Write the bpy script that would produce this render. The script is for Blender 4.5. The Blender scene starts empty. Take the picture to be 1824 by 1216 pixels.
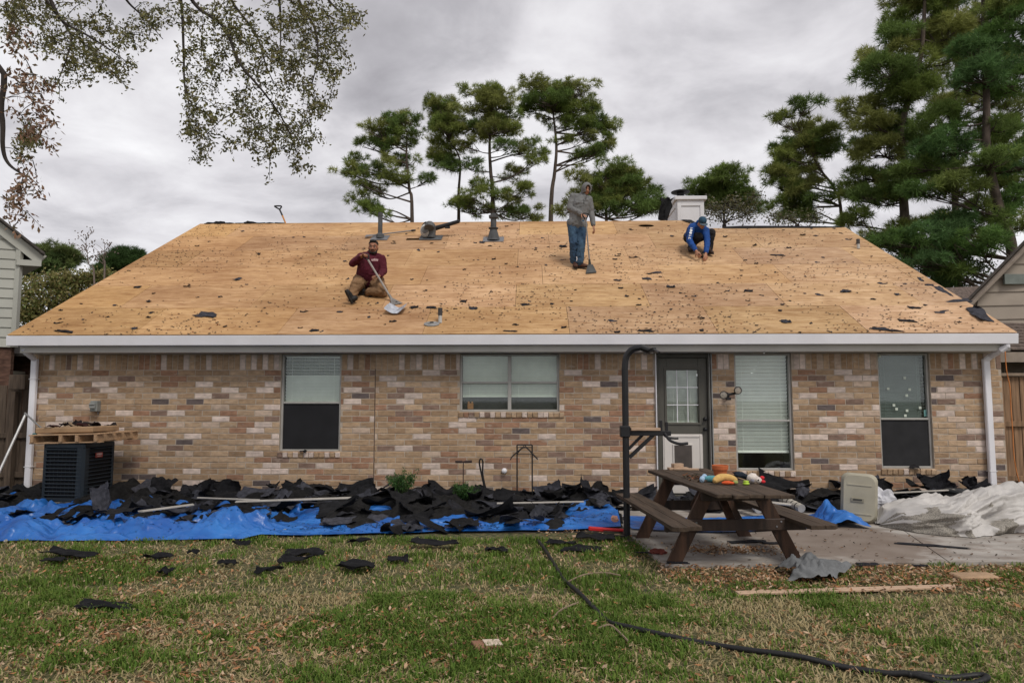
import bpy, math, random
import numpy as np
from mathutils import Vector, Matrix, noise as mn
from mathutils.geometry import tessellate_polygon
random.seed(7); rng=np.random.default_rng(7)
R_=math.radians
scene=bpy.context.scene; COL=scene.collection
# ------------------------------------------------------------------ camera
CAM_H=1.71; CAM_D=11.7; YAW=R_(1.5); PIT=R_(4.8); FPX=1216.0
cd=bpy.data.cameras.new('camera'); cam=bpy.data.objects.new('camera',cd); COL.objects.link(cam)
cam.location=(0,-CAM_D,CAM_H); cam.rotation_euler=(R_(90)+PIT,0,YAW)
cd.sensor_width=36; cd.lens=24; cd.clip_start=.05; cd.clip_end=2000
scene.camera=cam
# ------------------------------------------------------------------ world, sun, exposure
SUN_EL=R_(52); SUN_AZ=R_(150)      # azimuth measured from +Y towards +X (sun behind the camera, to the right)
world=bpy.data.worlds.new('World'); scene.world=world; world.use_nodes=True
def build_world():
    nt=world.node_tree; N=nt.nodes; L=nt.links; N.clear()
    out=N.new('ShaderNodeOutputWorld'); bg=N.new('ShaderNodeBackground'); bg.inputs['Strength'].default_value=.1
    L.new(bg.outputs[0],out.inputs[0])
    sky=N.new('ShaderNodeTexSky'); sky.sky_type='NISHITA'; sky.sun_disc=False
    sky.sun_elevation=SUN_EL; sky.sun_rotation=SUN_AZ
    tc=N.new('ShaderNodeTexCoord'); sp=N.new('ShaderNodeSeparateXYZ'); L.new(tc.outputs['Generated'],sp.inputs[0])
    def math_(op,a,b=None):
        n=N.new('ShaderNodeMath'); n.operation=op
        for i,v in enumerate((a,b)):
            if v is None: continue
            if isinstance(v,(int,float)): n.inputs[i].default_value=v
            else: L.new(v,n.inputs[i])
        return n.outputs[0]
    z=math_('MAXIMUM',sp.outputs['Z'],0.0); inv=math_('DIVIDE',1.0,math_('ADD',z,.22))
    sc=N.new('ShaderNodeVectorMath'); sc.operation='SCALE'; L.new(tc.outputs['Generated'],sc.inputs[0]); L.new(inv,sc.inputs['Scale'])
    def noise(scale,detail,dist,off):
        m=N.new('ShaderNodeMapping'); m.inputs['Location'].default_value=off; L.new(sc.outputs[0],m.inputs[0])
        n=N.new('ShaderNodeTexNoise'); n.inputs['Scale'].default_value=scale; n.inputs['Detail'].default_value=detail
        n.inputs['Distortion'].default_value=dist; n.inputs['Roughness'].default_value=.56; L.new(m.outputs[0],n.inputs['Vector']); return n.outputs['Fac']
    big=noise(1.05,3,.3,(3.1,1.7,.4)); fine=noise(2.9,9,.3,(7.3,2.2,1.5))
    mixf=math_('ADD',math_('MULTIPLY',big,.55),math_('MULTIPLY',fine,.45))
    horizon=math_('MULTIPLY',math_('POWER',math_('SUBTRACT',1.0,math_('MINIMUM',z,1.0)),5.0),.16)
    f=math_('ADD',mixf,horizon)
    rp=N.new('ShaderNodeValToRGB'); L.new(f,rp.inputs[0]); e=rp.color_ramp.elements
    e[0].position=.38; e[0].color=(.345,.33,.35,1); e[1].position=.66; e[1].color=(.96,.95,.965,1)
    x=e.new(.47); x.color=(.50,.485,.51,1); x=e.new(.56); x.color=(.74,.72,.745,1)
    bl=N.new('ShaderNodeVectorMath'); bl.operation='SCALE'; L.new(rp.outputs[0],bl.inputs[0]); bl.inputs['Scale'].default_value=7.6
    mx=N.new('ShaderNodeMix'); mx.data_type='RGBA'; mx.inputs['Factor'].default_value=.95
    L.new(sky.outputs[0],mx.inputs['A']); L.new(bl.outputs[0],mx.inputs['B']); L.new(mx.outputs['Result'],bg.inputs[0])
build_world()
sl=bpy.data.lights.new('sun','SUN'); sun=bpy.data.objects.new('sun',sl); COL.objects.link(sun)
sl.energy=1.5; sl.angle=R_(18); sl.color=(1,.95,.87)
sd=Vector((math.sin(SUN_AZ)*math.cos(SUN_EL),math.cos(SUN_AZ)*math.cos(SUN_EL),math.sin(SUN_EL)))
sun.rotation_euler=sd.to_track_quat('Z','Y').to_euler()
scene.view_settings.view_transform='Standard'; scene.view_settings.look='None'
scene.view_settings.exposure=.46; scene.view_settings.gamma=1; scene.view_settings.use_curve_mapping=False
scene.render.engine='CYCLES'
scene.cycles.max_bounces=6; scene.cycles.transparent_max_bounces=12
# ------------------------------------------------------------------ survey of the photograph: sight lines onto real planes
_fw=Vector((-math.sin(YAW)*math.cos(PIT),math.cos(YAW)*math.cos(PIT),math.sin(PIT)))
_rt=Vector((math.cos(YAW),math.sin(YAW),0)); _up=_rt.cross(_fw); EYE=Vector((0,-CAM_D,CAM_H))
def hit(x,y,p,n):
    d=_fw+_rt*((x-912)/FPX)+_up*((608-y)/FPX); n=Vector(n)
    return EYE+d*((Vector(p)-EYE).dot(n)/d.dot(n))
def W(x,y,Y=0.0): return hit(x,y,(0,Y,0),(0,1,0))
def G(x,y,z=0.0): return hit(x,y,(0,0,z),(0,0,1))
SL=R_(29); EY=-.48; EZ=2.78
RN=Vector((0,-math.sin(SL),math.cos(SL))); RS=Vector((0,math.cos(SL),math.sin(SL)))
def RF(x,y,h=0.0): return hit(x,y,Vector((0,EY,EZ))+RN*h,RN)
def rpt(X,s,h=0.0): return Vector((X,EY,EZ))+RS*s+RN*h
# ------------------------------------------------------------------ materials
MATS={}
def mat(name,col,rough=.85,var=.18,scale=6,stretch=(1,1,1),bump=.25,bscale=60,metal=0,attr=False,spec=.3,detail=5,col2=None,trans=0,coat=0,sheen=0):
    if name in MATS: return MATS[name]
    m=bpy.data.materials.new(name); m.use_nodes=True; nt=m.node_tree; N=nt.nodes; L=nt.links
    b=N['Principled BSDF']; b.inputs['Roughness'].default_value=rough; b.inputs['Metallic'].default_value=metal
    b.inputs['Specular IOR Level'].default_value=spec
    if coat: b.inputs['Coat Weight'].default_value=coat; b.inputs['Coat Roughness'].default_value=.2
    tc=N.new('ShaderNodeTexCoord'); mp=N.new('ShaderNodeMapping'); mp.inputs['Scale'].default_value=stretch; L.new(tc.outputs['Object'],mp.inputs[0])
    n1=N.new('ShaderNodeTexNoise'); n1.inputs['Scale'].default_value=scale; n1.inputs['Detail'].default_value=detail; L.new(mp.outputs[0],n1.inputs['Vector'])
    rp=N.new('ShaderNodeValToRGB'); L.new(n1.outputs['Fac'],rp.inputs[0]); e=rp.color_ramp.elements
    c=Vector(col[:3]); c2=Vector(col2) if col2 else c*(1+var)
    c1=c if col2 else c*(1-var)
    e[0].position=.32; e[0].color=(*c1,1); e[1].position=.68; e[1].color=(*c2,1)
    src=rp.outputs[0]
    if attr:
        a=N.new('ShaderNodeAttribute'); a.attribute_name='Col'
        mx=N.new('ShaderNodeMix'); mx.data_type='RGBA'; mx.blend_type='MULTIPLY'; mx.inputs['Factor'].default_value=1
        L.new(src,mx.inputs['A']); L.new(a.outputs['Color'],mx.inputs['B']); src=mx.outputs['Result']
    L.new(src,b.inputs['Base Color'])
    if bump:
        n2=N.new('ShaderNodeTexNoise'); n2.inputs['Scale'].default_value=bscale; n2.inputs['Detail'].default_value=4; L.new(mp.outputs[0],n2.inputs['Vector'])
        bp=N.new('ShaderNodeBump'); bp.inputs['Strength'].default_value=bump; bp.inputs['Distance'].default_value=.01
        L.new(n2.outputs['Fac'],bp.inputs['Height']); L.new(bp.outputs[0],b.inputs['Normal'])
    if trans:
        t=N.new('ShaderNodeBsdfTranslucent'); L.new(src,t.inputs[0]); ms=N.new('ShaderNodeMixShader'); ms.inputs[0].default_value=trans
        L.new(b.outputs[0],ms.inputs[1]); L.new(t.outputs[0],ms.inputs[2]); L.new(ms.outputs[0],N['Material Output'].inputs[0])
    MATS[name]=m; return m
def glass_mat(name,tint=(.75,.85,.8),refl=.10):
    if name in MATS: return MATS[name]
    m=bpy.data.materials.new(name); m.use_nodes=True; N=m.node_tree.nodes; L=m.node_tree.links; N.clear()
    o=N.new('ShaderNodeOutputMaterial'); t=N.new('ShaderNodeBsdfTransparent'); t.inputs[0].default_value=(*tint,1)
    g=N.new('ShaderNodeBsdfGlossy'); g.inputs['Roughness'].default_value=.03; g.inputs[0].default_value=(.9,.95,.95,1)
    fr=N.new('ShaderNodeFresnel'); ge=N.new('ShaderNodeNewGeometry'); ir=N.new('ShaderNodeMapRange'); L.new(ge.outputs['Backfacing'],ir.inputs[0]); ir.inputs[3].default_value=1.5; ir.inputs[4].default_value=1/1.5; L.new(ir.outputs[0],fr.inputs[0])
    ad=N.new('ShaderNodeMath'); ad.operation='ADD'; L.new(fr.outputs[0],ad.inputs[0]); ad.inputs[1].default_value=refl-.04
    mx=N.new('ShaderNodeMixShader'); L.new(ad.outputs[0],mx.inputs[0]); L.new(t.outputs[0],mx.inputs[1]); L.new(g.outputs[0],mx.inputs[2])
    L.new(mx.outputs[0],o.inputs[0]); MATS[name]=m; return m
def node_mat(name):
    m=bpy.data.materials.new(name); m.use_nodes=True; MATS[name]=m
    return m,m.node_tree.nodes,m.node_tree.links,m.node_tree.nodes['Principled BSDF']
def plywood_mat():
    m,N,L,b=node_mat('plywood')
    b.inputs['Roughness'].default_value=.82; b.inputs['Specular IOR Level'].default_value=.25
    tc=N.new('ShaderNodeTexCoord')
    def noi(scale,st,det=6,rough=.6):
        mp=N.new('ShaderNodeMapping'); mp.inputs['Scale'].default_value=st; L.new(tc.outputs['Object'],mp.inputs[0])
        n=N.new('ShaderNodeTexNoise'); n.inputs['Scale'].default_value=scale; n.inputs['Detail'].default_value=det; n.inputs['Roughness'].default_value=rough
        L.new(mp.outputs[0],n.inputs['Vector']); return n.outputs['Fac']
    def ramp(f,*st):
        r=N.new('ShaderNodeValToRGB'); L.new(f,r.inputs[0]); e=r.color_ramp.elements
        e[0].position,e[0].color=st[0][0],(*st[0][1],1); e[1].position,e[1].color=st[-1][0],(*st[-1][1],1)
        for p,c in st[1:-1]: x=e.new(p); x.color=(*c,1)
        return r.outputs[0]
    def mix(fac,a,bb,mode='MULTIPLY'):
        x=N.new('ShaderNodeMix'); x.data_type='RGBA'; x.blend_type=mode
        if isinstance(fac,float): x.inputs['Factor'].default_value=fac
        else: L.new(fac,x.inputs['Factor'])
        for k,v in (('A',a),('B',bb)):
            if isinstance(v,tuple): x.inputs[k].default_value=(*v,1)
            else: L.new(v,x.inputs[k])
        return x.outputs['Result']
    grain=noi(2.4,(.7,4.2,4.2),9,.74)
    c=ramp(grain,(.28,(.35,.205,.10)),(.43,(.475,.305,.16)),(.56,(.555,.375,.215)),(.76,(.64,.46,.29)))
    big=noi(.55,(1,1.6,1.6),4)
    c=mix(.6,c,ramp(noi(4.5,(1,1.3,1.3),6),(.3,(.76,.68,.62)),(.7,(1.1,1.1,1.1))))
    c=mix(.7,c,ramp(big,(.34,(.66,.56,.48)),(.66,(1.12,1.12,1.1))))
    st=noi(3.6,(.8,5,5),6)                       # weather stains, short horizontal smears
    c=mix(ramp(st,(.54,(0,0,0)),(.66,(.62,.62,.62))),c,(.25,.12,.05),'MIX')
    sp=noi(21,(.5,1.6,1.6),3)                      # knots and nail rust
    c=mix(ramp(sp,(.64,(0,0,0)),(.70,(.7,.7,.7))),c,(.16,.075,.035),'MIX')
    a=N.new('ShaderNodeAttribute'); a.attribute_name='Col'
    c=mix(1.0,c,a.outputs['Color']); L.new(c,b.inputs['Base Color'])
    bp=N.new('ShaderNodeBump'); bp.inputs['Strength'].default_value=.25; bp.inputs['Distance'].default_value=.004; L.new(grain,bp.inputs['Height']); L.new(bp.outputs[0],b.inputs['Normal'])
    return m
def brick_mat():
    m,N,L,b=node_mat('brick'); b.inputs['Roughness'].default_value=.92; b.inputs['Specular IOR Level'].default_value=.15
    g=N.new('ShaderNodeNewGeometry'); a=N.new('ShaderNodeAttribute'); a.attribute_name='Col'
    def noi(scale,st,det=5):
        mp=N.new('ShaderNodeMapping'); mp.inputs['Scale'].default_value=st; L.new(g.outputs['Position'],mp.inputs[0])
        n=N.new('ShaderNodeTexNoise'); n.inputs['Scale'].default_value=scale; n.inputs['Detail'].default_value=det; L.new(mp.outputs[0],n.inputs['Vector']); return n.outputs['Fac']
    def rmp(f,p0,v0,p1,v1):
        r=N.new('ShaderNodeMapRange'); L.new(f,r.inputs[0]); r.inputs[1].default_value=p0; r.inputs[2].default_value=p1; r.inputs[3].default_value=v0; r.inputs[4].default_value=v1; return r.outputs[0]
    n1=noi(9,(1,1,2.2)); n2=noi(70,(1,1,1)); n3=noi(5,(1,1,2.5),7)
    sc=N.new('ShaderNodeVectorMath'); sc.operation='SCALE'; L.new(a.outputs['Color'],sc.inputs[0]); L.new(rmp(n1,.25,.72,.75,1.28),sc.inputs['Scale'])
    mx=N.new('ShaderNodeMix'); mx.data_type='RGBA'; L.new(rmp(n3,.60,0,.70,.5),mx.inputs['Factor']); L.new(sc.outputs[0],mx.inputs['A']); mx.inputs['B'].default_value=(.46,.40,.34,1)
    L.new(mx.outputs['Result'],b.inputs['Base Color'])
    bp=N.new('ShaderNodeBump'); bp.inputs['Strength'].default_value=.8; bp.inputs['Distance'].default_value=.01; L.new(n2,bp.inputs['Height']); L.new(bp.outputs[0],b.inputs['Normal'])
    return m
def attr_mat(name,rough=.8,trans=0,spec=.2):
    m,N,L,b=node_mat(name); b.inputs['Roughness'].default_value=rough; b.inputs['Specular IOR Level'].default_value=spec
    a=N.new('ShaderNodeAttribute'); a.attribute_name='Col'; L.new(a.outputs['Color'],b.inputs['Base Color'])
    if trans:
        t=N.new('ShaderNodeBsdfTranslucent'); L.new(a.outputs['Color'],t.inputs[0]); ms=N.new('ShaderNodeMixShader'); ms.inputs[0].default_value=trans
        L.new(b.outputs[0],ms.inputs[1]); L.new(t.outputs[0],ms.inputs[2]); L.new(ms.outputs[0],N['Material Output'].inputs[0])
    return m
PLY=plywood_mat(); BRK=brick_mat()
LEAF=attr_mat('leaf',.55,.35,.35); NEED=attr_mat('needle',.7,.35,.2); BLADE=attr_mat('grass_blade',.75,.3,.15); DRY=attr_mat('dry_leaf',.85,.15,.15); SPECK=attr_mat('speck',.95)
MORT=mat('mortar',(.40,.335,.27),.95,.15,12,bump=.4)
WHITE=mat('white_paint',(.74,.73,.76),.45,.05,2,bump=.05,spec=.4)
OFFW=mat('beige_paint',(.52,.495,.455),.6,.06,2,bump=.05)
BLACKM=mat('black_metal',(.012,.012,.014),.45,.2,10,bump=.1,spec=.4)
GREYM=mat('grey_metal',(.17,.17,.18),.5,.2,8,metal=.3,bump=.1)
FELT=mat('black_felt',(.012,.012,.013),.95,.45,9,bump=.6,bscale=140,attr=False)
SHING=mat('shingle',(.0115,.0115,.0130),.93,.4,14,bump=.7,bscale=190,attr=True,spec=.25)
ALU=mat('window_alu',(.40,.385,.36),.5,.1,4,metal=.2,bump=.05)
BLIND=mat('blind',(.66,.72,.64),.6,.05,3,bump=0)
DARK=mat('dark_screen',(.012,.012,.014),.75,.2,3,bump=.15,bscale=400)
GLASS=glass_mat('glass',(.965,.985,.972),.045)
BARK=mat('pine_bark',(.085,.065,.052),.95,.5,5,(1,1,.35),.8,18)
OAKB=mat('oak_bark',(.035,.028,.024),.95,.4,8,(1,1,.5),.6,30)
# ------------------------------------------------------------------ mesh helpers
def wloc(o):
    v=Vector((0,0,0))
    while o is not None: v+=o.location; o=o.parent
    return v
def tag(o,label=None,cat=None,group=None,kind=None):
    if label: o['label']=label
    if cat: o['category']=cat
    if group: o['group']=group
    if kind: o['kind']=kind
    return o
def thing(name,label,cat,loc=(0,0,0),group=None):
    o=bpy.data.objects.new(name,None); COL.objects.link(o); o.location=loc; o.empty_display_size=.2
    return tag(o,label,cat,group)
def setcol(me,cols):
    a=me.color_attributes.new('Col','FLOAT_COLOR','POINT')
    c=np.ones((len(me.vertices),4),np.float32); c[:,:3]=cols; a.data.foreach_set('color',c.ravel())
def np_mesh(name,v,f,col=None):
    v=np.asarray(v,np.float32); f=np.asarray(f,np.int32); me=bpy.data.meshes.new(name); k=f.shape[1]
    me.vertices.add(len(v)); me.vertices.foreach_set('co',v.ravel())
    me.loops.add(f.size); me.loops.foreach_set('vertex_index',f.ravel())
    me.polygons.add(len(f)); me.polygons.foreach_set('loop_start',np.arange(0,f.size,k,dtype=np.int32))
    me.update(calc_edges=True)
    if col is not None: setcol(me,np.asarray(col,np.float32))
    return me
def link(name,me,m,parent=None,loc=None,smooth=False,**kw):
    o=bpy.data.objects.new(name,me); COL.objects.link(o)
    for x in (m if isinstance(m,(list,tuple)) else [m]):
        if len(me.materials)<(len(m) if isinstance(m,(list,tuple)) else 1): me.materials.append(x)
    if smooth and len(me.polygons): me.polygons.foreach_set('use_smooth',np.ones(len(me.polygons),bool))
    if parent is not None: o.parent=parent
    if loc is not None: o.location=loc
    return tag(o,**kw)
def np_obj(name,v,f,m,col=None,parent=None,smooth=False,**kw):
    v=np.asarray(v,np.float64)
    if parent is None:
        c=np.array([(v[:,0].min()+v[:,0].max())/2,(v[:,1].min()+v[:,1].max())/2,v[:,2].min()])
        return link(name,np_mesh(name,v-c,f,col),m,None,tuple(c),smooth,**kw)
    return link(name,np_mesh(name,v-np.array(wloc(parent)),f,col),m,parent,None,smooth,**kw)
class MB:
    def __init__(s): s.v=[]; s.f=[]; s.mi=[]; s.c=[]; s.cur=(1,1,1); s.m=0
    def add(s,vs,fs):
        o=len(s.v); s.v+=[Vector(v) for v in vs]; s.f+=[tuple(i+o for i in f) for f in fs]; s.mi+=[s.m]*len(fs); s.c+=[s.cur]*len(vs); return s
    def box(s,c,size,R=None,bev=.004):
        c=Vector(c); h=Vector(size)/2; b=min(bev,h.x*.45,h.y*.45,h.z*.45); R=R or Matrix.Identity(3)
        if b<=0:
            vs=[c+R@Vector((x*h.x,y*h.y,z*h.z)) for x in(-1,1) for y in(-1,1) for z in(-1,1)]
            return s.add(vs,[(0,1,3,2),(4,6,7,5),(0,4,5,1),(2,3,7,6),(0,2,6,4),(1,5,7,3)])
        vs=[];ix={}
        for x in(-1,1):
            for y in(-1,1):
                for z in(-1,1):
                    for a in range(3):
                        p=[x*(h.x-b),y*(h.y-b),z*(h.z-b)]; p[a]=(x,y,z)[a]*h[a]
                        ix[x,y,z,a]=len(vs); vs.append(c+R@Vector(p))
        fs=[]
        for a in range(3):
            o=[i for i in range(3) if i!=a]
            for sg in(-1,1):
                q=[]
                for p,r in((-1,-1),(1,-1),(1,1),(-1,1)):
                    k=[0,0,0]; k[a]=sg; k[o[0]]=p; k[o[1]]=r; q.append(ix[k[0],k[1],k[2],a])
                fs.append(tuple(q))
            for p in(-1,1):
                for r in(-1,1):
                    q=[]
                    for t,b2 in((-1,o[0]),(1,o[0]),(1,o[1]),(-1,o[1])):
                        k=[0,0,0]; k[a]=t; k[o[0]]=p; k[o[1]]=r; q.append(ix[k[0],k[1],k[2],b2])
                    fs.append(tuple(q))
        for x in(-1,1):
            for y in(-1,1):
                for z in(-1,1): fs.append(tuple(ix[x,y,z,a] for a in range(3)))
        return s.add(vs,fs)
    def bar(s,a,b,w,h,upv=(0,0,1),bev=.004):
        a=Vector(a);b=Vector(b);d=(b-a);l=d.length;x=d/l;y=Vector(upv).cross(x)
        if y.length<1e-4:y=Vector((0,1,0)).cross(x)
        y.normalize();z=x.cross(y);R=Matrix((x,y,z)).transposed()
        return s.box((a+b)/2,(l,w,h),R,bev)
    def tube(s,pts,rad,n=8,cap=True):
        pts=[Vector(p) for p in pts]; k=len(pts)
        if not isinstance(rad,(list,tuple)): rad=[rad]*k
        vs=[];fs=[];ref=None
        for i,p in enumerate(pts):
            t=(pts[min(i+1,k-1)]-pts[max(i-1,0)]).normalized()
            if ref is None:
                ref=t.orthogonal().normalized()
            ref=(ref-t*ref.dot(t)); 
            if ref.length<1e-5: ref=t.orthogonal()
            ref.normalize(); q=t.cross(ref)
            for j in range(n):
                a=2*math.pi*j/n; vs.append(p+(ref*math.cos(a)+q*math.sin(a))*rad[i])
        for i in range(k-1):
            for j in range(n): fs.append((i*n+j,i*n+(j+1)%n,(i+1)*n+(j+1)%n,(i+1)*n+j))
        if cap: fs+= [tuple(range(n-1,-1,-1)),tuple(range((k-1)*n,k*n))]
        return s.add(vs,fs)
    def lathe(s,c,prof,n=20,axis=(0,0,1)):
        q=Vector((0,0,1)).rotation_difference(Vector(axis).normalized()).to_matrix(); c=Vector(c); vs=[];fs=[]
        for r,z in prof:
            for j in range(n):
                a=2*math.pi*j/n; vs.append(c+q@Vector((r*math.cos(a),r*math.sin(a),z)))
        for i in range(len(prof)-1):
            for j in range(n): fs.append((i*n+j,i*n+(j+1)%n,(i+1)*n+(j+1)%n,(i+1)*n+j))
        if prof[0][0]>1e-4: fs.append(tuple(range(n-1,-1,-1)))
        if prof[-1][0]>1e-4: fs.append(tuple(range((len(prof)-1)*n,len(prof)*n)))
        return s.add(vs,fs)
    def prism(s,poly,ext):
        ext=Vector(ext); poly=[Vector(p) for p in poly]; n=len(poly)
        fs=[tuple(range(n)),tuple(range(2*n-1,n-1,-1))]+[(i+n,(i+1)%n+n,(i+1)%n,i) for i in range(n)]
        return s.add(poly+[p+ext for p in poly],fs)
    def ball(s,c,r,R=None,n=12,m=8,nz=0,seed=0):
        c=Vector(c); r=Vector(r) if hasattr(r,'__len__') else Vector((r,r,r)); R=R or Matrix.Identity(3); vs=[];fs=[]
        for i in range(m+1):
            th=math.pi*i/m
            for j in range(n):
                ph=2*math.pi*j/n; d=Vector((math.sin(th)*math.cos(ph),math.sin(th)*math.sin(ph),math.cos(th)))
                k=1+(nz*mn.noise(d*2.2+Vector((seed,0,0))) if nz else 0)
                vs.append(c+R@Vector((d.x*r.x*k,d.y*r.y*k,d.z*r.z*k)))
        for i in range(m):
            for j in range(n):
                fs.append((i*n+j,(i+1)*n+j,(i+1)*n+(j+1)%n,i*n+(j+1)%n))
        return s.add(vs,fs)
    def build(s,name,m,parent=None,smooth=False,origin=None,attr=False,**kw):
        if parent is not None: off=wloc(parent); loc=None
        else:
            if origin is None:
                xs=[v.x for v in s.v];ys=[v.y for v in s.v];origin=((min(xs)+max(xs))/2,(min(ys)+max(ys))/2,min(v.z for v in s.v))
            off=Vector(origin); loc=origin
        me=bpy.data.meshes.new(name); me.from_pydata([v-off for v in s.v],[],s.f)
        if any(s.mi): me.polygons.foreach_set('material_index',s.mi)
        if attr: setcol(me,np.array(s.c,np.float32))
        o=link(name,me,m,parent,loc,smooth,**kw)
        return o
def smooth_path(pts,n=6):
    pts=[Vector(p) for p in pts]; out=[]
    P=[pts[0]*2-pts[1]]+pts+[pts[-1]*2-pts[-2]]
    for i in range(1,len(P)-2):
        a,b,c,d=P[i-1],P[i],P[i+1],P[i+2]
        for k in range(n):
            t=k/n; out.append(.5*((2*b)+(c-a)*t+(2*a-5*b+4*c-d)*t*t+(3*b-a-3*c+d)*t**3))
    out.append(pts[-1]); return out
def rotm(ax,ay,az): 
    from mathutils import Euler
    return Euler((ax,ay,az)).to_matrix()
def fbm(x,y,z=0,o=4):
    s=0;a=1;t=0
    for i in range(o):
        s+=a*mn.noise(Vector((x,y,z+i*7.3)));t+=a;a*=.5;x*=2;y*=2
    return s/t
def nfield(x,y,scale,seed,o=4):
    """vectorised value-noise fbm on arrays, -1..1"""
    out=np.zeros_like(x,dtype=float);amp=1;tot=0;s=scale
    for k in range(o):
        r=np.random.default_rng(seed*97+k); tab=r.random((256,256))*2-1
        X=x*s+31.7*k;Y=y*s+17.3*k; xi=np.floor(X).astype(int);yi=np.floor(Y).astype(int);fx=X-xi;fy=Y-yi
        fx=fx*fx*(3-2*fx);fy=fy*fy*(3-2*fy)
        a=tab[xi%256,yi%256];b=tab[(xi+1)%256,yi%256];c=tab[xi%256,(yi+1)%256];d=tab[(xi+1)%256,(yi+1)%256]
        out+=amp*((a*(1-fx)+b*fx)*(1-fy)+(c*(1-fx)+d*fx)*fy);tot+=amp;amp*=.5;s*=2
    return out/tot*1.6
def gridfaces(nx,ny):
    i,j=np.meshgrid(np.arange(nx-1),np.arange(ny-1),indexing='ij'); a=(i*ny+j).ravel()
    return np.stack([a,a+ny,a+ny+1,a+1],1)
# ================================================================== GROUND
def ground():
    m,N,L,b=node_mat('lawn_soil'); b.inputs['Roughness'].default_value=.95
    g=N.new('ShaderNodeNewGeometry')
    def noi(s,d=6):
        n=N.new('ShaderNodeTexNoise'); n.inputs['Scale'].default_value=s; n.inputs['Detail'].default_value=d; L.new(g.outputs['Position'],n.inputs['Vector']); return n.outputs['Fac']
    r=N.new('ShaderNodeValToRGB'); L.new(noi(14,8),r.inputs[0]); e=r.color_ramp.elements
    e[0].position=.35; e[0].color=(.035,.045,.014,1); e[1].position=.66; e[1].color=(.17,.135,.062,1); x=e.new(.5); x.color=(.085,.082,.03,1)
    L.new(r.outputs[0],b.inputs['Base Color'])
    bp=N.new('ShaderNodeBump'); bp.inputs['Distance'].default_value=.02; L.new(noi(60,4),bp.inputs['Height']); L.new(bp.outputs[0],b.inputs['Normal'])
    s=400
    np_obj('lawn',[(-s,-s,0),(s,-s,0),(s,s,0),(-s,s,0)],[(0,1,2,3)],m,kind='structure')
    d=mat('soil',(.045,.036,.028),.95,.4,5,bump=.6,bscale=40)
    np_obj('soil_bed',[(-9.6,-3.35,.004),(1.5,-2.7,.004),(1.5,0,.004),(-9.6,0,.004)],[(0,1,2,3)],d,kind='structure')
ground()
def patio():
    m,N,L,b=node_mat('concrete'); b.inputs['Roughness'].default_value=.9
    g=N.new('ShaderNodeNewGeometry')
    def noi(s,st=(1,1,1),d=6,off=(0,0,0)):
        mp=N.new('ShaderNodeMapping'); mp.inputs['Scale'].default_value=st; mp.inputs['Location'].default_value=off; L.new(g.outputs['Position'],mp.inputs[0])
        n=N.new('ShaderNodeTexNoise'); n.inputs['Scale'].default_value=s; n.inputs['Detail'].default_value=d; L.new(mp.outputs[0],n.inputs['Vector']); return n.outputs['Fac']
    r=N.new('ShaderNodeValToRGB'); L.new(noi(3),r.inputs[0]); e=r.color_ramp.elements
    e[0].position=.3; e[0].color=(.25,.225,.20,1); e[1].position=.7; e[1].color=(.42,.39,.355,1)
    # brown leaf-tannin stain patches right of the table
    gr=N.new('ShaderNodeVectorMath'); gr.operation='DISTANCE'; mp=N.new('ShaderNodeMapping'); mp.vector_type='POINT'; mp.inputs['Scale'].default_value=(1,.9,0); L.new(g.outputs['Position'],mp.inputs[0]); L.new(mp.outputs[0],gr.inputs[0]); gr.inputs[1].default_value=(3.62,-3.3*.9,0)
    def mth(op,a,c):
        n=N.new('ShaderNodeMath'); n.operation=op
        for i,v in enumerate((a,c)):
            if isinstance(v,float): n.inputs[i].default_value=v
            else: L.new(v,n.inputs[i])
        n.use_clamp=True; return n.outputs[0]
    fac=mth('MULTIPLY',mth('SUBTRACT',mth('ADD',mth('SUBTRACT',1.32,mth('MULTIPLY',gr.outputs['Value'],.85)),mth('MULTIPLY',noi(3.2,(1,1.6,1),8),.9)),.72),2.6)
    mx=N.new('ShaderNodeMix'); mx.data_type='RGBA'; L.new(mth('MULTIPLY',fac,.95),mx.inputs['Factor']); L.new(r.outputs[0],mx.inputs['A']); mx.inputs['B'].default_value=(.125,.08,.052,1)
    sp=N.new('ShaderNodeMapRange'); L.new(noi(17),sp.inputs[0]); sp.inputs[1].default_value=.64; sp.inputs[2].default_value=.74; sp.inputs[4].default_value=.6
    m2=N.new('ShaderNodeMix'); m2.data_type='RGBA'; L.new(sp.outputs[0],m2.inputs['Factor']); L.new(mx.outputs['Result'],m2.inputs['A']); m2.inputs['B'].default_value=(.11,.09,.07,1)
    L.new(m2.outputs['Result'],b.inputs['Base Color'])
    bp=N.new('ShaderNodeBump'); bp.inputs['Strength'].default_value=.3; bp.inputs['Distance'].default_value=.005; L.new(noi(90),bp.inputs['Height']); L.new(bp.outputs[0],b.inputs['Normal'])
    root=bpy.data.objects.new('patio',None); COL.objects.link(root); root['kind']='structure'
    z=.04
    for poly in ([(1.22,-3.0),(1.36,-4.62),(4.30,-4.40),(4.86,-2.3),(4.9,-.02),(1.22,-.02)],[(4.314,-4.40),(10.5,-4.05),(10.5,-.02),(4.914,-.02),(4.874,-2.3)]):
        b_=MB(); b_.prism([(x,y,z) for x,y in poly],(0,0,-.2)); b_.build('concrete_slab',m,root)
    return root
patio(); PZ=.04
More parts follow.
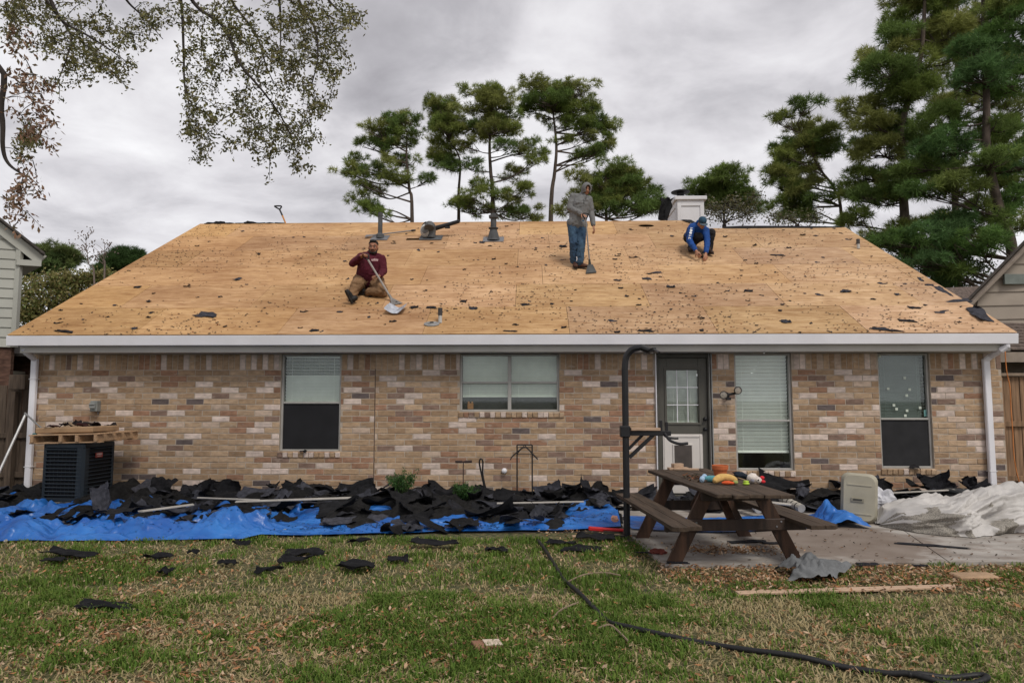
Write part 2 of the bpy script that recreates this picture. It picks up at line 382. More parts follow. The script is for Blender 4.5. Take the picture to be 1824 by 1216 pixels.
def grass():
    def samp(n,x0,x1,y0,y1): return rng.uniform(x0,x1,n),rng.uniform(y0,y1,n)
    xs=[];ys=[]
    for n,x0,x1,y0,y1 in ((150000,-4.6,4.6,-8.3,-5.6),(105000,-7.5,7.5,-5.9,-3.2),(30000,-10,10,-9.5,-3.2)):
        x,y=samp(n,x0,x1,y0,y1); xs.append(x);ys.append(y)
    x=np.concatenate(xs);y=np.concatenate(ys)
    edge=np.where(x<1.25,np.interp(x,[-9,-4,-3,.5,1.25],[-3.45,-3.38,-3.1,-2.6,-2.9]),np.interp(x,[1.25,1.4,10],[-3.0,-4.6,-4.05]))
    k=y<edge+.02*rng.standard_normal(len(x)); x=x[k];y=y[k]
    lush=nfield(x,y,.55,3,3)*.55+nfield(x,y,2.4,5,4)*1.15+nfield(x,y,7,6,2)*.5-.05
    # greener clumps seen in the photograph: left, centre foreground, right
    for cx,cy,r,a in ((-4.6,-5.0,.9,.5),(-.9,-6.9,1.0,.7),(.9,-6.0,.7,.6),(2.7,-6.9,.6,.3),(4.3,-6.4,.5,.5),(-2.6,-3.7,.6,.5),(1.1,-4.4,.4,.5),(-3.3,-6.0,.6,.4)):
        lush+=a*.55*np.exp(-((x-cx)**2+(y-cy)**2*1.6)/r**2)
    keep=rng.random(len(x))<np.clip(.62+.5*lush,.3,1); x=x[keep];y=y[keep];lush=lush[keep]
    n=len(x); green=rng.random(n)<np.clip(.60+.62*lush,.06,.95)
    h=np.where(green,rng.uniform(.025,.065,n),rng.uniform(.02,.05,n))*(1+.3*np.clip(lush,-.5,1))
    lean=np.where(green,rng.uniform(.2,1.0,n),rng.uniform(.8,2.2,n))
    a=rng.uniform(0,2*np.pi,n); dx=np.cos(a);dy=np.sin(a); px=-dy;py=dx
    w=rng.uniform(.0028,.0062,n)
    h1=h*.6; l=h*lean
    P=lambda sx,fl,fh:np.stack([x+px*w*sx+dx*l*fl,y+py*w*sx+dy*l*fl,h*fh*np.ones(n)+.002],1)
    v=np.stack([P(-1,0,0),P(1,0,0),P(.8,.4,.65),P(-.8,.4,.65),P(0,1,.95-.25*np.minimum(lean,1.5)/1.5)],1).reshape(-1,3)
    o=np.arange(n)*5
    f=np.concatenate([np.stack([o,o+1,o+2],1),np.stack([o,o+2,o+3],1),np.stack([o+3,o+2,o+4],1)])
    g1=np.array([.085,.17,.026]);g2=np.array([.18,.245,.05]);s1=np.array([.34,.27,.13]);s2=np.array([.50,.41,.24])
    t=rng.random((n,1)); dk=np.clip(1-.20*np.clip(lush,0,1),.5,1)[:,None]
    c=np.where(green[:,None],(g1+(g2-g1)*t)*dk,s1+(s2-s1)*t); c=np.repeat(c,5,0)
    np_obj('grass',v,f,BLADE,c,kind='stuff')
grass()
def leaf_scatter(name,x,y,z,size,cols,tilt=.35):
    n=len(x); a=rng.uniform(0,2*np.pi,n); L=size*rng.uniform(.6,1.25,n); w=L*rng.uniform(.32,.5,n)
    u=np.stack([np.cos(a),np.sin(a),rng.normal(0,tilt,n)],1); u/=np.linalg.norm(u,axis=1)[:,None]
    nn=np.stack([rng.normal(0,tilt,n),rng.normal(0,tilt,n),np.ones(n)],1); p=np.cross(nn,u); p/=np.linalg.norm(p,axis=1)[:,None]; up=np.cross(u,p)
    c=np.stack([x,y,z],1); L=L[:,None]; w=w[:,None]; cu=rng.uniform(.05,.3,(n,1))*L
    v=np.stack([c-u*L/2+up*cu*.6,c-p*w/2+up*cu*.5,c+u*L/2+up*cu,c+p*w/2+up*cu*.5,c],1).reshape(-1,3); o=np.arange(n)*5
    f=np.concatenate([np.stack([o,o+1,o+4],1),np.stack([o+1,o+2,o+4],1),np.stack([o+2,o+3,o+4],1),np.stack([o+3,o,o+4],1)])
    cc=np.array(cols)[rng.integers(0,len(cols),n)]*rng.uniform(.7,1.25,(n,1))
    return v,f,np.repeat(cc,5,0)
BROWN=[(.30,.17,.09),(.42,.28,.17),(.50,.36,.25),(.22,.11,.055),(.40,.19,.09)]
def fallen_leaves():
    X=[];Y=[]
    def put(n,x0,x1,y0,y1,thr=None,seed=1):
        x=rng.uniform(x0,x1,n);y=rng.uniform(y0,y1,n)
        if thr is not None: k=nfield(x,y,.9,seed,3)>thr; x=x[k];y=y[k]
        X.append(x);Y.append(y)
    put(3600,-7,7,-8.6,-3.5); put(6500,-4.5,4,-8.5,-5.6,.04,11); put(4200,-5,.5,-6.8,-4.3,.08,12); put(1800,-5,-.5,-8.4,-6.2)
    put(3000,1.3,6.5,-5.15,-4.5); put(900,1.5,4.5,-5.5,-5.0); put(250,.1,1.3,-4.3,-2.7)
    x=np.concatenate(X);y=np.concatenate(Y)
    e=np.interp(x,[-9,-4,-3,.5,1.25,1.4,10],[-3.5,-3.4,-3.1,-2.6,-3.0,-4.58,-4.02]); k=y<e; x=x[k];y=y[k]
    v,f,c=leaf_scatter('fallen_leaves',x,y,rng.uniform(.012,.04,len(x)),.052,BROWN,.4)
    np_obj('fallen_leaves',v,f,DRY,c,kind='stuff')
    # loose leaves blown under the table
    n=420; x=rng.normal(2.18,.33,n); y=rng.normal(-3.95,.11,n); v,f,c=leaf_scatter('l',x,y,PZ+rng.uniform(.005,.03,n),.055,BROWN[:4],.5)
    np_obj('leaf_litter',v,f,DRY,c,kind='stuff')
    x=rng.uniform(1.3,6,260);y=rng.uniform(-4.45,-2.6,260); v,f,c=leaf_scatter('l',x,y,PZ+rng.uniform(.004,.012,260),.045,[(.10,.06,.035),(.05,.04,.03),(.22,.13,.07)],.25)
    np_obj('leaf_litter',v,f,DRY,c,kind='stuff')
fallen_leaves()
# ================================================================== HOUSE
XL,XR=-8.69,7.93; SOF=2.485
HOUSE=thing('brick_house','single storey brown brick house with its roof stripped to bare plywood','house',(0,0,0))
OPEN=[('w1',-4.30,-3.255,.815),('w2',-1.20,.50,1.495),('door',2.135,3.09,.02),('w3',3.475,4.435,.515),('w4',5.885,6.745,.555)]
PAL=[((.38,.262,.165),30),((.33,.222,.138),22),((.43,.305,.20),24),((.31,.178,.115),10),((.60,.49,.425),17),((.49,.375,.29),12),((.23,.155,.12),7),((.125,.10,.095),4)]
def pick():
    t=random.random()*sum(w for _,w in PAL)
    for c,w in PAL:
        t-=w
        if t<=0: break
    k=random.uniform(.9,1.12); return tuple(v*k for v in c)
def brick_verts(w,h,d=.10,bev=.006):
    """front face at y=-d..0 ; ragged edges"""
    j=lambda: random.uniform(-.003,.003)
    hx,hz=w/2,h/2
    o=[(-hx,-hz),(hx,-hz),(hx,hz),(-hx,hz)]
    vs=[(x,0,z) for x,z in o]+[(x+j(),-d+bev,z+j()) for x,z in o]+[(x-math.copysign(bev,x)+j(),-d+random.uniform(-.002,.002),z-math.copysign(bev,z)+j()) for x,z in o]
    fs=[]
    for a in(0,4):
        for i in range(4): fs.append((a+i,a+(i+1)%4,a+4+(i+1)%4,a+4+i))
    fs.append((8,9,10,11)); return vs,fs
def brick_wall():
    # backing wall of mortar with openings, built from piers and panels
    wall=MB(); y0,y1=0.0045,.22
    xs=XL
    def pan(x0,x1,z0,z1): 
        if x1-x0>.001 and z1-z0>.001: wall.box(((x0+x1)/2,(y0+y1)/2,(z0+z1)/2),(x1-x0,y1-y0,z1-z0),bev=0)
    for nm,a,b,z in OPEN:
        pan(xs,a,-.1,SOF); pan(a,b,-.1,z); xs=b
    pan(xs,XR,-.1,SOF)
    # side and back walls, gables
    D=12.4
    for X in (XL+.11,XR-.11): wall.prism([(X-.1,.22,-.1),(X-.1,D,-.1),(X-.1,D,2.5),(X-.1,5.5,5.85),(X-.1,.22,2.8)],(.2,0,0))
    wall.box(((XL+XR)/2,D,1.2),(XR-XL,.2,2.6),bev=0)
    w=wall.build('brick_wall',MORT,HOUSE)
    stretch=[];soldier=[];sill=[]
    BL,BH,JT=.295,.0895,.0095; CH=BH+JT
    sold_h=.262; sold_b=SOF-.012-sold_h
    def free(x0,x1,z0,z1):
        seg=[(x0,x1)]
        for nm,a,b,z in OPEN:
            if z1>z-.005-(.10 if nm!='door' else 0)*0:
                if z1<=z+.001: continue
                ns=[]
                for p,q in seg:
                    if q<=a or p>=b: ns.append((p,q)); continue
                    if p<a-.03: ns.append((p,a-.004))
                    if q>b+.03: ns.append((b+.004,q))
                seg=ns
        return seg
    nrow=int(sold_b/CH); zz=sold_b-JT
    XJ=W(667,760).x
    r=0
    while zz>-.05:
        z0=zz-BH; x=XL+(0 if r%2 else -BL*.5)+random.uniform(-.01,.01)
        while x<XR:
            p0,p1=max(x,XL+.002),min(x+BL,XR-.002)
            if p1-p0>.04:
                for s0,s1 in free(p0,p1,z0,zz):
                    parts=[(s0,s1)]
                    if s0<XJ-.03 and s1>XJ+.03: parts=[(s0,XJ-.008),(XJ+.008,s1)]
                    for q0,q1 in parts:
                        if q1-q0>.035: stretch.append(((q0+q1)/2,(z0+zz)/2,q1-q0,BH))
            x+=BL+JT+random.uniform(-.0015,.0015)
        zz-=CH; r+=1
    x=XL+.004
    while x<XR-.06:
        w_=.0895; 
        for s0,s1 in free(x,min(x+w_,XR),sold_b,SOF-.01):
            if s1-s0>.05: soldier.append(((s0+s1)/2,(sold_b+SOF-.012)/2,s1-s0,sold_h))
        x+=w_+JT
    for nm,a,b,z in OPEN:
        if nm=='door': continue
        x=a-.02
        while x<b: sill.append((x+.04,z-.045,.082,.085)); x+=.0905
    def mk(x,z,w_,h,d):
        me=bpy.data.meshes.new('brick'); v,f=brick_verts(w_,h,d); me.from_pydata(v,[],f); setcol(me,np.array([pick()]*len(v))); return me
    # the 300 stretchers that show largest: nearest to the camera and clear of the debris
    stretch.sort(key=lambda b:(b[0]-.3)**2+(b[1]-1.7)**2+(1000 if b[1]<.35 else 0)+(50 if b[2]<.2 else 0))
    proto=[mk(0,0,.295,.0895,.1) for _ in range(60)]
    pool=list(range(60))
    nind=0; rest=[]
    for b in stretch:
        if nind<300 and abs(b[2]-.295)<.004:
            me=random.choice(proto); o=link('brick',me,BRK,w,(b[0],.1+random.uniform(-.004,.003),b[1])); o.scale=(1 if random.random()<.5 else -1,1,1); nind+=1
            if o.scale.x<0: o.scale=(1,1,1); o.rotation_euler=(0,math.pi,0)
        else: rest.append(b)
    def joined(lst,name,d,yo,parent,**kw):
        m=MB()
        for b in lst:
            v,f=brick_verts(b[2],b[3],d); m.cur=pick(); dy=yo+random.uniform(-.004,.003)
            m.add([(p[0]+b[0],p[1]+dy,p[2]+b[1]) for p in v],f)
        return m.build(name,BRK,parent,attr=True,**kw)
    joined(rest,'brick',.1,.1,w,kind='stuff')
    sp=[mk(0,0,.0895,sold_h,.1) for _ in range(30)]
    for b in soldier: 
        if abs(b[2]-.0895)<.003: link('soldier_brick',random.choice(sp),BRK,w,(b[0],.1+random.uniform(-.004,.003),b[1]))
        else: joined([b],'soldier_brick',.1,.1,w)
    si=[mk(0,0,.082,.085,.13) for _ in range(12)]
    for b in sill: o=link('sill_brick',random.choice(si),BRK,w,(b[0],.105,b[1])); o.rotation_euler=(R_(6),0,0)
    # dark caulked movement joint
    j=MB(); j.box((XJ,.010,1.1),(.012,.02,2.25),bev=0); j.build('movement_joint',mat('caulk',(.10,.06,.04),.9),w)
    return w
WALL=brick_wall()
def roof():
    deck=MB()
    # rafters/back slope and gable trims: the body of the roof under the sheets
    def ln(X,s): return rpt(X,s,-.02)
    ridgeS=7.40; lowS=6.60; xs=4.16
    for x0,x1,s in ((-8.80,xs,ridgeS),(xs,7.90,lowS)):
        a,b=ln(x0,s),ln(x1,s)
        deck.add([a,b,Vector((x1,13.0,2.6)),Vector((x0,13.0,2.6))],[(0,1,2,3)])
    d=deck.build('roof_deck',mat('old_decking',(.30,.2,.11),.9),HOUSE)
    rows=[(i*1.22,min((i+1)*1.22,ridgeS)) for i in range(7)]
    holes=[('e',RF(425,407),.21,.13),('e',RF(1151,402),.20,.13),('r',RF(735,426),.155,.085)]
    def loc(p): return p.x,(p-Vector((0,EY,EZ))).dot(RS)
    holes=[(k,*loc(p),a,b) for k,p,a,b in holes]
    for i,(s0,s1) in enumerate(rows):
        x=-8.80+(-1.22 if i%2 else -.3-.2*(i%3))
        while x<7.90:
            p0,p1=max(x,-8.80),min(x+2.44,7.90); x+=2.44
            segs=[(p0,p1,s0,s1)]
            if s1>lowS and p1>xs:
                segs=[]
                if p0<xs: segs.append((p0,xs,s0,s1))
                if s0<lowS: segs.append((max(p0,xs),p1,s0,lowS))
            for q0,q1,t0,t1 in segs:
                if q1-q0<.05 or t1-t0<.03: continue
                g=.003; lift=random.uniform(0,.004)
                outer=[(q0+g,t0+g),(q1-g,t0+g),(q1-g,t1-g),(q0+g,t1-g)]
                hs=[]
                for k,hx,hy,ra,rb in holes:
                    if q0+ra<hx<q1-ra and t0+rb<hy<t1-rb:
                        if k=='e': hs.append([(hx+ra*math.cos(-t*math.pi/12),hy+rb*math.sin(-t*math.pi/12)) for t in range(24)])
                        else: hs.append([(hx-ra,hy-rb),(hx-ra,hy+rb),(hx+ra,hy+rb),(hx+ra,hy-rb)])
                loops=[outer]+hs; flat=[p for l in loops for p in l]
                tris=tessellate_polygon([[Vector((a,b,0)) for a,b in l] for l in loops]) if hs else [(0,1,2),(0,2,3)]
                n=len(flat); vs=[rpt(a,b,lift) for a,b in flat]+[rpt(a,b,lift-.014) for a,b in flat]
                fs=[]
                for t in tris:
                    A,B,C=(Vector((*flat[k],0)) for k in t)
                    fs.append(t if (B-A).cross(C-A).z>0 else t[::-1])
                o0=0
                for l in loops:
                    k=len(l)
                    for m_ in range(k): fs.append((o0+m_,o0+m_+n,o0+(m_+1)%k+n,o0+(m_+1)%k))
                    o0+=k
                me=bpy.data.meshes.new('plywood_sheet'); me.from_pydata(vs,[],fs)
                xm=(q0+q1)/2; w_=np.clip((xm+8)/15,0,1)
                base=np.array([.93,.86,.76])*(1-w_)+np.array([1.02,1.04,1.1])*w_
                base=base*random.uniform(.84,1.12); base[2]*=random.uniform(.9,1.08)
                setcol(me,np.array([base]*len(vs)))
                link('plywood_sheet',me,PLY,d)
    # torn felt along the lowered ridge and at the left ridge end
    f=MB()
    P=[(1278,396),(1285,402),(1320,404),(1380,405),(1440,403),(1500,405)]
    pts=[RF(x,y) for x,y in P]
    prev=None
    
    lo=[rpt(p.x,6.55+.03*math.sin(i*3),.010) for i,p in enumerate(pts)]; hi=[rpt(p.x,6.64,(.015,.03,.05,.045,.03,.012)[i]) for i,p in enumerate(pts)]; bk=[Vector((p.x,p.y+.5,p.z-.1)) for p in hi]
    n=len(pts); f.add(lo+hi+bk,[(i,i+1,i+n+1,i+n) for i in range(n-1)]+[(i+n,i+n+1,i+2*n+1,i+2*n) for i in range(n-1)])
    f.build('ridge_felt',FELT,HOUSE)
    f=MB(); a=[rpt(3.95+.06*k,7.44-.12*k,.02) for k in range(6)]+[rpt(4.22+.03*k,7.36-.14*k,.03) for k in range(6)]
    f.add(a,[(i,i+1,i+7,i+6) for i in range(5)]); f.build('step_flashing',FELT,HOUSE)
    # drip edge shadow line, gutter, fascia, soffit, rake boards
    e=MB(); e.bar((-8.78,EY+.01,EZ-.022),(7.90,EY+.01,EZ-.022),.02,.02,bev=0); e.build('drip_edge',mat('drip_edge',(.03,.025,.02),.7),HOUSE)
    g=MB(); prof=[(-.375,2.765),(-.375,2.598),(-.478,2.598),(-.486,2.604),(-.499,2.745),(-.50,2.762),(-.47,2.768),(-.465,2.755),(-.39,2.745)]
    g.prism([(-8.80,y,z) for y,z in prof],(16.70,0,0)); g.build('gutter',WHITE,HOUSE)
    g=MB(); g.box((-.40,-.357,2.622),(16.50,.024,.27)); g.build('fascia',OFFW,HOUSE)
    g=MB(); g.box((-.40,-.175,SOF+.012),(16.46,.34,.018),bev=0); g.build('soffit',OFFW,HOUSE)
    for X in (-8.82,7.915):
        g=MB(); ext=(.025,0,0); s_=7.4 if X<0 else 6.6
        g.prism([rpt(X-.012,0,-.03),rpt(X-.012,s_,-.03),rpt(X-.012,s_,-.2),rpt(X-.012,.1,-.2)],ext); g.build('rake_board',OFFW,HOUSE)
    # downspouts
    x=W(57,740,-.06).x
    g=MB(); g.tube([(x,-.36,2.56),(x,-.30,2.50),(x,-.09,2.40)],.045,8); g.box((x,-.065,1.23),(.105,.075,2.34),bev=.012)
    g.tube([(x,-.07,.13),(x-.02,-.09,.06),(x-.10,-.16,.03)],.052,8)
    ds=g.build('downspout',WHITE,HOUSE)
    for z in (2.05,.55): b=MB(); b.box((x,-.062,z),(.13,.09,.012),bev=.002); b.build('strap',mat('strap',(.6,.59,.6),.5),ds)
    xr=W(1761,740,-.06).x; o=W(1794,612,-.44)
    g=MB(); g.tube([(o.x,-.43,2.62),(o.x,-.43,2.56),(o.x-.06,-.40,2.51),(xr+.06,-.12,2.42),(xr,-.065,2.36)],[.05,.05,.052,.05,.05],8); g.box((xr,-.065,1.2),(.105,.075,2.36),bev=.012)
    ds=g.build('downspout',WHITE,HOUSE)
    for z in (.52,): b=MB(); b.box((xr,-.062,z),(.13,.09,.012),bev=.002); b.build('strap',mat('strap',(.6,.59,.6),.5),ds)
roof()
def blind(x0,x1,z0,z1,y,parent,m=BLIND,tilt=63,pitch=.058,sag=None,open_above=9):
    b=MB(); z=z1-.03; Rr=rotm(R_(-tilt),0,0); k=0
    while z>z0:
        dz=sag(z) if sag else 0
        Rr=rotm(R_(-(18 if z>open_above else tilt)),0,0)
        b.box(((x0+x1)/2,y,z),(x1-x0,.062,.003),Rr@rotm(0,dz,0),bev=0); z-=pitch; k+=1
    for xx in (x0+.12,x1-.12): b.box((xx,y-.03,(z0+z1)/2),(.006,.002,z1-z0),bev=0)
    b.box(((x0+x1)/2,y,z0),(x1-x0,.04,.02),bev=0); b.box(((x0+x1)/2,y,z1-.015),(x1-x0,.05,.03),bev=0)
    return b.build('blind',m,parent)
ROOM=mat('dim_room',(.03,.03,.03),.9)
def window(a,b,z0,mid,kind):
    y=.08; z1=SOF-.004
    fr=MB(); t=.035
    for X in (a+t/2,b-t/2): fr.box((X,y,(z0+z1)/2),(t,.07,z1-z0))
    fr.box(((a+b)/2,y,z0+.016),(b-a-2*t,.075,.032)); fr.box(((a+b)/2,y,z1-.016),(b-a-2*t,.07,.032))
    cols=[(a+t,b-t)]
    if kind=='double':
        c=(a+b)/2; fr.box((c,y-.004,(z0+z1)/2),(.06,.07,z1-z0-.064)); cols=[(a+t,c-.03),(c+.03,b-t)]
    for X0,X1 in cols: fr.box(((X0+X1)/2,y-.01,mid),(X1-X0,.05,.032))
    w=fr.build('window',ALU,HOUSE)
    for X0,X1 in cols:
        g=MB(); g.box(((X0+X1)/2,y+.015,(mid+z1)/2),(X1-X0,.004,z1-mid-.03),bev=0); g.build('pane',GLASS,w)
        if kind in('screen','film'):
            s=MB(); s.box(((X0+X1)/2,y-.01,(mid+z0)/2),(X1-X0-.004,.006,mid-z0-.05),bev=0); s.build('insect_screen',DARK if kind=='screen' else mat('film_screen',(.022,.022,.024),.8,bump=.15,bscale=400),w)
        else:
            g=MB(); g.box(((X0+X1)/2,y,(mid+z0)/2),(X1-X0,.004,mid-z0-.05),bev=0); g.build('pane',GLASS,w)
    # reveal
    r=MB(); d=.09
    for X in (a-.001,b+.001): r.box((X,.30,(z0+z1)/2),(.02,.4,z1-z0),bev=0)
    r.build('reveal',ROOM,w)
    return w,cols
def windows():
    w,c=window(*OPEN[0][1:],W(604,717).z,'screen'); (x0,x1),=c
    mid=W(604,717).z
    blind(x0,x1,mid+.0,2.46,.155,w,mat('blind_pale',(.74,.78,.72),.6,.05,bump=0),60,.056,lambda z:random.uniform(-.015,.015) if z>2.10 else 0,2.13)
    # curtain seen through the raised slats
    q=MB(); 
    for i in range(22):
        xx=x0+(x1-x0)*(i+.5)/22; q.tube([(xx,.22+.015*(i%2),1.6),(xx,.22+.015*(i%2),2.46)],.03,6)
    q.build('curtain',mat('curtain',(.12,.15,.13),.9),w)
    w,c=window(*OPEN[1][1:],W(908,681).z,'double')
    zb=W(900,706).z
    for x0,x1 in c: blind(x0,x1,zb,2.46,.155,w,mat('blind_green',(.70,.74,.66),.6,.05,bump=0),63,.055)
    s=MB(); s.box((-.35,.20,(1.53+zb)/2),(1.62,.01,zb-1.53),bev=0); s.build('inner_screen',mat('grey_gauze',(.05,.052,.055),.9,.3,40,bump=.1),w)
    p=W(838,722,.10); b=MB(); b.box((p.x,.10,1.585),(.10,.03,.10)); b.box((p.x-.03,.10,1.65),(.03,.03,.03)); b.box((p.x+.03,.10,1.65),(.03,.03,.03)); b.build('wooden_block',mat('orange_wood',(.34,.17,.08),.7),None,label='small notched wooden block standing on the sill of the double kitchen window',cat='block')
    w,c=window(*OPEN[3][1:],W(1412,749).z,'plain'); (x0,x1),=c
    blind(x0,x1,W(1400,806).z,2.46,.155,w,mat('blind_white',(.90,.92,.87),.6,.04,bump=0),64,.062)
    w,c=window(*OPEN[4][1:],W(1612,746).z,'film'); (x0,x1),=c; mid=W(1612,746).z
    b=MB(); nx,ny=14,14; 
    X=np.linspace(x0+.012,x1-.07,nx);Z=np.linspace(mid+.02,2.45,ny); gx,gz=np.meshgrid(X,Z,indexing='ij')
    gy=.125+.010*nfield(gx,gz,2.5,21,3); gx=gx-.03*np.clip((1.9-gz),-.5,.5)*0
    np_obj('window_cover',np.stack([gx,gy,gz],2).reshape(-1,3),gridfaces(nx,ny),mat('window_cover',(.105,.13,.125),.55,.2,2,bump=.1),parent=w,smooth=True)
    blind(x0,x1,mid+.02,2.46,.15,w,mat('blind_dim',(.16,.2,.19),.6,bump=0),30,.055)
    PX=[(386,279),(230,381),(433,388),(405,444),(284,536),(309,572),(531,560),(408,587),(392,634),(150,72)]
    for cx,cy in PX:
        p=W(1540+cx/5.287,620+cy/5.287,.068); s=MB(); s.box((p.x,.0925,p.z),(.042,.002,.042),bev=0); s.build('sticker',mat('sticker',(.55,.60,.52),.6,.05,bump=0),w)
    p=W(1653,735.5,.064); s=MB(); s.box((p.x,.0925,p.z),(.10,.002,.11),bev=0); st=s.build('alarm_sticker',mat('alarm_teal',(.17,.36,.34),.5,.1,bump=0),w)
    s=MB(); s.lathe((p.x,.0915,p.z-.005),[(.026,0),(.026,.001)],16,(0,-1,0)); s.build('emblem',mat('alarm_blue',(.08,.22,.25),.5,bump=0),st)
windows()
def door():
    _,a,b,z0=OPEN[2]; z0=.1; z1=SOF-.004; y=.06
    DK=mat('door_paint',(.085,.08,.066),.5,.08,3,bump=.08,spec=.4); DF=mat('door_frame_paint',(.07,.066,.056),.55,.1)
    fr=MB(); L,Rr=a+.055,b-.075
    fr.box((a+.03,y-.01,(z0+z1)/2),(.05,.12,z1-z0)); fr.box((b-.045,y-.01,(z0+z1)/2),(.055,.12,z1-z0)); fr.box(((L+Rr)/2,y-.01,z1-.035),(Rr-L,.12,.07))
    fr.box(((a+b)/2,0.05,z0-.02),(b-a,.2,.05))
    d=fr.build('door',DF,HOUSE)
    t=MB(); t.box((a+.003,-.006,(z0+z1)/2),(.016,.10,z1-z0)); t.build('trim_strip',WHITE,d)
    t=MB(); t.box((b-.010,-.02,(z0+z1)/2),(.018,.05,z1-z0)); t.box((b-.055,-.056,(z0+z1)/2),(.008,.02,z1-z0)); t.build('trim_strip',mat('trim_grey',(.30,.30,.29),.5),d)
    gx0,gx1=W(1187,700,y).x,W(1243,700,y).x; gz0,gz1=W(1215,752,y).z,W(1215,659,y).z
    p=MB(); zt=z1-.075
    p.box(((L+gx0)/2,y,(z0+zt)/2),(gx0-L,.045,zt-z0)); p.box(((Rr+gx1)/2,y,(z0+zt)/2),(Rr-gx1,.045,zt-z0))
    p.box(((gx0+gx1)/2,y,(gz1+zt)/2),(gx1-gx0,.045,zt-gz1)); p.box(((gx0+gx1)/2,y,(gz0+z0)/2),(gx1-gx0,.045,gz0-z0))
    pan=p.build('door_panel',DK,d)
    m=MB(); q=.05
    for X in (gx0-q/2,gx1+q/2): m.box((X,y-.028,(gz0+gz1)/2),(.03,.02,gz1-gz0+2*q),bev=.006)
    for Z in (gz0-q/2,gz1+q/2): m.box(((gx0+gx1)/2,y-.028,Z),(gx1-gx0+2*q,.021,.03),bev=.006)
    m.build('lite_frame',DK,d)
    g=MB(); g.box(((gx0+gx1)/2,y,(gz0+gz1)/2),(gx1-gx0,.006,gz1-gz0),bev=0); g.build('pane',GLASS,d)
    for i in (1,2):
        m=MB(); m.box((gx0+(gx1-gx0)*i/3,y-.012,(gz0+gz1)/2),(.014,.01,gz1-gz0),bev=.002); m.build('muntin',WHITE,d)
        m=MB(); m.box(((gx0+gx1)/2,y-.013,gz0+(gz1-gz0)*i/3),(gx1-gx0,.01,.014),bev=.002); m.build('muntin',WHITE,d)
    blind(gx0,gx1,gz0,gz1,y+.06,d,mat('blind_door',(.56,.58,.53),.6,bump=0),60,.034)
    for py in (746,764):
        k=W(1256,py,y-.05); m=MB(); m.lathe((k.x,y-.02,k.z),[(.032,0),(.032,.012),(.014,.016),(.014,.035),(.028,.045),(.030,.06),(.018,.075),(0,.078)],16,(0,-1,0)); m.build('door_knob' if py>750 else 'deadbolt',BLACKM,d,smooth=True)
    # white pet door
    wx0,wx1=W(1181,800,y-.04).x,W(1252,800,y-.04).x; wz1=W(1215,773,y-.04).z
    IV=mat('ivory_plastic',(.62,.58,.54),.5,.06,2,bump=.05)
    p=MB(); p.box(((wx0+wx1)/2,y-.032,(wz1+z0+.03)/2),(wx1-wx0,.018,wz1-z0-.03)); 
    for X in(wx0+.035,wx1-.035): p.box((X,y-.045,(wz1+z0+.03)/2),(.03,.014,wz1-z0-.06),bev=.005)
    p.box(((wx0+wx1)/2,y-.046,wz1-.035),(wx1-wx0-.11,.014,.03),bev=.005); pd=p.build('pet_door',IV,d)
    fx0,fx1=W(1201,800,y-.05).x,W(1232,800,y-.05).x; fz1=W(1215,793,y-.05).z
    p=MB(); p.box(((fx0+fx1)/2,y-.05,(fz1+.28)/2),(fx1-fx0,.012,fz1-.28)); p.build('flap',mat('flap_brown',(.075,.062,.055),.6),d)
    p=MB(); c=(fx0+fx1)/2; w_=fx1-fx0
    for X in(fx0-.012,fx1+.012): p.box((X,y-.052,(fz1+.28)/2),(.022,.02,fz1-.28+.02),bev=.004)
    p.box((c,y-.053,fz1+.012),(w_+.046,.021,.024),bev=.004); p.build('flap_frame',IV,d)
door()
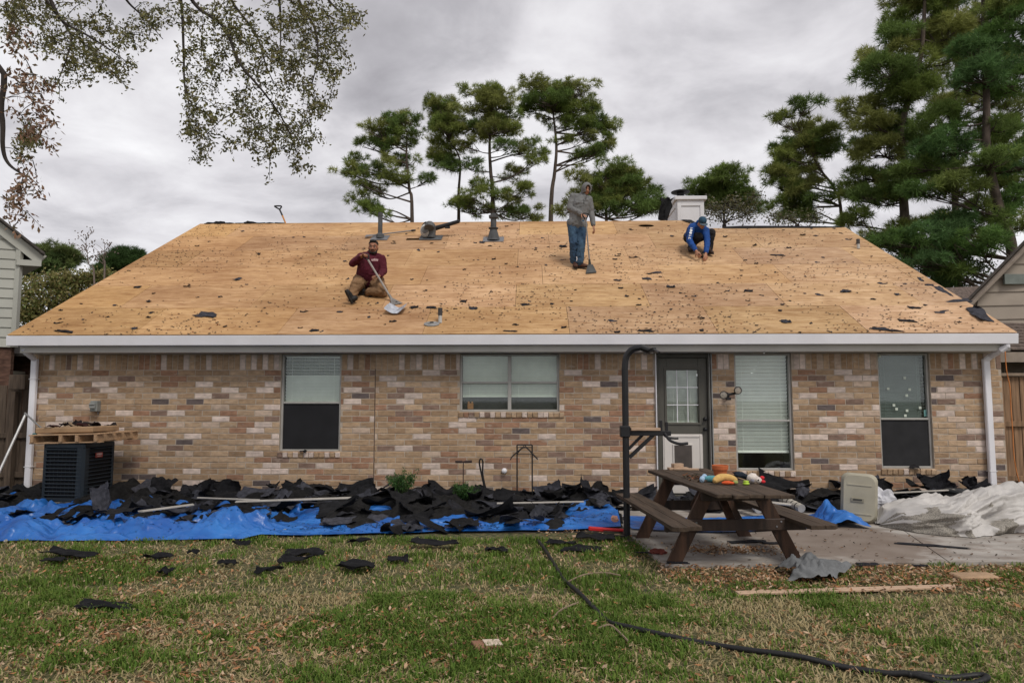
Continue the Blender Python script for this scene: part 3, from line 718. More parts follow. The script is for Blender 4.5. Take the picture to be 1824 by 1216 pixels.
def house_fixtures():
    # twin flood light
    p=W(1297,702,-.10); b=MB(); b.lathe((p.x-.01,.0,p.z-.02),[(.055,0),(.055,.03),(.03,.05)],14,(0,-1,0)); b.bar((p.x-.09,-.16,p.z-.02),(p.x+.12,-.16,p.z+.02),.035,.035); b.bar((p.x,-.02,p.z-.02),(p.x,-.17,p.z),.03,.03); b.box((p.x-.01,-.15,p.z-.075),(.07,.06,.045))
    f=b.build('flood_light',BLACKM,HOUSE)
    for px,py in ((1289,703),(1314,695)):
        q=W(px,py,-.24); ax=Vector((.12 if px>1300 else -.1,-1,-.05))
        b=MB(); b.lathe(q-ax.normalized()*.09,[(.02,-.01),(.03,0),(.04,.04),(.062,.08),(.066,.095),(.066,.11),(.056,.11),(.054,.10)],18,ax); h=b.build('lamp_head',mat('lamp_black',(.02,.018,.016),.4,spec=.5),f,smooth=False)
        b=MB(); b.lathe(q-ax.normalized()*.09,[(.055,.098),(.055,.103),(.02,.106),(0,.107)],18,ax); b.build('lens',mat('lamp_lens',(.28,.25,.21),.2,.2,30,spec=.7),f)
    p=W(167,723,-.10); b=MB(); b.box((p.x,-.055,p.z),(.125,.11,.185),bev=.008); b.box((p.x,-.145,p.z+.01),(.10,.015,.09),bev=.004); b.box((p.x,-.155,p.z+.03),(.10,.03,.012),bev=.003); b.build('disconnect_box',mat('grey_plastic',(.24,.25,.24),.5),HOUSE)
    b=MB(); b.tube([(p.x+.03,-.02,p.z-.09),(p.x+.03,-.02,p.z-.14)],.012,8); b.build('conduit',GREYM,HOUSE)
    p=W(898,839,-.1); b=MB(); b.lathe((p.x,.0,p.z),[(.045,0),(.048,.02),(.044,.05),(.03,.068),(0,.072)],18,(0,-1,0)); b.build('faucet_cover',WHITE,HOUSE,smooth=True)
    # chimney behind the ridge
    ch=MB(); X0,X1=4.02,4.60; 
    q=W(1206,350,7.1); r=W(1253,350,7.1); X0,X1=q.x,r.x; zt=W(1230,357,7.1).z; yb=8.6; y0=7.1; cx=(X0+X1)/2; cy=(y0+yb)/2
    CW=mat('chimney_white',(.68,.67,.69),.55,.06,2,bump=.08)
    ch.box((cx,cy,(4.6+zt)/2),(X1-X0,yb-y0,zt-4.6)); 
    for X in (X0+.05,X1-.05): ch.box((X,y0-.012,(4.6+zt)/2),(.11,.026,zt-4.6),bev=.004)
    ch.box((cx,y0-.013,zt-.08),(X1-X0-.21,.024,.16),bev=.004)
    for Y in (y0+.07,yb-.07): ch.box((X0-.012,Y,(4.6+zt)/2),(.026,.12,zt-4.6),bev=.004)
    ch.box((X0-.013,cy,zt-.08),(.024,yb-y0-.27,.16),bev=.004)
    c=ch.build('chimney',CW,HOUSE)
    t=MB(); t.box((cx,cy,zt+.055),(X1-X0+.16,yb-y0+.16,.11),bev=.015); t.build('chimney_cap',CW,HOUSE)
    g=MB(); fx=cx-.17; fy=y0+.45; g.lathe((fx,fy,zt+.11),[(.27,.0),(.30,.05),(.2,.1),(.10,.12),(.10,.28)],20); g.lathe((fx,fy,zt+.36),[(.02,-.02),(.26,.0),(.265,.02),(.06,.06),(0,.07)],24); g.build('flue_cap',mat('flue_dark',(.03,.03,.032),.6,metal=.2),HOUSE)
house_fixtures()
def roof_fixtures():
    PIPE=mat('vent_grey',(.075,.078,.082),.7,.3,5,bump=.2)
    def base(p,w,l): 
        b=MB(); x=p.x; s=(p-Vector((0,EY,EZ))).dot(RS); b.prism([rpt(x-w/2,s-l/2,.008),rpt(x+w/2,s-l/2,.008),rpt(x+w/2,s+l/2,.008),rpt(x-w/2,s+l/2,.008)],RN*.008); return b
    # tall plain vent
    p=RF(677,424); b=MB(); b.tube([p,p+Vector((0,0,.62))],.055,14); b.lathe(p+Vector((0,0,.02)),[(.10,-.03),(.095,.06),(.06,.10)],14); b.lathe(p+Vector((0,0,.55)),[(.062,0),(.062,.08),(.05,.085)],14); v=b.build('vent_pipe',PIPE,HOUSE,smooth=False)
    base(p,.42,.42).build('base_plate',GREYM,v)
    # second vent with cone and collar
    p=RF(879,427); b=MB(); b.lathe(p+Vector((0,0,-.03)),[(.17,0),(.15,.05),(.09,.26),(.085,.29),(.12,.30),(.12,.32),(.07,.33),(.07,.55),(.11,.56),(.115,.62),(.06,.64),(.06,.67),(0,.67)],18); v=b.build('vent_pipe',PIPE,HOUSE)
    base(p,.5,.42).build('base_plate',GREYM,v)
    # small lead-topped pipes
    for px,py,h in ((784,575,.26),(1529,443,.22)):
        p=RF(px,py); b=MB(); b.tube([p,p+Vector((0,0,h*.5))],.032,10); b.m=1; b.tube([p+Vector((0,0,h*.5)),p+Vector((0,0,h))],.038,10); b.build('plumbing_pipe',[mat('pvc',(.5,.49,.47),.5),mat('lead',(.06,.055,.055),.7)],HOUSE)
    # gooseneck vent beside the blower
    p=RF(768,424); b=MB(); s=(p-Vector((0,EY,EZ))).dot(RS)
    b.tube(smooth_path([p,p+Vector((0,0,.17)),p+Vector((.0,-.04,.26)),p+Vector((-.02,-.15,.27)),p+Vector((-.02,-.2,.2))],4),[.11]*4+[.115]*9+[.12]*4,14); 
    v=b.build('gooseneck_vent',mat('gooseneck',(.11,.11,.11),.6,.2,6,metal=.3),HOUSE); base(p,.55,.4).build('base_plate',PIPE,v)
roof_fixtures()
# ================================================================== NEIGHBOUR HOUSES AND FENCES
SIDL=mat('siding_pale',(.40,.40,.36),.7,.06,2,bump=.1); SIDR=mat('siding_tan',(.335,.285,.235),.75,.08,2,bump=.1)
ROOFL=mat('old_shingle',(.075,.066,.06),.95,.35,6,(1,1,3),.5,50); RBRICK=mat('red_brick',(.10,.055,.04),.95,.4,7,(1,1,3),.4,40)
FENL=mat('fence_grey',(.085,.062,.046),.9,.35,5,(6,6,.6),.3,40); FENR=mat('fence_cedar',(.235,.145,.085),.85,.35,4,(7,7,.5),.3,40)
def neighbours():
    # left: two storey gable end, seen at an angle
    Y=2.2; c=W(29,560,Y); h=thing('neighbour_house','pale grey sided two storey house cut off by the left edge of the picture','house',(c.x,Y,0))
    e=W(55,422,Y); pk=W(0,372,Y); sl=(pk.z-e.z)/(pk.x-e.x); dirv=Vector((-1,-.42,0)).normalized()
    zb=2.78; i=0; z=zb
    def top(d): return W(28,432,Y).z+d*abs(sl)*.95     # height of the rake above a point d metres left of the corner
    while z<8.2:
        zt=z+.205
        d0=max(0,(z-top(0))/(abs(sl)*.95)); d1=6.0; d0b=max(0,(zt-top(0))/(abs(sl)*.95))
        if d0>=d1: break
        p=lambda d,zz,o=0: c*1+dirv*d+Vector((0,0,zz-c.z))+Vector((-.42,1,0)).normalized()*(-o)*-1*-1
        nrm=Vector((dirv.y,-dirv.x,0)).normalized(); nrm=nrm if nrm.y<0 else -nrm
        q=lambda d,zz,o: Vector((c.x,Y,0))+dirv*d+Vector((0,0,zz))+nrm*o
        b=MB(); b.add([q(d0,z,.03),q(d1,z,.03),q(d1,zt,.008),q(d0b,zt,.008),q(d0,z,0),q(d1,z,0),q(d1,zt,-.01),q(d0b,zt,-.01)],[(3,2,1,0),(0,1,5,4),(4,7,3,0),(7,6,2,3)]); b.build('siding_board',SIDL,h); z=zt
    q=lambda d,zz,o: Vector((c.x,Y,0))+dirv*d+Vector((0,0,zz))+nrm*o
    side=Vector((-.74,.67,0))
    b=MB(); b.bar(q(.0,zb,.02),q(.0,top(0),.02),.10,.10,bev=.005); b.build('corner_board',SIDL,h)
    b=MB(); b.add([q(0,0,-.02),q(6,0,-.02),q(6,zb,-.02),q(0,zb,-.02)],[(3,2,1,0)]); b.prism([q(0,0,-.02),q(0,0,-.02)+side*6,q(0,zb,-.02)+side*6,q(0,zb,-.02)],dirv*.05); b.build('brick_base',RBRICK,h)
    b=MB(); b.prism([q(0.02,zb,-.02),q(.02,zb,-.02)+side*6,q(.02,top(0),-.02)+side*6,q(.02,top(0),-.02)],dirv*.05); b.build('side_wall',SIDL,h)
    b=MB(); e0=q(-.42,top(0)-.42*abs(sl),.06); e1=q(6,top(6),.06); b.bar(e0,e1,.24,.05,upv=nrm); b.build('rake_board',SIDL,h)
    b=MB(); r0=q(-.5,top(0)-.5*abs(sl)+.16,.22); r1=q(6,top(6)+.16,.22); b.prism([r0,r1,r1+Vector((0,0,.05)),r0+Vector((0,0,.05))],side*6); b.build('roof',ROOFL,h)
    b=MB(); b.prism([q(-.42,top(0)-.5,.12),q(.02,top(0)-.5,.12),q(.02,top(0)-.38,.12),q(-.42,top(0)-.38,.12)],side*6); b.build('eave_soffit',SIDL,h)
    # low side roof and its eave poking out behind the near house
    b=MB(); a=W(30,580,3.0); b.prism([(a.x-1.2,2.6,2.62),(a.x+.75,2.6,2.62),(a.x+.75,5.5,3.75),(a.x-1.2,5.5,3.75)],(0,0,.06)); b.build('low_roof',ROOFL,h)
    b=MB(); b.box((a.x-.1,2.68,2.45),(.55,.1,.26)); b.box((a.x-.05,2.9,2.2),(.45,.5,.22)); b.build('low_eave',SIDL,h)
    b=MB(); b.box((a.x-.3,4.1,1.45),(1.9,2.0,2.9),bev=0); b.build('low_wing_wall',RBRICK,h)
    # right: gable end with tan lap siding
    Y=1.9; p0=W(1736,528,Y); p1=W(1824,430,Y); sl=(p1.z-p0.z)/(p1.x-p0.x); h=thing('neighbour_house','tan sided house with a steep gable beyond the fence on the right','house',(p0.x+1,Y,0))
    z=W(1800,618,Y).z; xr=p0.x+6; k=0
    while z<p0.z+5:
        zt=z+.27; xa=max(p0.x+.02,p0.x+(z-p0.z)/sl); xb=max(p0.x+.02,p0.x+(zt-p0.z)/sl)
        if xa>xr: break
        yy=lambda x:Y-(x-p0.x)*.16
        b=MB(); b.add([(xa,yy(xa)-.03,z),(xr,yy(xr)-.03,z),(xr,yy(xr)-.008,zt),(xb,yy(xb)-.008,zt),(xa,yy(xa),z),(xr,yy(xr),z)],[(0,1,2,3),(4,5,1,0)]); b.build('siding_board',SIDR,h); z=zt; k+=1
    b=MB(); a=Vector((p0.x-.25,Y-.1,p0.z-.25*sl+.02)); c=Vector((xr,Y-.1-6*.16,p0.z+6*sl)); b.bar(a,c,.05,.2,upv=(0,1,0)); b.build('rake_board',mat('rake_tan',(.26,.215,.175),.7),h)
    b=MB(); up=Vector((-.5,0,.6)).normalized()*.06; b.prism([a+up,c+up,c+up*1.8,a+up*1.8],(5.2,6,0)); b.build('roof',ROOFL,h)
    v=W(1803,497,Y-.2); b=MB(); b.box((v.x+.3,v.y+.02,v.z),(.9,.06,.2)); 
    b.build('gable_vent',mat('vent_green',(.16,.18,.165),.7),h)
    b=MB(); b.add([(p0.x,Y+.02,0),(xr,Y-.9,0),(xr,Y-.9,p0.z+6*sl),(p0.x,Y+.02,p0.z)],[(0,1,2,3)]); b.build('gable_wall',SIDR,h)
    # lower porch roof in shingle courses
    A=W(1783,600,.9); lo=W(1800,626,.55); rf=MB()
    for i in range(9):
        t0,t1=i/9,(i+1)/9; P=lambda x,t:Vector((x,.55+1.25*t,lo.z+.62*t)); rf.prism([P(8.06+.0,t0),P(12,t0),P(12,t1),P(8.06+.0,t1)],(0,0,.028-.0))
        rf.v[-4:]=[q+Vector((0,0,.0)) for q in rf.v[-4:]]
        for j in (-8,-7,-4,-3): rf.v[j]+=Vector((0,0,.03 if j in(-4,-3,-8,-7) and j in (-8,-7,-4,-3) else 0))
    rf.build('porch_roof',mat('brown_shingle',(.13,.10,.085),.95,.4,9,(3,1,1),.5,60),h)
    b=MB(); b.box((10.05,.57,lo.z-.10),(3.95,.05,.18)); b.build('porch_fascia',mat('rake_tan',(0,0,0)),h)
    b=MB(); b.box((10.05,1.2,lo.z-.13),(3.9,1.2,.02),bev=0); b.build('porch_soffit',ROOM,h)
    # far shingled slope seen between this house's gable and the near roof
    b=MB(); a=W(1700,522,4.5); c=W(1752,508,4.5); b.prism([(a.x-.5,4.5,a.z-.9),(c.x+2,4.5,a.z-.9),(c.x+2,7,a.z+.55),(a.x+.2,7,a.z+.42)],(0,0,.05)); b.build('rear_roof',mat('brown_shingle',(0,0,0)),h)
neighbours()
def fences():
    def fence(name,label,x0,x1,Y,zt,m,w,dz,ragged=.02,n0=0):
        f=thing(name,label,'fence',((x0+x1)/2,Y,0)); x=x0
        while x<x1:
            ww=w*random.uniform(.95,1.04); z=zt+random.uniform(-ragged,ragged); b=MB(); b.box((x+ww/2,Y+random.uniform(-.006,.006),z/2),(ww-.008,.02,z),rotm(0,random.uniform(-.006,.006),0),bev=.003); b.build('board',m,f); x+=ww
        for z in dz: b=MB(); b.box(((x0+x1)/2,Y-.035,z),(x1-x0,.04,.09)); b.build('rail',m,f)
        return f
    f=fence('wooden_fence','dark weathered wooden fence beside the left end of the brick house',-11.4,-8.95,.55,2.0,FENL,.145,(.35,1.05),.05)
    p=W(16,760,.35); b=MB(); b.box((p.x,.42,.92),(.12,.1,1.84)); b.build('post',FENL,f)
    q=W(26,680,.3); b=MB(); b.box((q.x,.40,q.z),(.30,.10,.26)); b.build('cap_block',FENL,f)
    f=fence('wooden_fence','warm brown cedar fence panel right of the brick house',8.10,12.5,.45,2.10,FENR,.14,(1.28,.35),.008)
    b=MB(); b.box((10.3,.43,2.13),(4.4,.12,.05)); b.build('cap_rail',mat('cap_wood',(.25,.19,.14),.85,.2,5),f)
    b=MB(); b.box((8.14,.40,1.04),(.10,.09,2.08)); b.build('post',FENR,f)
    # orange cord hanging down the fence
    P=[W(x,y,.30) for x,y in ((1790,622),(1793,660),(1799,690),(1801,730),(1804,770),(1806,810),(1812,845),(1822,878))]
    b=MB(); b.tube(smooth_path(P,5),.009,6); b.build('extension_cord',mat('orange_cord',(.55,.20,.06),.6),smooth=True,label='thin orange cord hanging down the cedar fence at the right edge',cat='cord')
fences()
# ================================================================== TREES
def leaf_cloud(P,n_each,spread,size,aspect,cols,droop=0,seed=0):
    """quads around points P"""
    r=np.random.default_rng(seed); P=np.repeat(P,n_each,0); n=len(P); P=P+r.normal(0,1,(n,3))*spread
    u=r.normal(0,1,(n,3)); u[:,2]-=droop; u/=np.linalg.norm(u,axis=1)[:,None]; w=r.normal(0,1,(n,3)); p=np.cross(u,w); p/=np.linalg.norm(p,axis=1)[:,None]
    L=(size*r.uniform(.6,1.3,n))[:,None]; Wd=L*aspect/2
    v=np.stack([P,P+u*L*.5-p*Wd,P+u*L,P+u*L*.5+p*Wd],1).reshape(-1,3); o=np.arange(n)*4; f=np.stack([o,o+1,o+2,o+3],1)
    c=np.array(cols)[r.integers(0,len(cols),n)]*r.uniform(.65,1.3,(n,1)); return v,f,np.repeat(c,4,0)
def tufts(P,axis,length,width,n,col,seed):
    r=np.random.default_rng(seed); m=len(P); A=np.repeat(axis,n,0); Q=np.repeat(P,n,0); N=m*n
    d=A*.75+r.normal(0,.62,(N,3)); d/=np.linalg.norm(d,axis=1)[:,None]
    p=np.cross(d,r.normal(0,1,(N,3))); p/=np.linalg.norm(p,axis=1)[:,None]; L=(length*r.uniform(.65,1.2,N))[:,None]
    Q=Q+d*L*.08
    v=np.stack([Q-p*width/2,Q+p*width/2,Q+d*L+np.array([0,0,-.12])*L],1).reshape(-1,3); f=np.arange(N*3).reshape(-1,3)
    c=np.repeat(col,n,0)*r.uniform(.7,1.3,(N,1)); return v,f,np.repeat(c,3,0)
GREENS=[(.17,.225,.055),(.215,.255,.068),(.135,.20,.055),(.245,.265,.08)]
def pine(label,Y,trunk,blobs,r0,tuft=.27,dens=1.0,greens=GREENS,depthf=1.0,seed=1,group=None,fill=24,bark=None,name='pine_tree',twigs=1.0):
    rr=np.random.default_rng(seed); dist=Y+CAM_D; k=dist/FPX
    T=[W(x,y,Y) for x,y in trunk]; base=Vector((T[0].x-(T[1].x-T[0].x)*.3,Y,0)); T=[base]+T
    root=thing(name,label,'tree',tuple(base),group)
    Tp=smooth_path(T,5); n=len(Tp); tot=Tp[-1].z; b=MB(); b.tube(Tp,[max(.03,r0*(1-.82*(p.z/tot)**1.2)) for p in Tp],9); b.build('trunk',bark or BARK,root,smooth=True)
    ex=[]
    for _ in range(fill):
        p_,q_=[blobs[i] for i in rr.integers(0,len(blobs),2)]
        if abs(p_[0]-q_[0])<95 and abs(p_[1]-q_[1])<80: ex.append(((p_[0]+q_[0])/2+rr.uniform(-8,8),(p_[1]+q_[1])/2+rr.uniform(-6,6),22,9))
    blobs=list(blobs)+ex
    TA=np.array([tuple(p) for p in Tp]); PT=[];AX=[];CC=[]
    for bi,(bx,by,ax,ay) in enumerate(blobs):
        c0=W(bx,by,Y); rx,rz=ax*k*1.22,ay*k*1.3; ry=max(rx*.75,rz)*depthf
        c=np.array(c0)+np.array([0,rr.uniform(-1,1)*rx*.7,0])
        # limb leaves the trunk below the clump
        below=np.abs(TA[:,2]-(c[2]-rr.uniform(.1,.6)*np.linalg.norm(c[:2]-TA[:,:2],axis=1)))
        j=int(np.argmin(below+.1*np.linalg.norm(c[:2]-TA[:,:2],axis=1))); a=Vector(TA[j]); e=Vector(c)+Vector((0,0,-rz*.4)); m=a.lerp(e,.5)+Vector((rr.uniform(-.15,.15),rr.uniform(-.15,.15),rr.uniform(-.16,.07)*(e-a).length))
        lb=MB(); L=smooth_path([a,m,e],5); rb=min(r0*.26,.02+.013*(e-a).length); lb.tube(L,[rb*(1-.7*i/(len(L)-1)) for i in range(len(L))],5,cap=False)
        npad=max(7,int((rx*rz*9+5.5*rx)*dens)); g=np.array(greens[rr.integers(0,len(greens))])
        for q in range(npad):
            u=rr.normal(0,1,3); u/=np.linalg.norm(u); s=rr.uniform(.25,1)**.5
            pc=c+u*np.array([rx,ry,rz])*s*.88; pr=rr.uniform(.24,.62)*min(1.0,.35+rx*.35)
            # twig
            st=L[rr.integers(5,len(L))]; lb.tube([st,st.lerp(Vector(pc),.55)+Vector((0,0,-.08)),Vector(pc)],[.028,.018,.008],3,cap=False)
            nt=max(8,int(58*(pr/.6)**1.6)); off=rr.normal(0,1,(nt,3)); off/=np.linalg.norm(off,axis=1)[:,None]; off*=rr.uniform(.45,1,(nt,1))
            off[:,2]=off[:,2]*.55+.12; P=pc+off*pr; A=off+np.array([0,0,.55])+.5*u; A/=np.linalg.norm(A,axis=1)[:,None]
            PT.append(P);AX.append(A);CC.append(np.tile(g*rr.uniform(.75,1.35),(nt,1)))
        lb.build('limb',bark or BARK,root,smooth=True)
    P=np.concatenate(PT);A=np.concatenate(AX);C=np.concatenate(CC)
    v,f,c=tufts(P,A,tuft,tuft*.085,12,C,seed+5); np_obj('crown',v,f,NEED,c,parent=root)
    return root
def all_pines():
    G='pines standing behind the house'
    pine('short pine with layered clumps left of the pine group behind the roof',24,[(734,391),(729,337),(724,280),(725,235)],[(720,207,30,18),(667,237,26,13),(633,290,24,14),(724,287,24,12),(700,317,36,15),(647,327,24,14),(637,352,18,10),(668,378,30,12),(740,228,20,14),(690,214,13,12),(760,322,14,8),(690,262,20,10),(720,250,26,10),(625,305,12,10)],.22,seed=11,group=G)
    pine('leaning pine with a lone top tuft, second from left behind the roof',27,[(817,390),(817,341),(819,284),(800,250)],[(770,177,17,10),(787,210,26,14),(804,232,28,16),(787,245,25,12),(777,277,20,12),(817,294,24,14),(797,300,20,10),(775,195,12,8),(800,180,14,10)],.22,seed=12,group=G)
    pine('dense full pine in the middle of the group behind the vent pipe',26,[(878,378),(874,307),(872,264),(874,200)],[(838,164,18,12),(870,163,32,15),(845,190,38,16),(891,185,32,16),(864,217,44,18),(838,254,28,14),(891,237,32,14),(901,267,22,12),(835,297,26,12),(845,355,26,14),(820,370,26,14),(912,307,26,12),(925,350,28,14),(945,375,30,12),(888,375,24,12),(948,264,26,16),(955,280,22,12),(850,330,20,8),(865,180,30,12),(910,200,20,14)],.27,seed=13,group=G)
    pine('tall umbrella topped pine with a long bare trunk behind the standing worker',28,[(981,391),(988,307),(991,260),(985,200)],[(951,160,28,14),(991,157,34,13),(1031,163,28,13),(941,187,22,14),(978,190,38,14),(1025,194,40,16),(1068,204,28,16),(1085,217,16,10),(1051,224,30,10),(1008,224,28,10),(1001,250,20,8),(1041,277,30,8),(1075,267,22,10),(1085,255,9,7),(960,175,25,12),(1000,175,36,12),(1050,182,22,12)],.28,seed=14,group=G)
    pine('low broad pine filling the gap between standing worker and chimney',21,[(1080,390),(1078,334),(1080,300)],[(1025,317,22,12),(1092,300,28,14),(1075,320,30,14),(1125,310,20,13),(1108,337,38,16),(1152,352,34,16),(1125,371,46,14),(1072,371,38,14),(1000,378,14,8),(1172,368,20,14),(1050,345,20,10)],.2,seed=15,group=G)
    pine('round topped pine right behind the white chimney',25,[(1290,395),(1285,350),(1282,325)],[(1280,322,46,15),(1243,330,24,12),(1312,342,36,16),(1335,372,22,16),(1270,345,40,14),(1300,365,40,14)],.2,seed=16,group=G,greens=[(.16,.22,.06),(.13,.19,.05)])
    pine('slender leaning pine just right of the bare ridge',20,[(1500,400),(1486,337),(1464,306),(1442,266),(1420,220)],[(1429,195,26,10),(1389,222,18,12),(1402,249,24,10),(1464,235,32,12),(1429,266,32,10),(1393,275,20,12),(1473,266,28,12),(1446,293,34,10),(1389,320,20,12),(1429,320,28,10),(1455,355,34,12),(1402,362,24,12),(1429,388,34,10),(1395,300,14,8)],.16,seed=17,group=G,tuft=.32)
    pine('huge spreading pine behind the right end of the roof',17,[(1613,417),(1609,346),(1611,284),(1606,222),(1640,100),(1650,-60)],[(1670,-20,70,24),(1650,20,58,22),(1600,60,40,20),(1590,100,48,22),(1650,110,58,22),(1560,140,48,18),(1540,180,42,15),(1620,170,58,20),(1690,60,50,26),(1530,222,36,14),(1600,230,58,18),(1570,270,48,16),(1545,310,42,14),(1620,310,48,15),(1560,350,48,13),(1520,388,28,12),(1640,388,26,8),(1570,436,44,14),(1655,455,50,16),(1590,330,40,12),(1660,250,40,16)],.27,seed=18,group=G,tuft=.30,dens=1.25,fill=55)
    pine('dark thick trunked pine nearest the right edge of the picture',13,[(1804,462),(1788,400),(1771,337),(1757,266),(1757,178),(1752,40),(1750,-80)],[(1760,-40,60,26),(1725,150,48,22),(1790,60,48,34),(1805,150,36,26),(1700,200,48,16),(1782,220,46,16),(1692,260,54,14),(1740,300,48,12),(1662,290,38,11),(1805,292,36,15),(1692,340,48,11),(1645,340,36,10),(1808,352,34,16),(1702,390,48,11),(1785,395,30,10),(1662,420,48,16),(1720,440,48,18),(1600,432,46,13),(1630,470,38,12),(1700,472,46,14),(1680,502,26,9),(1730,100,44,20),(1770,20,40,24),(1850,250,40,30),(1860,100,40,40)],.25,seed=19,group=G,tuft=.27,dens=1.5,fill=60,greens=[(.115,.20,.052),(.095,.175,.055),(.15,.215,.055),(.11,.20,.07),(.20,.25,.07)])
    pine('pine filling the gap between the two big right hand pines',20,[(1705,480),(1702,380),(1700,250),(1705,80),(1705,-40)],[(1700,50,50,22),(1745,170,50,20),(1690,190,40,16),(1755,250,50,18),(1690,300,44,14),(1760,330,54,16),(1812,190,40,24),(1815,110,40,22),(1800,270,44,18),(1790,10,50,26),(1810,400,40,16),(1745,400,44,14),(1690,400,40,12),(1760,90,40,20),(1640,60,36,16),(1835,330,40,24)],.22,seed=23,group=G,tuft=.28,dens=1.1,fill=40)
    pine('rounded pine at the far left beyond the roof edge',24,[(110,545),(108,500),(108,460)],[(96,447,36,12),(67,471,28,14),(128,463,24,12),(116,478,28,10),(90,460,30,10),(55,490,14,8)],.16,seed=20,group=G,greens=[(.10,.15,.05),(.13,.165,.055)])
    pine('small dark pine peeking over the left roof slope',22,[(232,520),(232,480),(232,455)],[(234,452,24,11),(212,468,18,10),(188,487,14,7),(245,465,22,10),(228,470,24,10)],.14,seed=21,group=G,greens=[(.055,.10,.03)])
all_pines()
def shrub_tree(label,Y,base,blobs,cols,seed,size=.13,n=9,twig_only=False,name='broadleaf_tree',dens=1):
    rr=np.random.default_rng(seed); k=(Y+CAM_D)/FPX; B=W(*base,Y); root=thing(name,label,'tree',(B.x,Y,0)); m=MB(); P=[]
    g=Vector((B.x,Y,0)); top=Vector((B.x,Y,B.z)); m.tube([g,top],[.12,.08],6)
    for bx,by,ax,ay in blobs:
        c=np.array(W(bx,by,Y)); rx,rz=ax*k,ay*k; e=Vector(c); m.tube(smooth_path([top,top.lerp(e,.5)+Vector((0,0,.1)),e],3),[.03,.028,.025,.02,.017,.014,.01],4,cap=False)
        N=int(260*rx*rz*dens)+40; u=rr.normal(0,1,(N,3)); u/=np.linalg.norm(u,axis=1)[:,None]; q=c+u*np.array([rx,max(rx,rz)*.8,rz])*rr.uniform(.3,1,(N,1)); P.append(q)
        for t in q[::6]: m.tube([e,e.lerp(Vector(t),.6)+Vector((0,0,.05)),Vector(t)],[.014,.009,.004],3,cap=False)
    m.build('branches',OAKB,root); P=np.concatenate(P)
    v,f,c=leaf_cloud(P,n,.14,size,.55,cols,seed=seed); np_obj('crown',v,f,LEAF,c,parent=root)
shrub_tree('olive green bushy tree behind the left roof slope',16,(95,590),[(74,508,38,18),(111,500,38,16),(45,530,18,18),(86,537,48,18),(138,498,26,14),(160,497,20,11),(60,560,40,14),(185,490,14,8),(40,560,20,20),(120,520,40,16)],[(.21,.21,.065),(.26,.23,.085),(.15,.19,.055),(.30,.25,.11)],31)
shrub_tree('half bare olive tree in front of the pine beside the chimney',15,(1290,400),[(1290,380,44,17),(1330,380,24,16),(1268,372,20,14),(1345,350,10,10),(1310,360,24,10)],[(.10,.105,.04),(.14,.12,.05),(.16,.15,.12)],32,n=4,size=.10)
shrub_tree('sparse pale brown tree at the foot of the right pines',14,(1420,400),[(1400,390,30,14),(1450,388,26,12),(1375,385,12,10)],[(.13,.13,.05),(.09,.11,.04),(.2,.17,.12)],33,n=4,size=.09)
shrub_tree('green brush showing under the big right pines',13.5,(1700,530),[(1650,480,40,18),(1690,510,30,12),(1600,440,30,14),(1740,480,30,24),(1560,425,24,10),(1720,520,24,10)],[(.06,.10,.025),(.09,.12,.03),(.05,.08,.02)],34,n=7,size=.1)
def bare_sapling(label,pts,Y,seed):
    rr=random.Random(seed); P=[W(x,y,Y) for x,y in pts]; b=MB(); g=Vector((P[0].x,Y,0)); path=smooth_path([g]+P,4); n=len(path); b.tube(path,[.05-.042*i/(n-1) for i in range(n)],5); t=P[-1]
    for i in range(16):
        a=path[rr.randint(n*2//3,n-1)]; e=a+Vector((rr.uniform(-.4,.4),rr.uniform(-.4,.4),rr.uniform(.1,.5))); b.tube([a,a.lerp(e,.5)+Vector((0,0,.04)),e],[.012,.009,.004],3)
        for j in range(5): q=e+Vector((rr.uniform(-.12,.12),rr.uniform(-.12,.12),rr.uniform(-.12,.12))); b.ball(q,.028,n=4,m=3)
    root=thing('bare_sapling',label,'tree',(g.x,Y,0)); b.build('stem',mat('grey_twig',(.17,.13,.11),.9),root)
bare_sapling('taller thin bare sapling with seed heads above the left bushes',[(168,505),(158,470),(153,428)],15,1)
bare_sapling('short thin bare sapling between the left bush and the dark pine',[(186,490),(184,470),(186,448)],15,2)
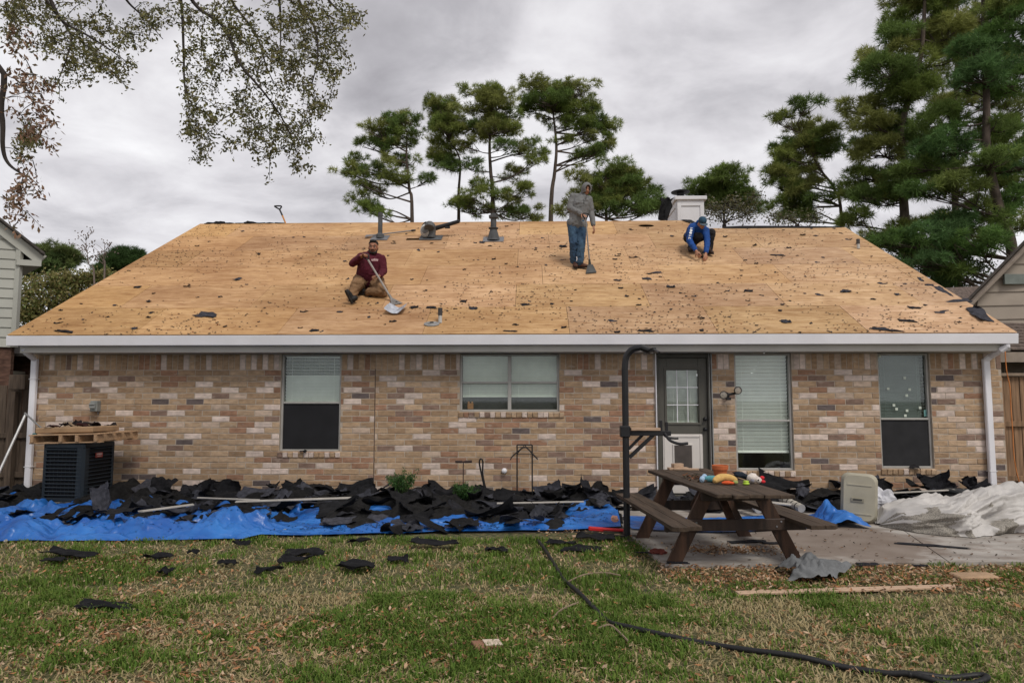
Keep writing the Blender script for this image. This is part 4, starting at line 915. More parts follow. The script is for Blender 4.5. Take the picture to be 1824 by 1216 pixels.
# ------------------------------------------------------------------ overhanging oak in the foreground
def oak():
    Yb=-4.6; root=thing('oak_tree','live oak whose leafy boughs hang into the top left of the sky','tree',(-8.9,-5.2,0))
    rr=np.random.default_rng(5); b=MB()
    tk=smooth_path([(-8.9,-5.2,0),(-8.8,-5.2,2.2),(-8.4,-5.1,4.2),(-7.6,-5.0,5.6)],5); b.tube(tk,[.34-.010*i for i in range(len(tk))],12)
    fork=tk[-1]; limb=smooth_path([fork,(-6.2,-4.9,6.6),(-4.6,-4.7,7.0),(-2.6,-4.6,7.0),(-1.2,-4.6,6.8)],6); b.tube(limb,[.17-.0048*i for i in range(len(limb))],9)
    low=smooth_path([tk[-6],Vector((-7.5,-5.2,3.9)),W(-30,120,-5.2),W(2,200,-5.2),W(5,262,-5.2),W(14,290,-5.2),W(36,308,-5.2),W(56,318,-5.2)],5)
    b.tube(low,[max(.007,.040-.0010*i) for i in range(len(low))],8)
    B=[([(300,-60),(322,0),(327,90),(330,160),(348,195)],-4.5),([(318,-70),(345,5),(400,50),(425,110),(470,165),(505,215),(530,275)],-4.9),([(400,-60),(412,0),(455,60),(475,120),(492,155)],-4.2),([(520,-60),(532,0),(560,50),(566,100),(556,150)],-4.7),([(70,-50),(90,0),(112,38),(150,60),(190,85),(225,110)],-5.0),([(60,-40),(85,5),(125,60),(120,100),(105,140)],-4.7),([(560,-50),(585,0),(610,25),(626,46)],-4.5),([(200,-50),(225,0),(255,30),(290,70)],-4.4),([(480,-60),(497,0),(500,60),(498,100)],-4.4)]
    nodes=[]
    for pts,Y in B:
        P=[W(x,y,Y+.25*math.sin(i*1.3)) for i,(x,y) in enumerate(pts)]
        d=[(q-P[0]).length for q in limb]; a=limb[int(np.argmin(d))]; path=smooth_path([a]+P,6); n=len(path)
        b.tube(path,[.030-.026*(i/(n-1))**.8 for i in range(n)],6); nodes+= [tuple(p) for p in path[6:]]
    nodes+=[tuple(p) for p in low[10:]]; brownstart=len(nodes)
    b.build('boughs',OAKB,root,smooth=True)
    # leaf sprays: density by region of the hanging canopy
    REG=[(345,90,30,120,60,0),(385,60,50,60,70,0),(430,70,60,70,110,0),(420,190,60,75,95,0),(350,200,35,60,60,0),(360,265,30,40,26,0),(470,240,60,55,80,0),(525,250,45,55,55,0),(500,110,60,80,120,0),(560,70,55,70,120,0),(540,30,60,40,80,0),(590,110,30,60,40,0),(560,190,28,60,40,0),(610,40,36,30,30,0),(640,35,14,16,8,0),(530,300,20,10,8,0),
         (150,40,60,40,60,0),(120,85,50,40,55,0),(165,95,45,45,75,0),(205,130,35,24,34,0),(220,60,40,30,30,0),(60,30,50,40,60,0),(25,20,40,30,40,0),(110,140,30,24,18,0),(265,40,40,30,26,0),(290,20,40,24,26,0),(235,115,14,8,8,0),(20,60,20,26,14,0),
         (20,60,24,24,20,1),(20,90,20,16,14,1),(50,165,40,36,46,1),(75,205,28,40,40,1),(45,230,40,40,26,1),(20,150,20,24,16,1),(95,250,10,30,12,1),(25,340,30,26,34,1),(55,325,22,30,26,1),(20,375,22,20,18,1),(70,345,8,26,10,1),(76,400,7,14,5,1),(20,405,8,14,6,1),(50,245,30,24,24,0),(40,270,24,16,12,0),(40,250,26,40,18,0)]
    tw=MB(); P=[];cl=[]
    for cx,cy,ax,ay,n,br in REG:
        for i in range(int(n*(.30 if br else .66))):
            u=rr.normal(0,.5,2); P.append(W(cx+u[0]*ax,cy+u[1]*ay,(-5.2 if br else -4.6)+rr.normal(0,.35))); cl.append(br)
    NA=np.array(nodes); order=np.argsort([np.min(np.linalg.norm(NA-np.array(p),axis=1)) for p in P]); cur=list(map(tuple,NA)); LP=[[],[]]
    arr=np.zeros((len(cur)+3*len(P)+9,3)); arr[:len(cur)]=cur; cnt=len(cur)
    for i in order:
        p=np.array(P[i]); up=arr[:cnt]; d=np.linalg.norm(up-p,axis=1)+.8*np.maximum(0,p[2]-up[:,2]); j=int(np.argmin(d)); a=Vector(up[j]); e=Vector(p); L=(e-a).length
        m=a.lerp(e,.5)+Vector((0,0,.10*L)); r=.0035+.003*min(L,1); tw.tube([a,m,e],[r*1.2,r,.002],3,cap=False)
        arr[cnt]=m;arr[cnt+1]=e;cnt+=2
        for t in (.35,.6,.8,1.0):
            q=a.lerp(m,t*2) if t<.5 else m.lerp(e,t*2-1)
            if L*t>.05 or t==1: LP[cl[i]].append(tuple(q))
    tw.build('twigs',OAKB,root)
    gl=[(.14,.145,.05),(.18,.175,.06),(.10,.11,.04),(.22,.20,.08),(.15,.13,.05)]
    v,f,c=leaf_cloud(np.array(LP[0]),6,.028,.044,.46,gl,.4,41); np_obj('green_leaves',v,f,LEAF,c,parent=root)
    v,f,c=leaf_cloud(np.array(LP[1]),4,.032,.058,.42,[(.28,.16,.10),(.20,.12,.075),(.34,.21,.13),(.17,.13,.07)],.9,42); np_obj('brown_leaves',v,f,LEAF,c,parent=root)
oak()
# ================================================================== TARP AND TORN SHINGLES
def tarp_mat():
    m,N,L,b=node_mat('blue_tarp'); b.inputs['Roughness'].default_value=.36; b.inputs['Specular IOR Level'].default_value=.45
    tc=N.new('ShaderNodeTexCoord'); n=N.new('ShaderNodeTexNoise'); n.inputs['Scale'].default_value=2.2; n.inputs['Detail'].default_value=6; L.new(tc.outputs['Object'],n.inputs['Vector'])
    r=N.new('ShaderNodeValToRGB'); L.new(n.outputs['Fac'],r.inputs[0]); e=r.color_ramp.elements; e[0].position=.35; e[0].color=(.010,.085,.34,1); e[1].position=.7; e[1].color=(.028,.165,.50,1)
    L.new(r.outputs[0],b.inputs['Base Color'])
    v=N.new('ShaderNodeTexVoronoi'); v.inputs['Scale'].default_value=7; v.feature='DISTANCE_TO_EDGE'; mp=N.new('ShaderNodeMapping'); mp.inputs['Scale'].default_value=(.5,1.3,1); mp.inputs['Rotation'].default_value=(0,0,.4)
    n3=N.new('ShaderNodeTexNoise'); n3.inputs['Scale'].default_value=1.4; L.new(tc.outputs['Object'],n3.inputs['Vector']); mxv=N.new('ShaderNodeMix'); mxv.data_type='VECTOR'; mxv.inputs['Factor'].default_value=.35
    L.new(tc.outputs['Object'],mp.inputs[0]); L.new(mp.outputs[0],mxv.inputs[4]); L.new(n3.outputs['Color'],mxv.inputs[5]); L.new(mxv.outputs[1],v.inputs['Vector'])
    bp=N.new('ShaderNodeBump'); bp.inputs['Strength'].default_value=.9; bp.inputs['Distance'].default_value=.05; L.new(v.outputs['Distance'],bp.inputs['Height']); L.new(bp.outputs[0],b.inputs['Normal']); return m
TARP=tarp_mat()
def ridged(x,y,s,seed,o=4): 
    out=0;a=1;t=0
    for k in range(o): out=out+a*(1-np.abs(nfield(x,y,s*2**k,seed+k*3,1)));t+=a;a*=.5
    return out/t
FRONT=([-9.8,-8,-6.5,-5.2,-4.3,-3.45,-3.3,-2.0,-1.0,-.2,.35,.8,1.25],[-3.46,-3.62,-3.58,-3.52,-3.46,-3.40,-3.22,-3.02,-2.85,-2.78,-2.74,-2.62,-2.45])
BACKCLEAN=([-9.8,-7,-5,-3.7,-3.3,-2.6,-1.5,-.5,.3,.8,1.25],[-2.8,-2.9,-2.85,-2.65,-3.16,-3.02,-2.84,-2.72,-2.66,-2.46,-2.3])
_cp=np.random.default_rng(77)
CR1=np.stack([_cp.uniform(-10,1.5,150),_cp.uniform(-4,-.3,150)],1); CR2=np.stack([_cp.uniform(-10,1.5,900),_cp.uniform(-4,-.3,900)],1)
def crumple(x,y,P,sx,k):
    sh=x.shape; X=(x.ravel()*sx+.25*y.ravel()); Y=y.ravel(); f1=np.full(X.shape,9.);f2=np.full(X.shape,9.)
    for px,py in P:
        d=np.hypot(X-px*sx,Y-py); m=d<f1; f2=np.where(m,f1,np.minimum(f2,d)); f1=np.where(m,d,f1)
    return np.minimum((f2-f1)*k,1).reshape(sh)
def tarp_height(x,y):
    fr=np.interp(x,*FRONT); d=y-fr
    warp=.35*nfield(x,y,.7,71,2)
    fold=.8*(ridged(x*.5+y*.9+warp,y*1.7-x*.3,1.6,61,5)-.58)+.35*(ridged(x*1.3-y*.6,y*1.6+x*.4,2.6,63,3)-.6)
    amp=np.where(x<-3.35,.21,.10)
    z=.015+np.clip(fold*2.0,-.3,1)*amp*np.clip(d/.25,0,1)+amp*.35*np.exp(-((d-.45)/.22)**2)+.02*nfield(x,y,3,66,3)
    if x.size>40:
        j1=x+.10*nfield(x,y,2,351,3); j2=y+.08*nfield(x,y,2,352,3)
        z=z*.55+amp*np.clip(d/.15,0,1)*(.85*crumple(j1,j2,CR1,.62,2.6)+.42*crumple(j1,j2,CR2,.7,5.5))*.95
    z+=.16*np.exp(-(((x+3.75)/.45)**2+((y+2.95)/.28)**2))          # bunched end of the thick fold
    z+=.24*np.exp(-(((x+8.05)/.25)**2+((y+2.05)/.25)**2))
    z+=np.where(x>.3,.10*np.clip((x-.3),0,1),0)*np.clip(d/.2,0,1)
    return np.maximum(z,.012)+.02
def pile_height(x,y):
    c=np.interp(x,*BACKCLEAN); d=y-c
    n=nfield(x,y,2.3,81,5); n2=ridged(x,y,2.0,85,4)-.5
    prof=np.interp(d,[-.5,-.05,.25,.9,1.8,2.6],[-.20,-.06,-.012,.03,.08,.13])
    return prof+.10*n+.13*n2*np.clip(d,0,1)
def tarp_and_pile():
    nx,ny=560,110
    u=np.linspace(0,1,nx);t=np.linspace(0,1,ny); U,T=np.meshgrid(u,t,indexing='ij'); x=-9.75+U*10.95
    fr=np.interp(x,*FRONT)+.03*nfield(x,x*0,2.5,91,3); y=fr+T**1.15*(-.55-fr); z=tarp_height(x,y)
    o=np_obj('blue_tarp',np.stack([x,y,z],2).reshape(-1,3),gridfaces(nx,ny),TARP,smooth=False,label='long crumpled blue tarp spread along the foot of the brick wall under the torn roofing',cat='tarp')
    g=MB()
    for px,py in ((10,962),(507,945)):
        p=G(px,py,.05); zz=float(tarp_height(np.array([p.x]),np.array([p.y]))[0]); g.lathe((p.x,p.y,zz+.006),[(.008,0),(.011,.004),(.02,.004),(.022,0)],12,(0,-.6,.8))
    g.build('grommet',mat('brass',(.45,.42,.34),.4,metal=.6),o,kind=None)
    nx,ny=520,120; U,T=np.meshgrid(np.linspace(0,1,nx),np.linspace(0,1,ny),indexing='ij'); x=-9.75+U*11.0; c=np.interp(x,*BACKCLEAN); y=(c-.5)+T*(-.03-(c-.5)); z=tarp_height(x,np.minimum(y,-.6))*.8+pile_height(x,y)
    hole=np.zeros_like(x)
    for px,py,rx,ry,a in ((172,914,.55,.16,.2),(255,906,.6,.12,.12),(370,893,.16,.1,.2),(330,905,.5,.12,.12),(400,905,.12,.12,.25),(500,938,.2,.1,.2),(800,918,.16,.12,.2),(620,944,.5,.1,.1),(45,908,.35,.3,.4),(450,880,.1,.06,.15),(700,948,.4,.1,.1)):
        p=G(px,py,.1); hole+=1.9*a*np.exp(-(((x-p.x)/rx)**2+((y-p.y)/(ry*1.5))**2))
    z-=hole
    np_obj('torn_roofing',np.stack([x,y,z],2).reshape(-1,3),gridfaces(nx,ny),mat('roofing_rubble',(.0085,.008,.008),.95,.6,16,bump=.9,bscale=70),kind='stuff',smooth=False)
tarp_and_pile()
def tarp_crumbs():
    n=1500; x=rng.uniform(-9.5,1.1,n); f=np.interp(x,*FRONT); c=np.interp(x,*BACKCLEAN); y=f+.06+(c+.25-f)*rng.random(n)**.6; k=nfield(x,y,1.4,311,3)>rng.uniform(-.5,.3,n); x=x[k];y=y[k]
    z=tarp_height(x,y)+.004; v,fc,cc=leaf_scatter('c',x,y,z,.035,[(.012,.012,.012),(.02,.018,.017),(.03,.03,.033)],.15)
    np_obj('roofing_crumbs',v,fc,SPECK,cc,kind='stuff')
tarp_crumbs()
def sheet(w,h,seed,curl=.15,rough=.05,nx=9,ny=7,tear=.25,col=(1,1,1)):
    r=random.Random(seed); off=r.uniform(0,99); V=[];F=[]
    for l in (0,1):
        for i in range(nx):
            for j in range(ny):
                u=i/(nx-1)*2-1; v=j/(ny-1)*2-1
                ed=1-tear*(.5+.9*mn.noise(Vector((u*1.7+off,v*1.7,3))))*(max(abs(u),abs(v))**4)
                ed2=tear*.55*mn.noise(Vector((u*5+off,v*5,9)))*(max(abs(u),abs(v))**6)
                x=u*w/2*(ed+ed2); y=v*h/2*(ed-ed2)
                ca=math.cos(off*3.1); sa=math.sin(off*3.1); cr=u*ca+v*sa-.35*math.sin(off*5)
                z=curl*w*(u*u*.35*math.sin(off)+u*v*.3*math.cos(off*1.3)+v*v*.25*math.sin(off*2.1)+.45*abs(cr)*math.cos(off*2.3))+rough*mn.noise(Vector((u*1.6+off,v*1.6,0)))
                V.append((x,y,z-(.006 if l else 0)))
    n=nx*ny
    for i in range(nx-1):
        for j in range(ny-1):
            a=i*ny+j; F.append((a,a+ny,a+ny+1,a+1)); F.append((n+a+1,n+a+ny+1,n+a+ny,n+a))
    ring=[i*ny for i in range(nx)]+[(nx-1)*ny+j for j in range(1,ny)]+[i*ny+ny-1 for i in range(nx-2,-1,-1)]+[j for j in range(ny-2,0,-1)]
    for a,b in zip(ring,ring[1:]+ring[:1]): F.append((a,b,b+n,a+n)[::-1])
    me=bpy.data.meshes.new('torn_shingle'); me.from_pydata(V,[],F); setcol(me,np.array([col]*len(V))); return me
TONES=[(.7,.7,.72),(.9,.9,.95),(1.5,1.5,1.6),(.6,.58,.56),(2.9,3.0,3.3),(1,1,1),(4.2,4.3,4.7)]
PROT=[sheet(random.uniform(.32,.85),random.uniform(.2,.36),100+i,random.choice((.08,.2,.4)),.05,11,8,random.choice((.12,.2,.3)),random.choice(TONES)) for i in range(44)]
def put_sheet(me,loc,rot,label,group,scale=1,name='torn_shingle'):
    o=link(name,me,SHING,None,loc,False,label=label,cat='shingle',group=group); o.rotation_euler=rot; o.scale=(scale,)*3; return o
def piles():
    def heap_label(x,y):
        where='by the left fence' if x<-8 else 'around the air conditioner' if x<-6.3 else 'left of the first window' if x<-4.4 else 'under the first window' if x<-3.1 else 'right of the first window' if x<-1.8 else 'around the green weeds' if x<-.7 else 'in front of the wire stand' if x<.35 else 'beside the exercise tower'
        return 'torn black shingle in the '+('front edge of the heap ' if y<-2.1 else 'middle of the heap ' if y<-1.1 else 'back of the heap ')+where
    blue=[G(px,py,.1) for px,py in ((172,914),(370,893),(330,905),(400,905),(800,918),(45,908),(620,944),(700,948),(500,938))]
    k=0
    while k<205:
        x=random.uniform(-9.5,1.15); c=float(np.interp(x,*BACKCLEAN)); y=random.uniform(c-.02,-.12)
        if any(((x-b.x)/.42)**2+((y-b.y)/.26)**2<1 for b in blue): continue
        if -7.9<x<-6.6 and y>-1.35: continue
        if abs(x-.95)<.25 and y<-2.9: continue
        X=np.array([x]);Y=np.array([y]); z=float(max(tarp_height(X,Y)[0]*.8+pile_height(X,Y)[0],tarp_height(X,Y)[0])); near=(y+3.3)/3
        put_sheet(random.choice(PROT),(x,y,z+.03+.05*random.random()),(random.gauss(0,.14+.22*near),random.gauss(0,.14+.18*near),random.uniform(0,6.3)),heap_label(x,y),'torn shingles heaped along the wall',random.uniform(.55,1.0)); k+=1
    LAB='torn black shingle tipped up against the foot of the brick wall'
    for i in range(26):
        x=random.uniform(-6.3,1.9); y=random.uniform(-.7,-.2)
        put_sheet(random.choice(PROT),(x,y,.17+random.uniform(-.04,.06)),(random.uniform(.4,1.2),random.gauss(0,.35),random.gauss(0,.4)),'torn black shingle tipped up against the wall '+('left of the first window' if x<-4.4 else 'under the first window' if x<-3.1 else 'right of the first window' if x<-1.6 else 'by the green weeds' if x<-.6 else 'behind the wire stand' if x<.6 else 'left of the door'),'shingles tipped up by the wall',random.uniform(.5,.8))
    S=[((287,866),'black shingle standing upright in a tall peak against the wall right of the air conditioner',(.40,.42),(1.35,.25,.3),.9),((395,868),'big humped black shingle sheet bulging up under the first window',(.72,.42),(1.0,.1,-.1),1.0),((365,872),'curled black shingle leaning into the left side of the big hump',(.4,.35),(.9,-.4,.4),.9),
       ((640,872),'peaked black felt sheet rising against the wall right of the first window',(.62,.4),(1.0,-.2,.2),1.0),((790,880),'folded black felt sheet draped in a ridge near the green weeds',(.75,.4),(.8,.2,.1),1.0),((700,885),'wide sagging black felt sheet between the window and the weeds',(.9,.4),(.7,.05,.0),1.0),((860,893),'large flat black felt sheet lying beside the thin black hose',(.8,.4),(.4,.05,.2),1.0),
       ((1000,882),'jagged black shingle pieces standing up left of the exercise tower',(.55,.38),(1.1,.2,-.2),1.0),((1040,880),'pointed black shingle standing beside the exercise tower post',(.4,.34),(1.15,-.3,.3),1.0),((980,925),'smooth dark grey shingle slab lying in front of the heap near the exercise tower',(.55,.5),(.35,.1,.2),1.0)]
    for i,((px,py),lab,(w,h),rot,_) in enumerate(S):
        Yv=-.38 if i!=9 else -1.9; p=W(px,py,Yv); put_sheet(sheet(w,h,300+i,.45,.09,12,9,.3,(1,1,1.05) if i!=9 else (2.6,2.7,2.9)),(p.x,Yv,max(.12,p.z-.04)),rot,lab,None,1)
    # right of the door: heap on the patio by the wall
    LAB='torn black shingle in the heap on the patio under the right windows'
    for i in range(80):
        x=random.uniform(3.2,8.0) if i<62 else random.uniform(1.2,3.3); y=random.uniform(-1.35,-.15); z=.06+(.30 if x>3.2 else .10)*np.clip((y+1.35)/1.2,0,1)*random.uniform(.3,1)
        put_sheet(random.choice(PROT),(x,y,z),(random.gauss(.1,.25),random.gauss(0,.22),random.uniform(0,6.3)),'black shingle in the patio heap '+('in front of the door' if x<3.1 else 'behind the picnic table' if x<4.2 else 'behind the beige case' if x<5.2 else 'under the taped window' if x<6.8 else 'behind the white tarp by the downspout')+(' near the wall' if y>-.6 else ' at its front'),'shingles heaped under the right windows',random.uniform(.6,1.05))
    x,y=np.meshgrid(np.linspace(1.15,8.3,300),np.linspace(-1.75,-.03,80),indexing='ij'); z=PZ+np.interp(y,[-1.75,-1.3,-.6,0],[-.12,.02,.13,.16])+.09*nfield(x,y,2.3,181,5)+.12*(ridged(x,y,2.,185,4)-.6)-.10*np.clip(3.3-x,0,1)-.3*np.clip(x-7.9,0,1)
    np_obj('torn_roofing',np.stack([x,y,z],2).reshape(-1,3),gridfaces(300,80),MATS['roofing_rubble'],kind='stuff')
    S=[((1575,866),'long black felt sheet standing up in a fold behind the beige case',(.62,.34),(1.0,.3,.5),(.55,.55,.6)),((1660,868),'grey black shingle sheet leaning under the taped window',(.6,.34),(.8,-.1,.1),(1,1,1.1)),((1700,872),'dark brown felt piece lying on the heap behind the white sacking',(.5,.3),(.5,.1,.4),(1.5,1.4,1.35)),((1727,858),'small pointed black felt scrap against the wall near the right downspout',(.28,.22),(1.2,.2,.2),(.8,.8,.85))]
    for i,((px,py),lab,(w,h),rot,c) in enumerate(S):
        p=W(px,py,-.5); put_sheet(sheet(w,h,340+i,.5,.08,12,9,.3,c),(p.x,-.5,p.z-.02),rot,lab,None)
    p=G(1500,878,.12); put_sheet(sheet(.9,.3,350,.2,.05,12,8,.3,(.8,.8,.85)),(3.6,-.9,.22),(.3,.1,.1),'long black shingle strip sticking out beside the flexible ducts','long strips by the ducts')
    # pieces lying on the lawn
    flat=[((118,988),.62,.20,'flat black shingle strip on the grass in front of the left tarp'),((96,998),.28,.14,'small black shingle scrap just in front of the left shingle strip on the lawn'),((280,992),.34,.14,'black shingle scrap lying alone on the lawn left of centre near the tarp'),((295,1018),.16,.09,'tiny black shingle scrap on the lawn below the left of centre scrap'),((345,983),.14,.08,'tiny black scrap close to the tarp fold on the lawn'),((405,1000),.22,.10,'narrow black scrap on the grass between two larger shingle pieces'),((540,982),.5,.24,'large black shingle piece lying nearest the tarp end on the lawn'),((528,996),.40,.18,'black shingle piece lying across the front of the large one on the lawn'),((478,1015),.30,.11,'thin curled black shingle scrap left of the rounded piece on the lawn'),((635,1010),.40,.28,'thick rounded black shingle piece lying alone in the middle of the lawn'),((708,995),.24,.14,'small black scrap right of the rounded shingle piece on the lawn'),((775,970),.62,.20,'long black shingle piece on the grass edge in front of the central tarp'),((885,978),.28,.13,'black scrap on the lawn right of the long central piece'),((640,963),.30,.1,'black scrap tucked in the grass edge under the central tarp'),((190,1076),.66,.16,'long black shingle strip lying farthest forward on the left of the lawn'),((430,968),.22,.1,'small black scrap in the grass under the bunched tarp fold'),((1060,958),.55,.24,'black felt piece on the ground left of the exercise tower foot'),((1035,975),.50,.2,'crumpled black felt lying over the start of the garden hose'),((1000,965),.4,.16,'dark felt scrap on the bare ground beside the hose start')]
    for i,((px,py),w,h,lab) in enumerate(flat):
        p=G(px,py,.05); o=put_sheet(sheet(w,h,400+i,.12,.04,10,7,.3,(.75,.75,.8)),(p.x,p.y,.062),(.05,random.uniform(-.06,.06),random.uniform(-.2,.2)),lab,None)
    flatp=[((1660,972),.85,.14,-.35,'long flat strip of grey black felt on the patio in front of the white sacking'),((1545,1005),.26,.1,.1,'small grey felt patch on the patio right of the table leg'),((1640,1008),.16,.07,.0,'tiny felt scrap at the front edge of the right patio slab'),((1330,965),.5,.16,.2,'dark felt sheet lying flat on the patio under the middle of the table'),((1375,968),.25,.1,0,'small dark felt scrap on the patio beside the right table leg'),((1205,1003),.24,.07,0,'dark scrap beside the front left table foot'),((1440,935),.6,.12,.1,'dark felt strip on the patio behind the right bench'),((1150,985),.22,.06,0,'thin dark scrap near the left edge of the patio')]
    for i,((px,py),w,h,rz,lab) in enumerate(flatp):
        p=G(px,py,PZ); put_sheet(sheet(w,h,440+i,.01,.008,12,7,.35,(1.5,1.5,1.6)),(p.x,p.y,PZ+.012),(0,0,rz),lab,None)
    # shingle on the window sill
    p=W(1630,831,-.04); put_sheet(sheet(.18,.10,470,.3,.03,7,5,.3,(1.6,1.5,1.45)),(p.x,-.05,.60),(.5,.1,0),'crumpled brown felt scrap caught on the sill of the taped window',None)
    p=W(540,805,-.04); put_sheet(sheet(.14,.06,471,.3,.03,7,5,.3,(.7,.7,.7)),(p.x,-.05,.835),(.2,.1,0),'black felt scrap caught on the sill under the first window',None)
    # white trim boards in the heap
    WB=mat('old_white_trim',(.40,.375,.34),.75,.15,5,bump=.2)
    for a,b,w,lab in (((246,911,.22),(345,898,.26),.10,'short thick white trim board poking forward out of the heap near the air conditioner'),((352,886,.28),(462,890,.28),.04,'thin white trim strip in the heap left of the first window'),((420,893,.28),(632,886,.30),.10,'wide pale trim board lying on the heap right of the first window'),((885,896,.22),(1040,893,.24),.06,'white trim board half buried in the heap behind the wire stand'),((1580,878,.3),(1700,872,.35),.05,'thin white strip on the heap under the taped window')):
        A=G(*a);B=G(*b); m=MB(); m.bar(A,B,w,.018,bev=.003); m.build('trim_board',WB,label=lab,cat='board')
piles()
def right_tarp():
    nx,ny=170,70; U,T=np.meshgrid(np.linspace(0,1,nx),np.linspace(0,1,ny),indexing='ij'); x=1.30+U*3.1; y=-2.85+.15*np.sin(x*2)+T*1.0+.15*(x-1.3)*.3
    z=PZ+.02+.09*np.clip(ridged(x*.7,y*1.5,1.8,161,4)-.5,-.1,1)*np.clip(T*6,0,1)*np.clip((1-T)*6,0,1)
    z+=.36*np.exp(-(((x-4.16)/.19)**2+((y+2.18)/.32)**2))*(.8+.5*nfield(x,y,4,163,3)); z+=.05*np.exp(-((x-3.9)/.3)**2)*nfield(x,y,6,164,3)
    z=np.maximum(z,PZ+.006+.004*T)
    np_obj('blue_tarp',np.stack([x,y,z],2).reshape(-1,3),gridfaces(nx,ny),TARP,smooth=False,label='smaller blue tarp under the picnic table, bunched up beside the beige case',cat='tarp')
right_tarp()
def white_bag():
    A=G(1560,915,.1); nx,ny=150,90; U,T=np.meshgrid(np.linspace(0,1,nx),np.linspace(0,1,ny),indexing='ij')
    th=T*math.pi                              # sweep from the front foot over the top to the back foot
    x0=4.62; Lx=2.75; x=x0+U*Lx; cyc=-2.25+.10*np.sin(U*5)-.38*np.exp(-((U-.22)/.22)**2)+.25*np.clip(.15-U,0,1)
    prof=np.interp(U,[0,.04,.15,.35,.6,.85,1],[.02,.22,.36,.42,.50,.48,.42]); dep=np.interp(U,[0,.05,.2,.5,.8,1],[.08,.42,.72,.70,.55,.5])
    f=.75*(ridged(U*1.8+T*.5,T*3.4-U*1.1,1.5,171,3)-.55)+.55*(ridged(U*3.2+T*1.2,T*5-U*2.4,1.5,177,3)-.6)+.25*(ridged(U*9+T*3,T*5-U*4,1.5,178,3)-.6); g=nfield(U*6,T*5,1,172,4)
    rad=1+.40*f+.06*g
    y=cyc-np.cos(th)*dep*rad; z=PZ+np.sin(th)**.75*prof*(1+.42*f+.06*g)+.008
    x=x+.10*f+.08*np.cos(th)*np.sin(U*9)
    v=np.stack([x,y,z],2).reshape(-1,3); fa=gridfaces(nx,ny)
    # the grey woven lining shows where the sheet is turned back at the front
    inside=((T<.33)&(U<.55)&(nfield(U*5,T*4,1.6,175,4)>-.02-.5*(.28-U))&(T<.36-.22*U)).reshape(-1)
    o=np_obj('white_sacking',v,fa,[mat('white_woven',(.47,.45,.43),.5,.12,3,bump=.25,bscale=90),mat('silver_woven',(.235,.215,.185),.6,.55,90,bump=.3,bscale=200,detail=2)],smooth=True,label='big crumpled white woven tarp with grey lining lying on the patio at the right',cat='tarp')
    mi=inside[fa].sum(1)>2; o.data.polygons.foreach_set('material_index',mi.astype(np.int32))
    # clear plastic wad between case and sacking
    b=MB(); p=G(1590,905,.15); b.ball((4.98,-1.75,.22),(.22,.16,.20),n=26,m=18,nz=.55,seed=9); b.build('plastic_wad',mat('cloudy_plastic',(.50,.50,.53),.35,.15,5,bump=.6,bscale=25),smooth=False,label='wad of cloudy white plastic sheeting between the beige case and the white tarp',cat='plastic sheet')
white_bag()
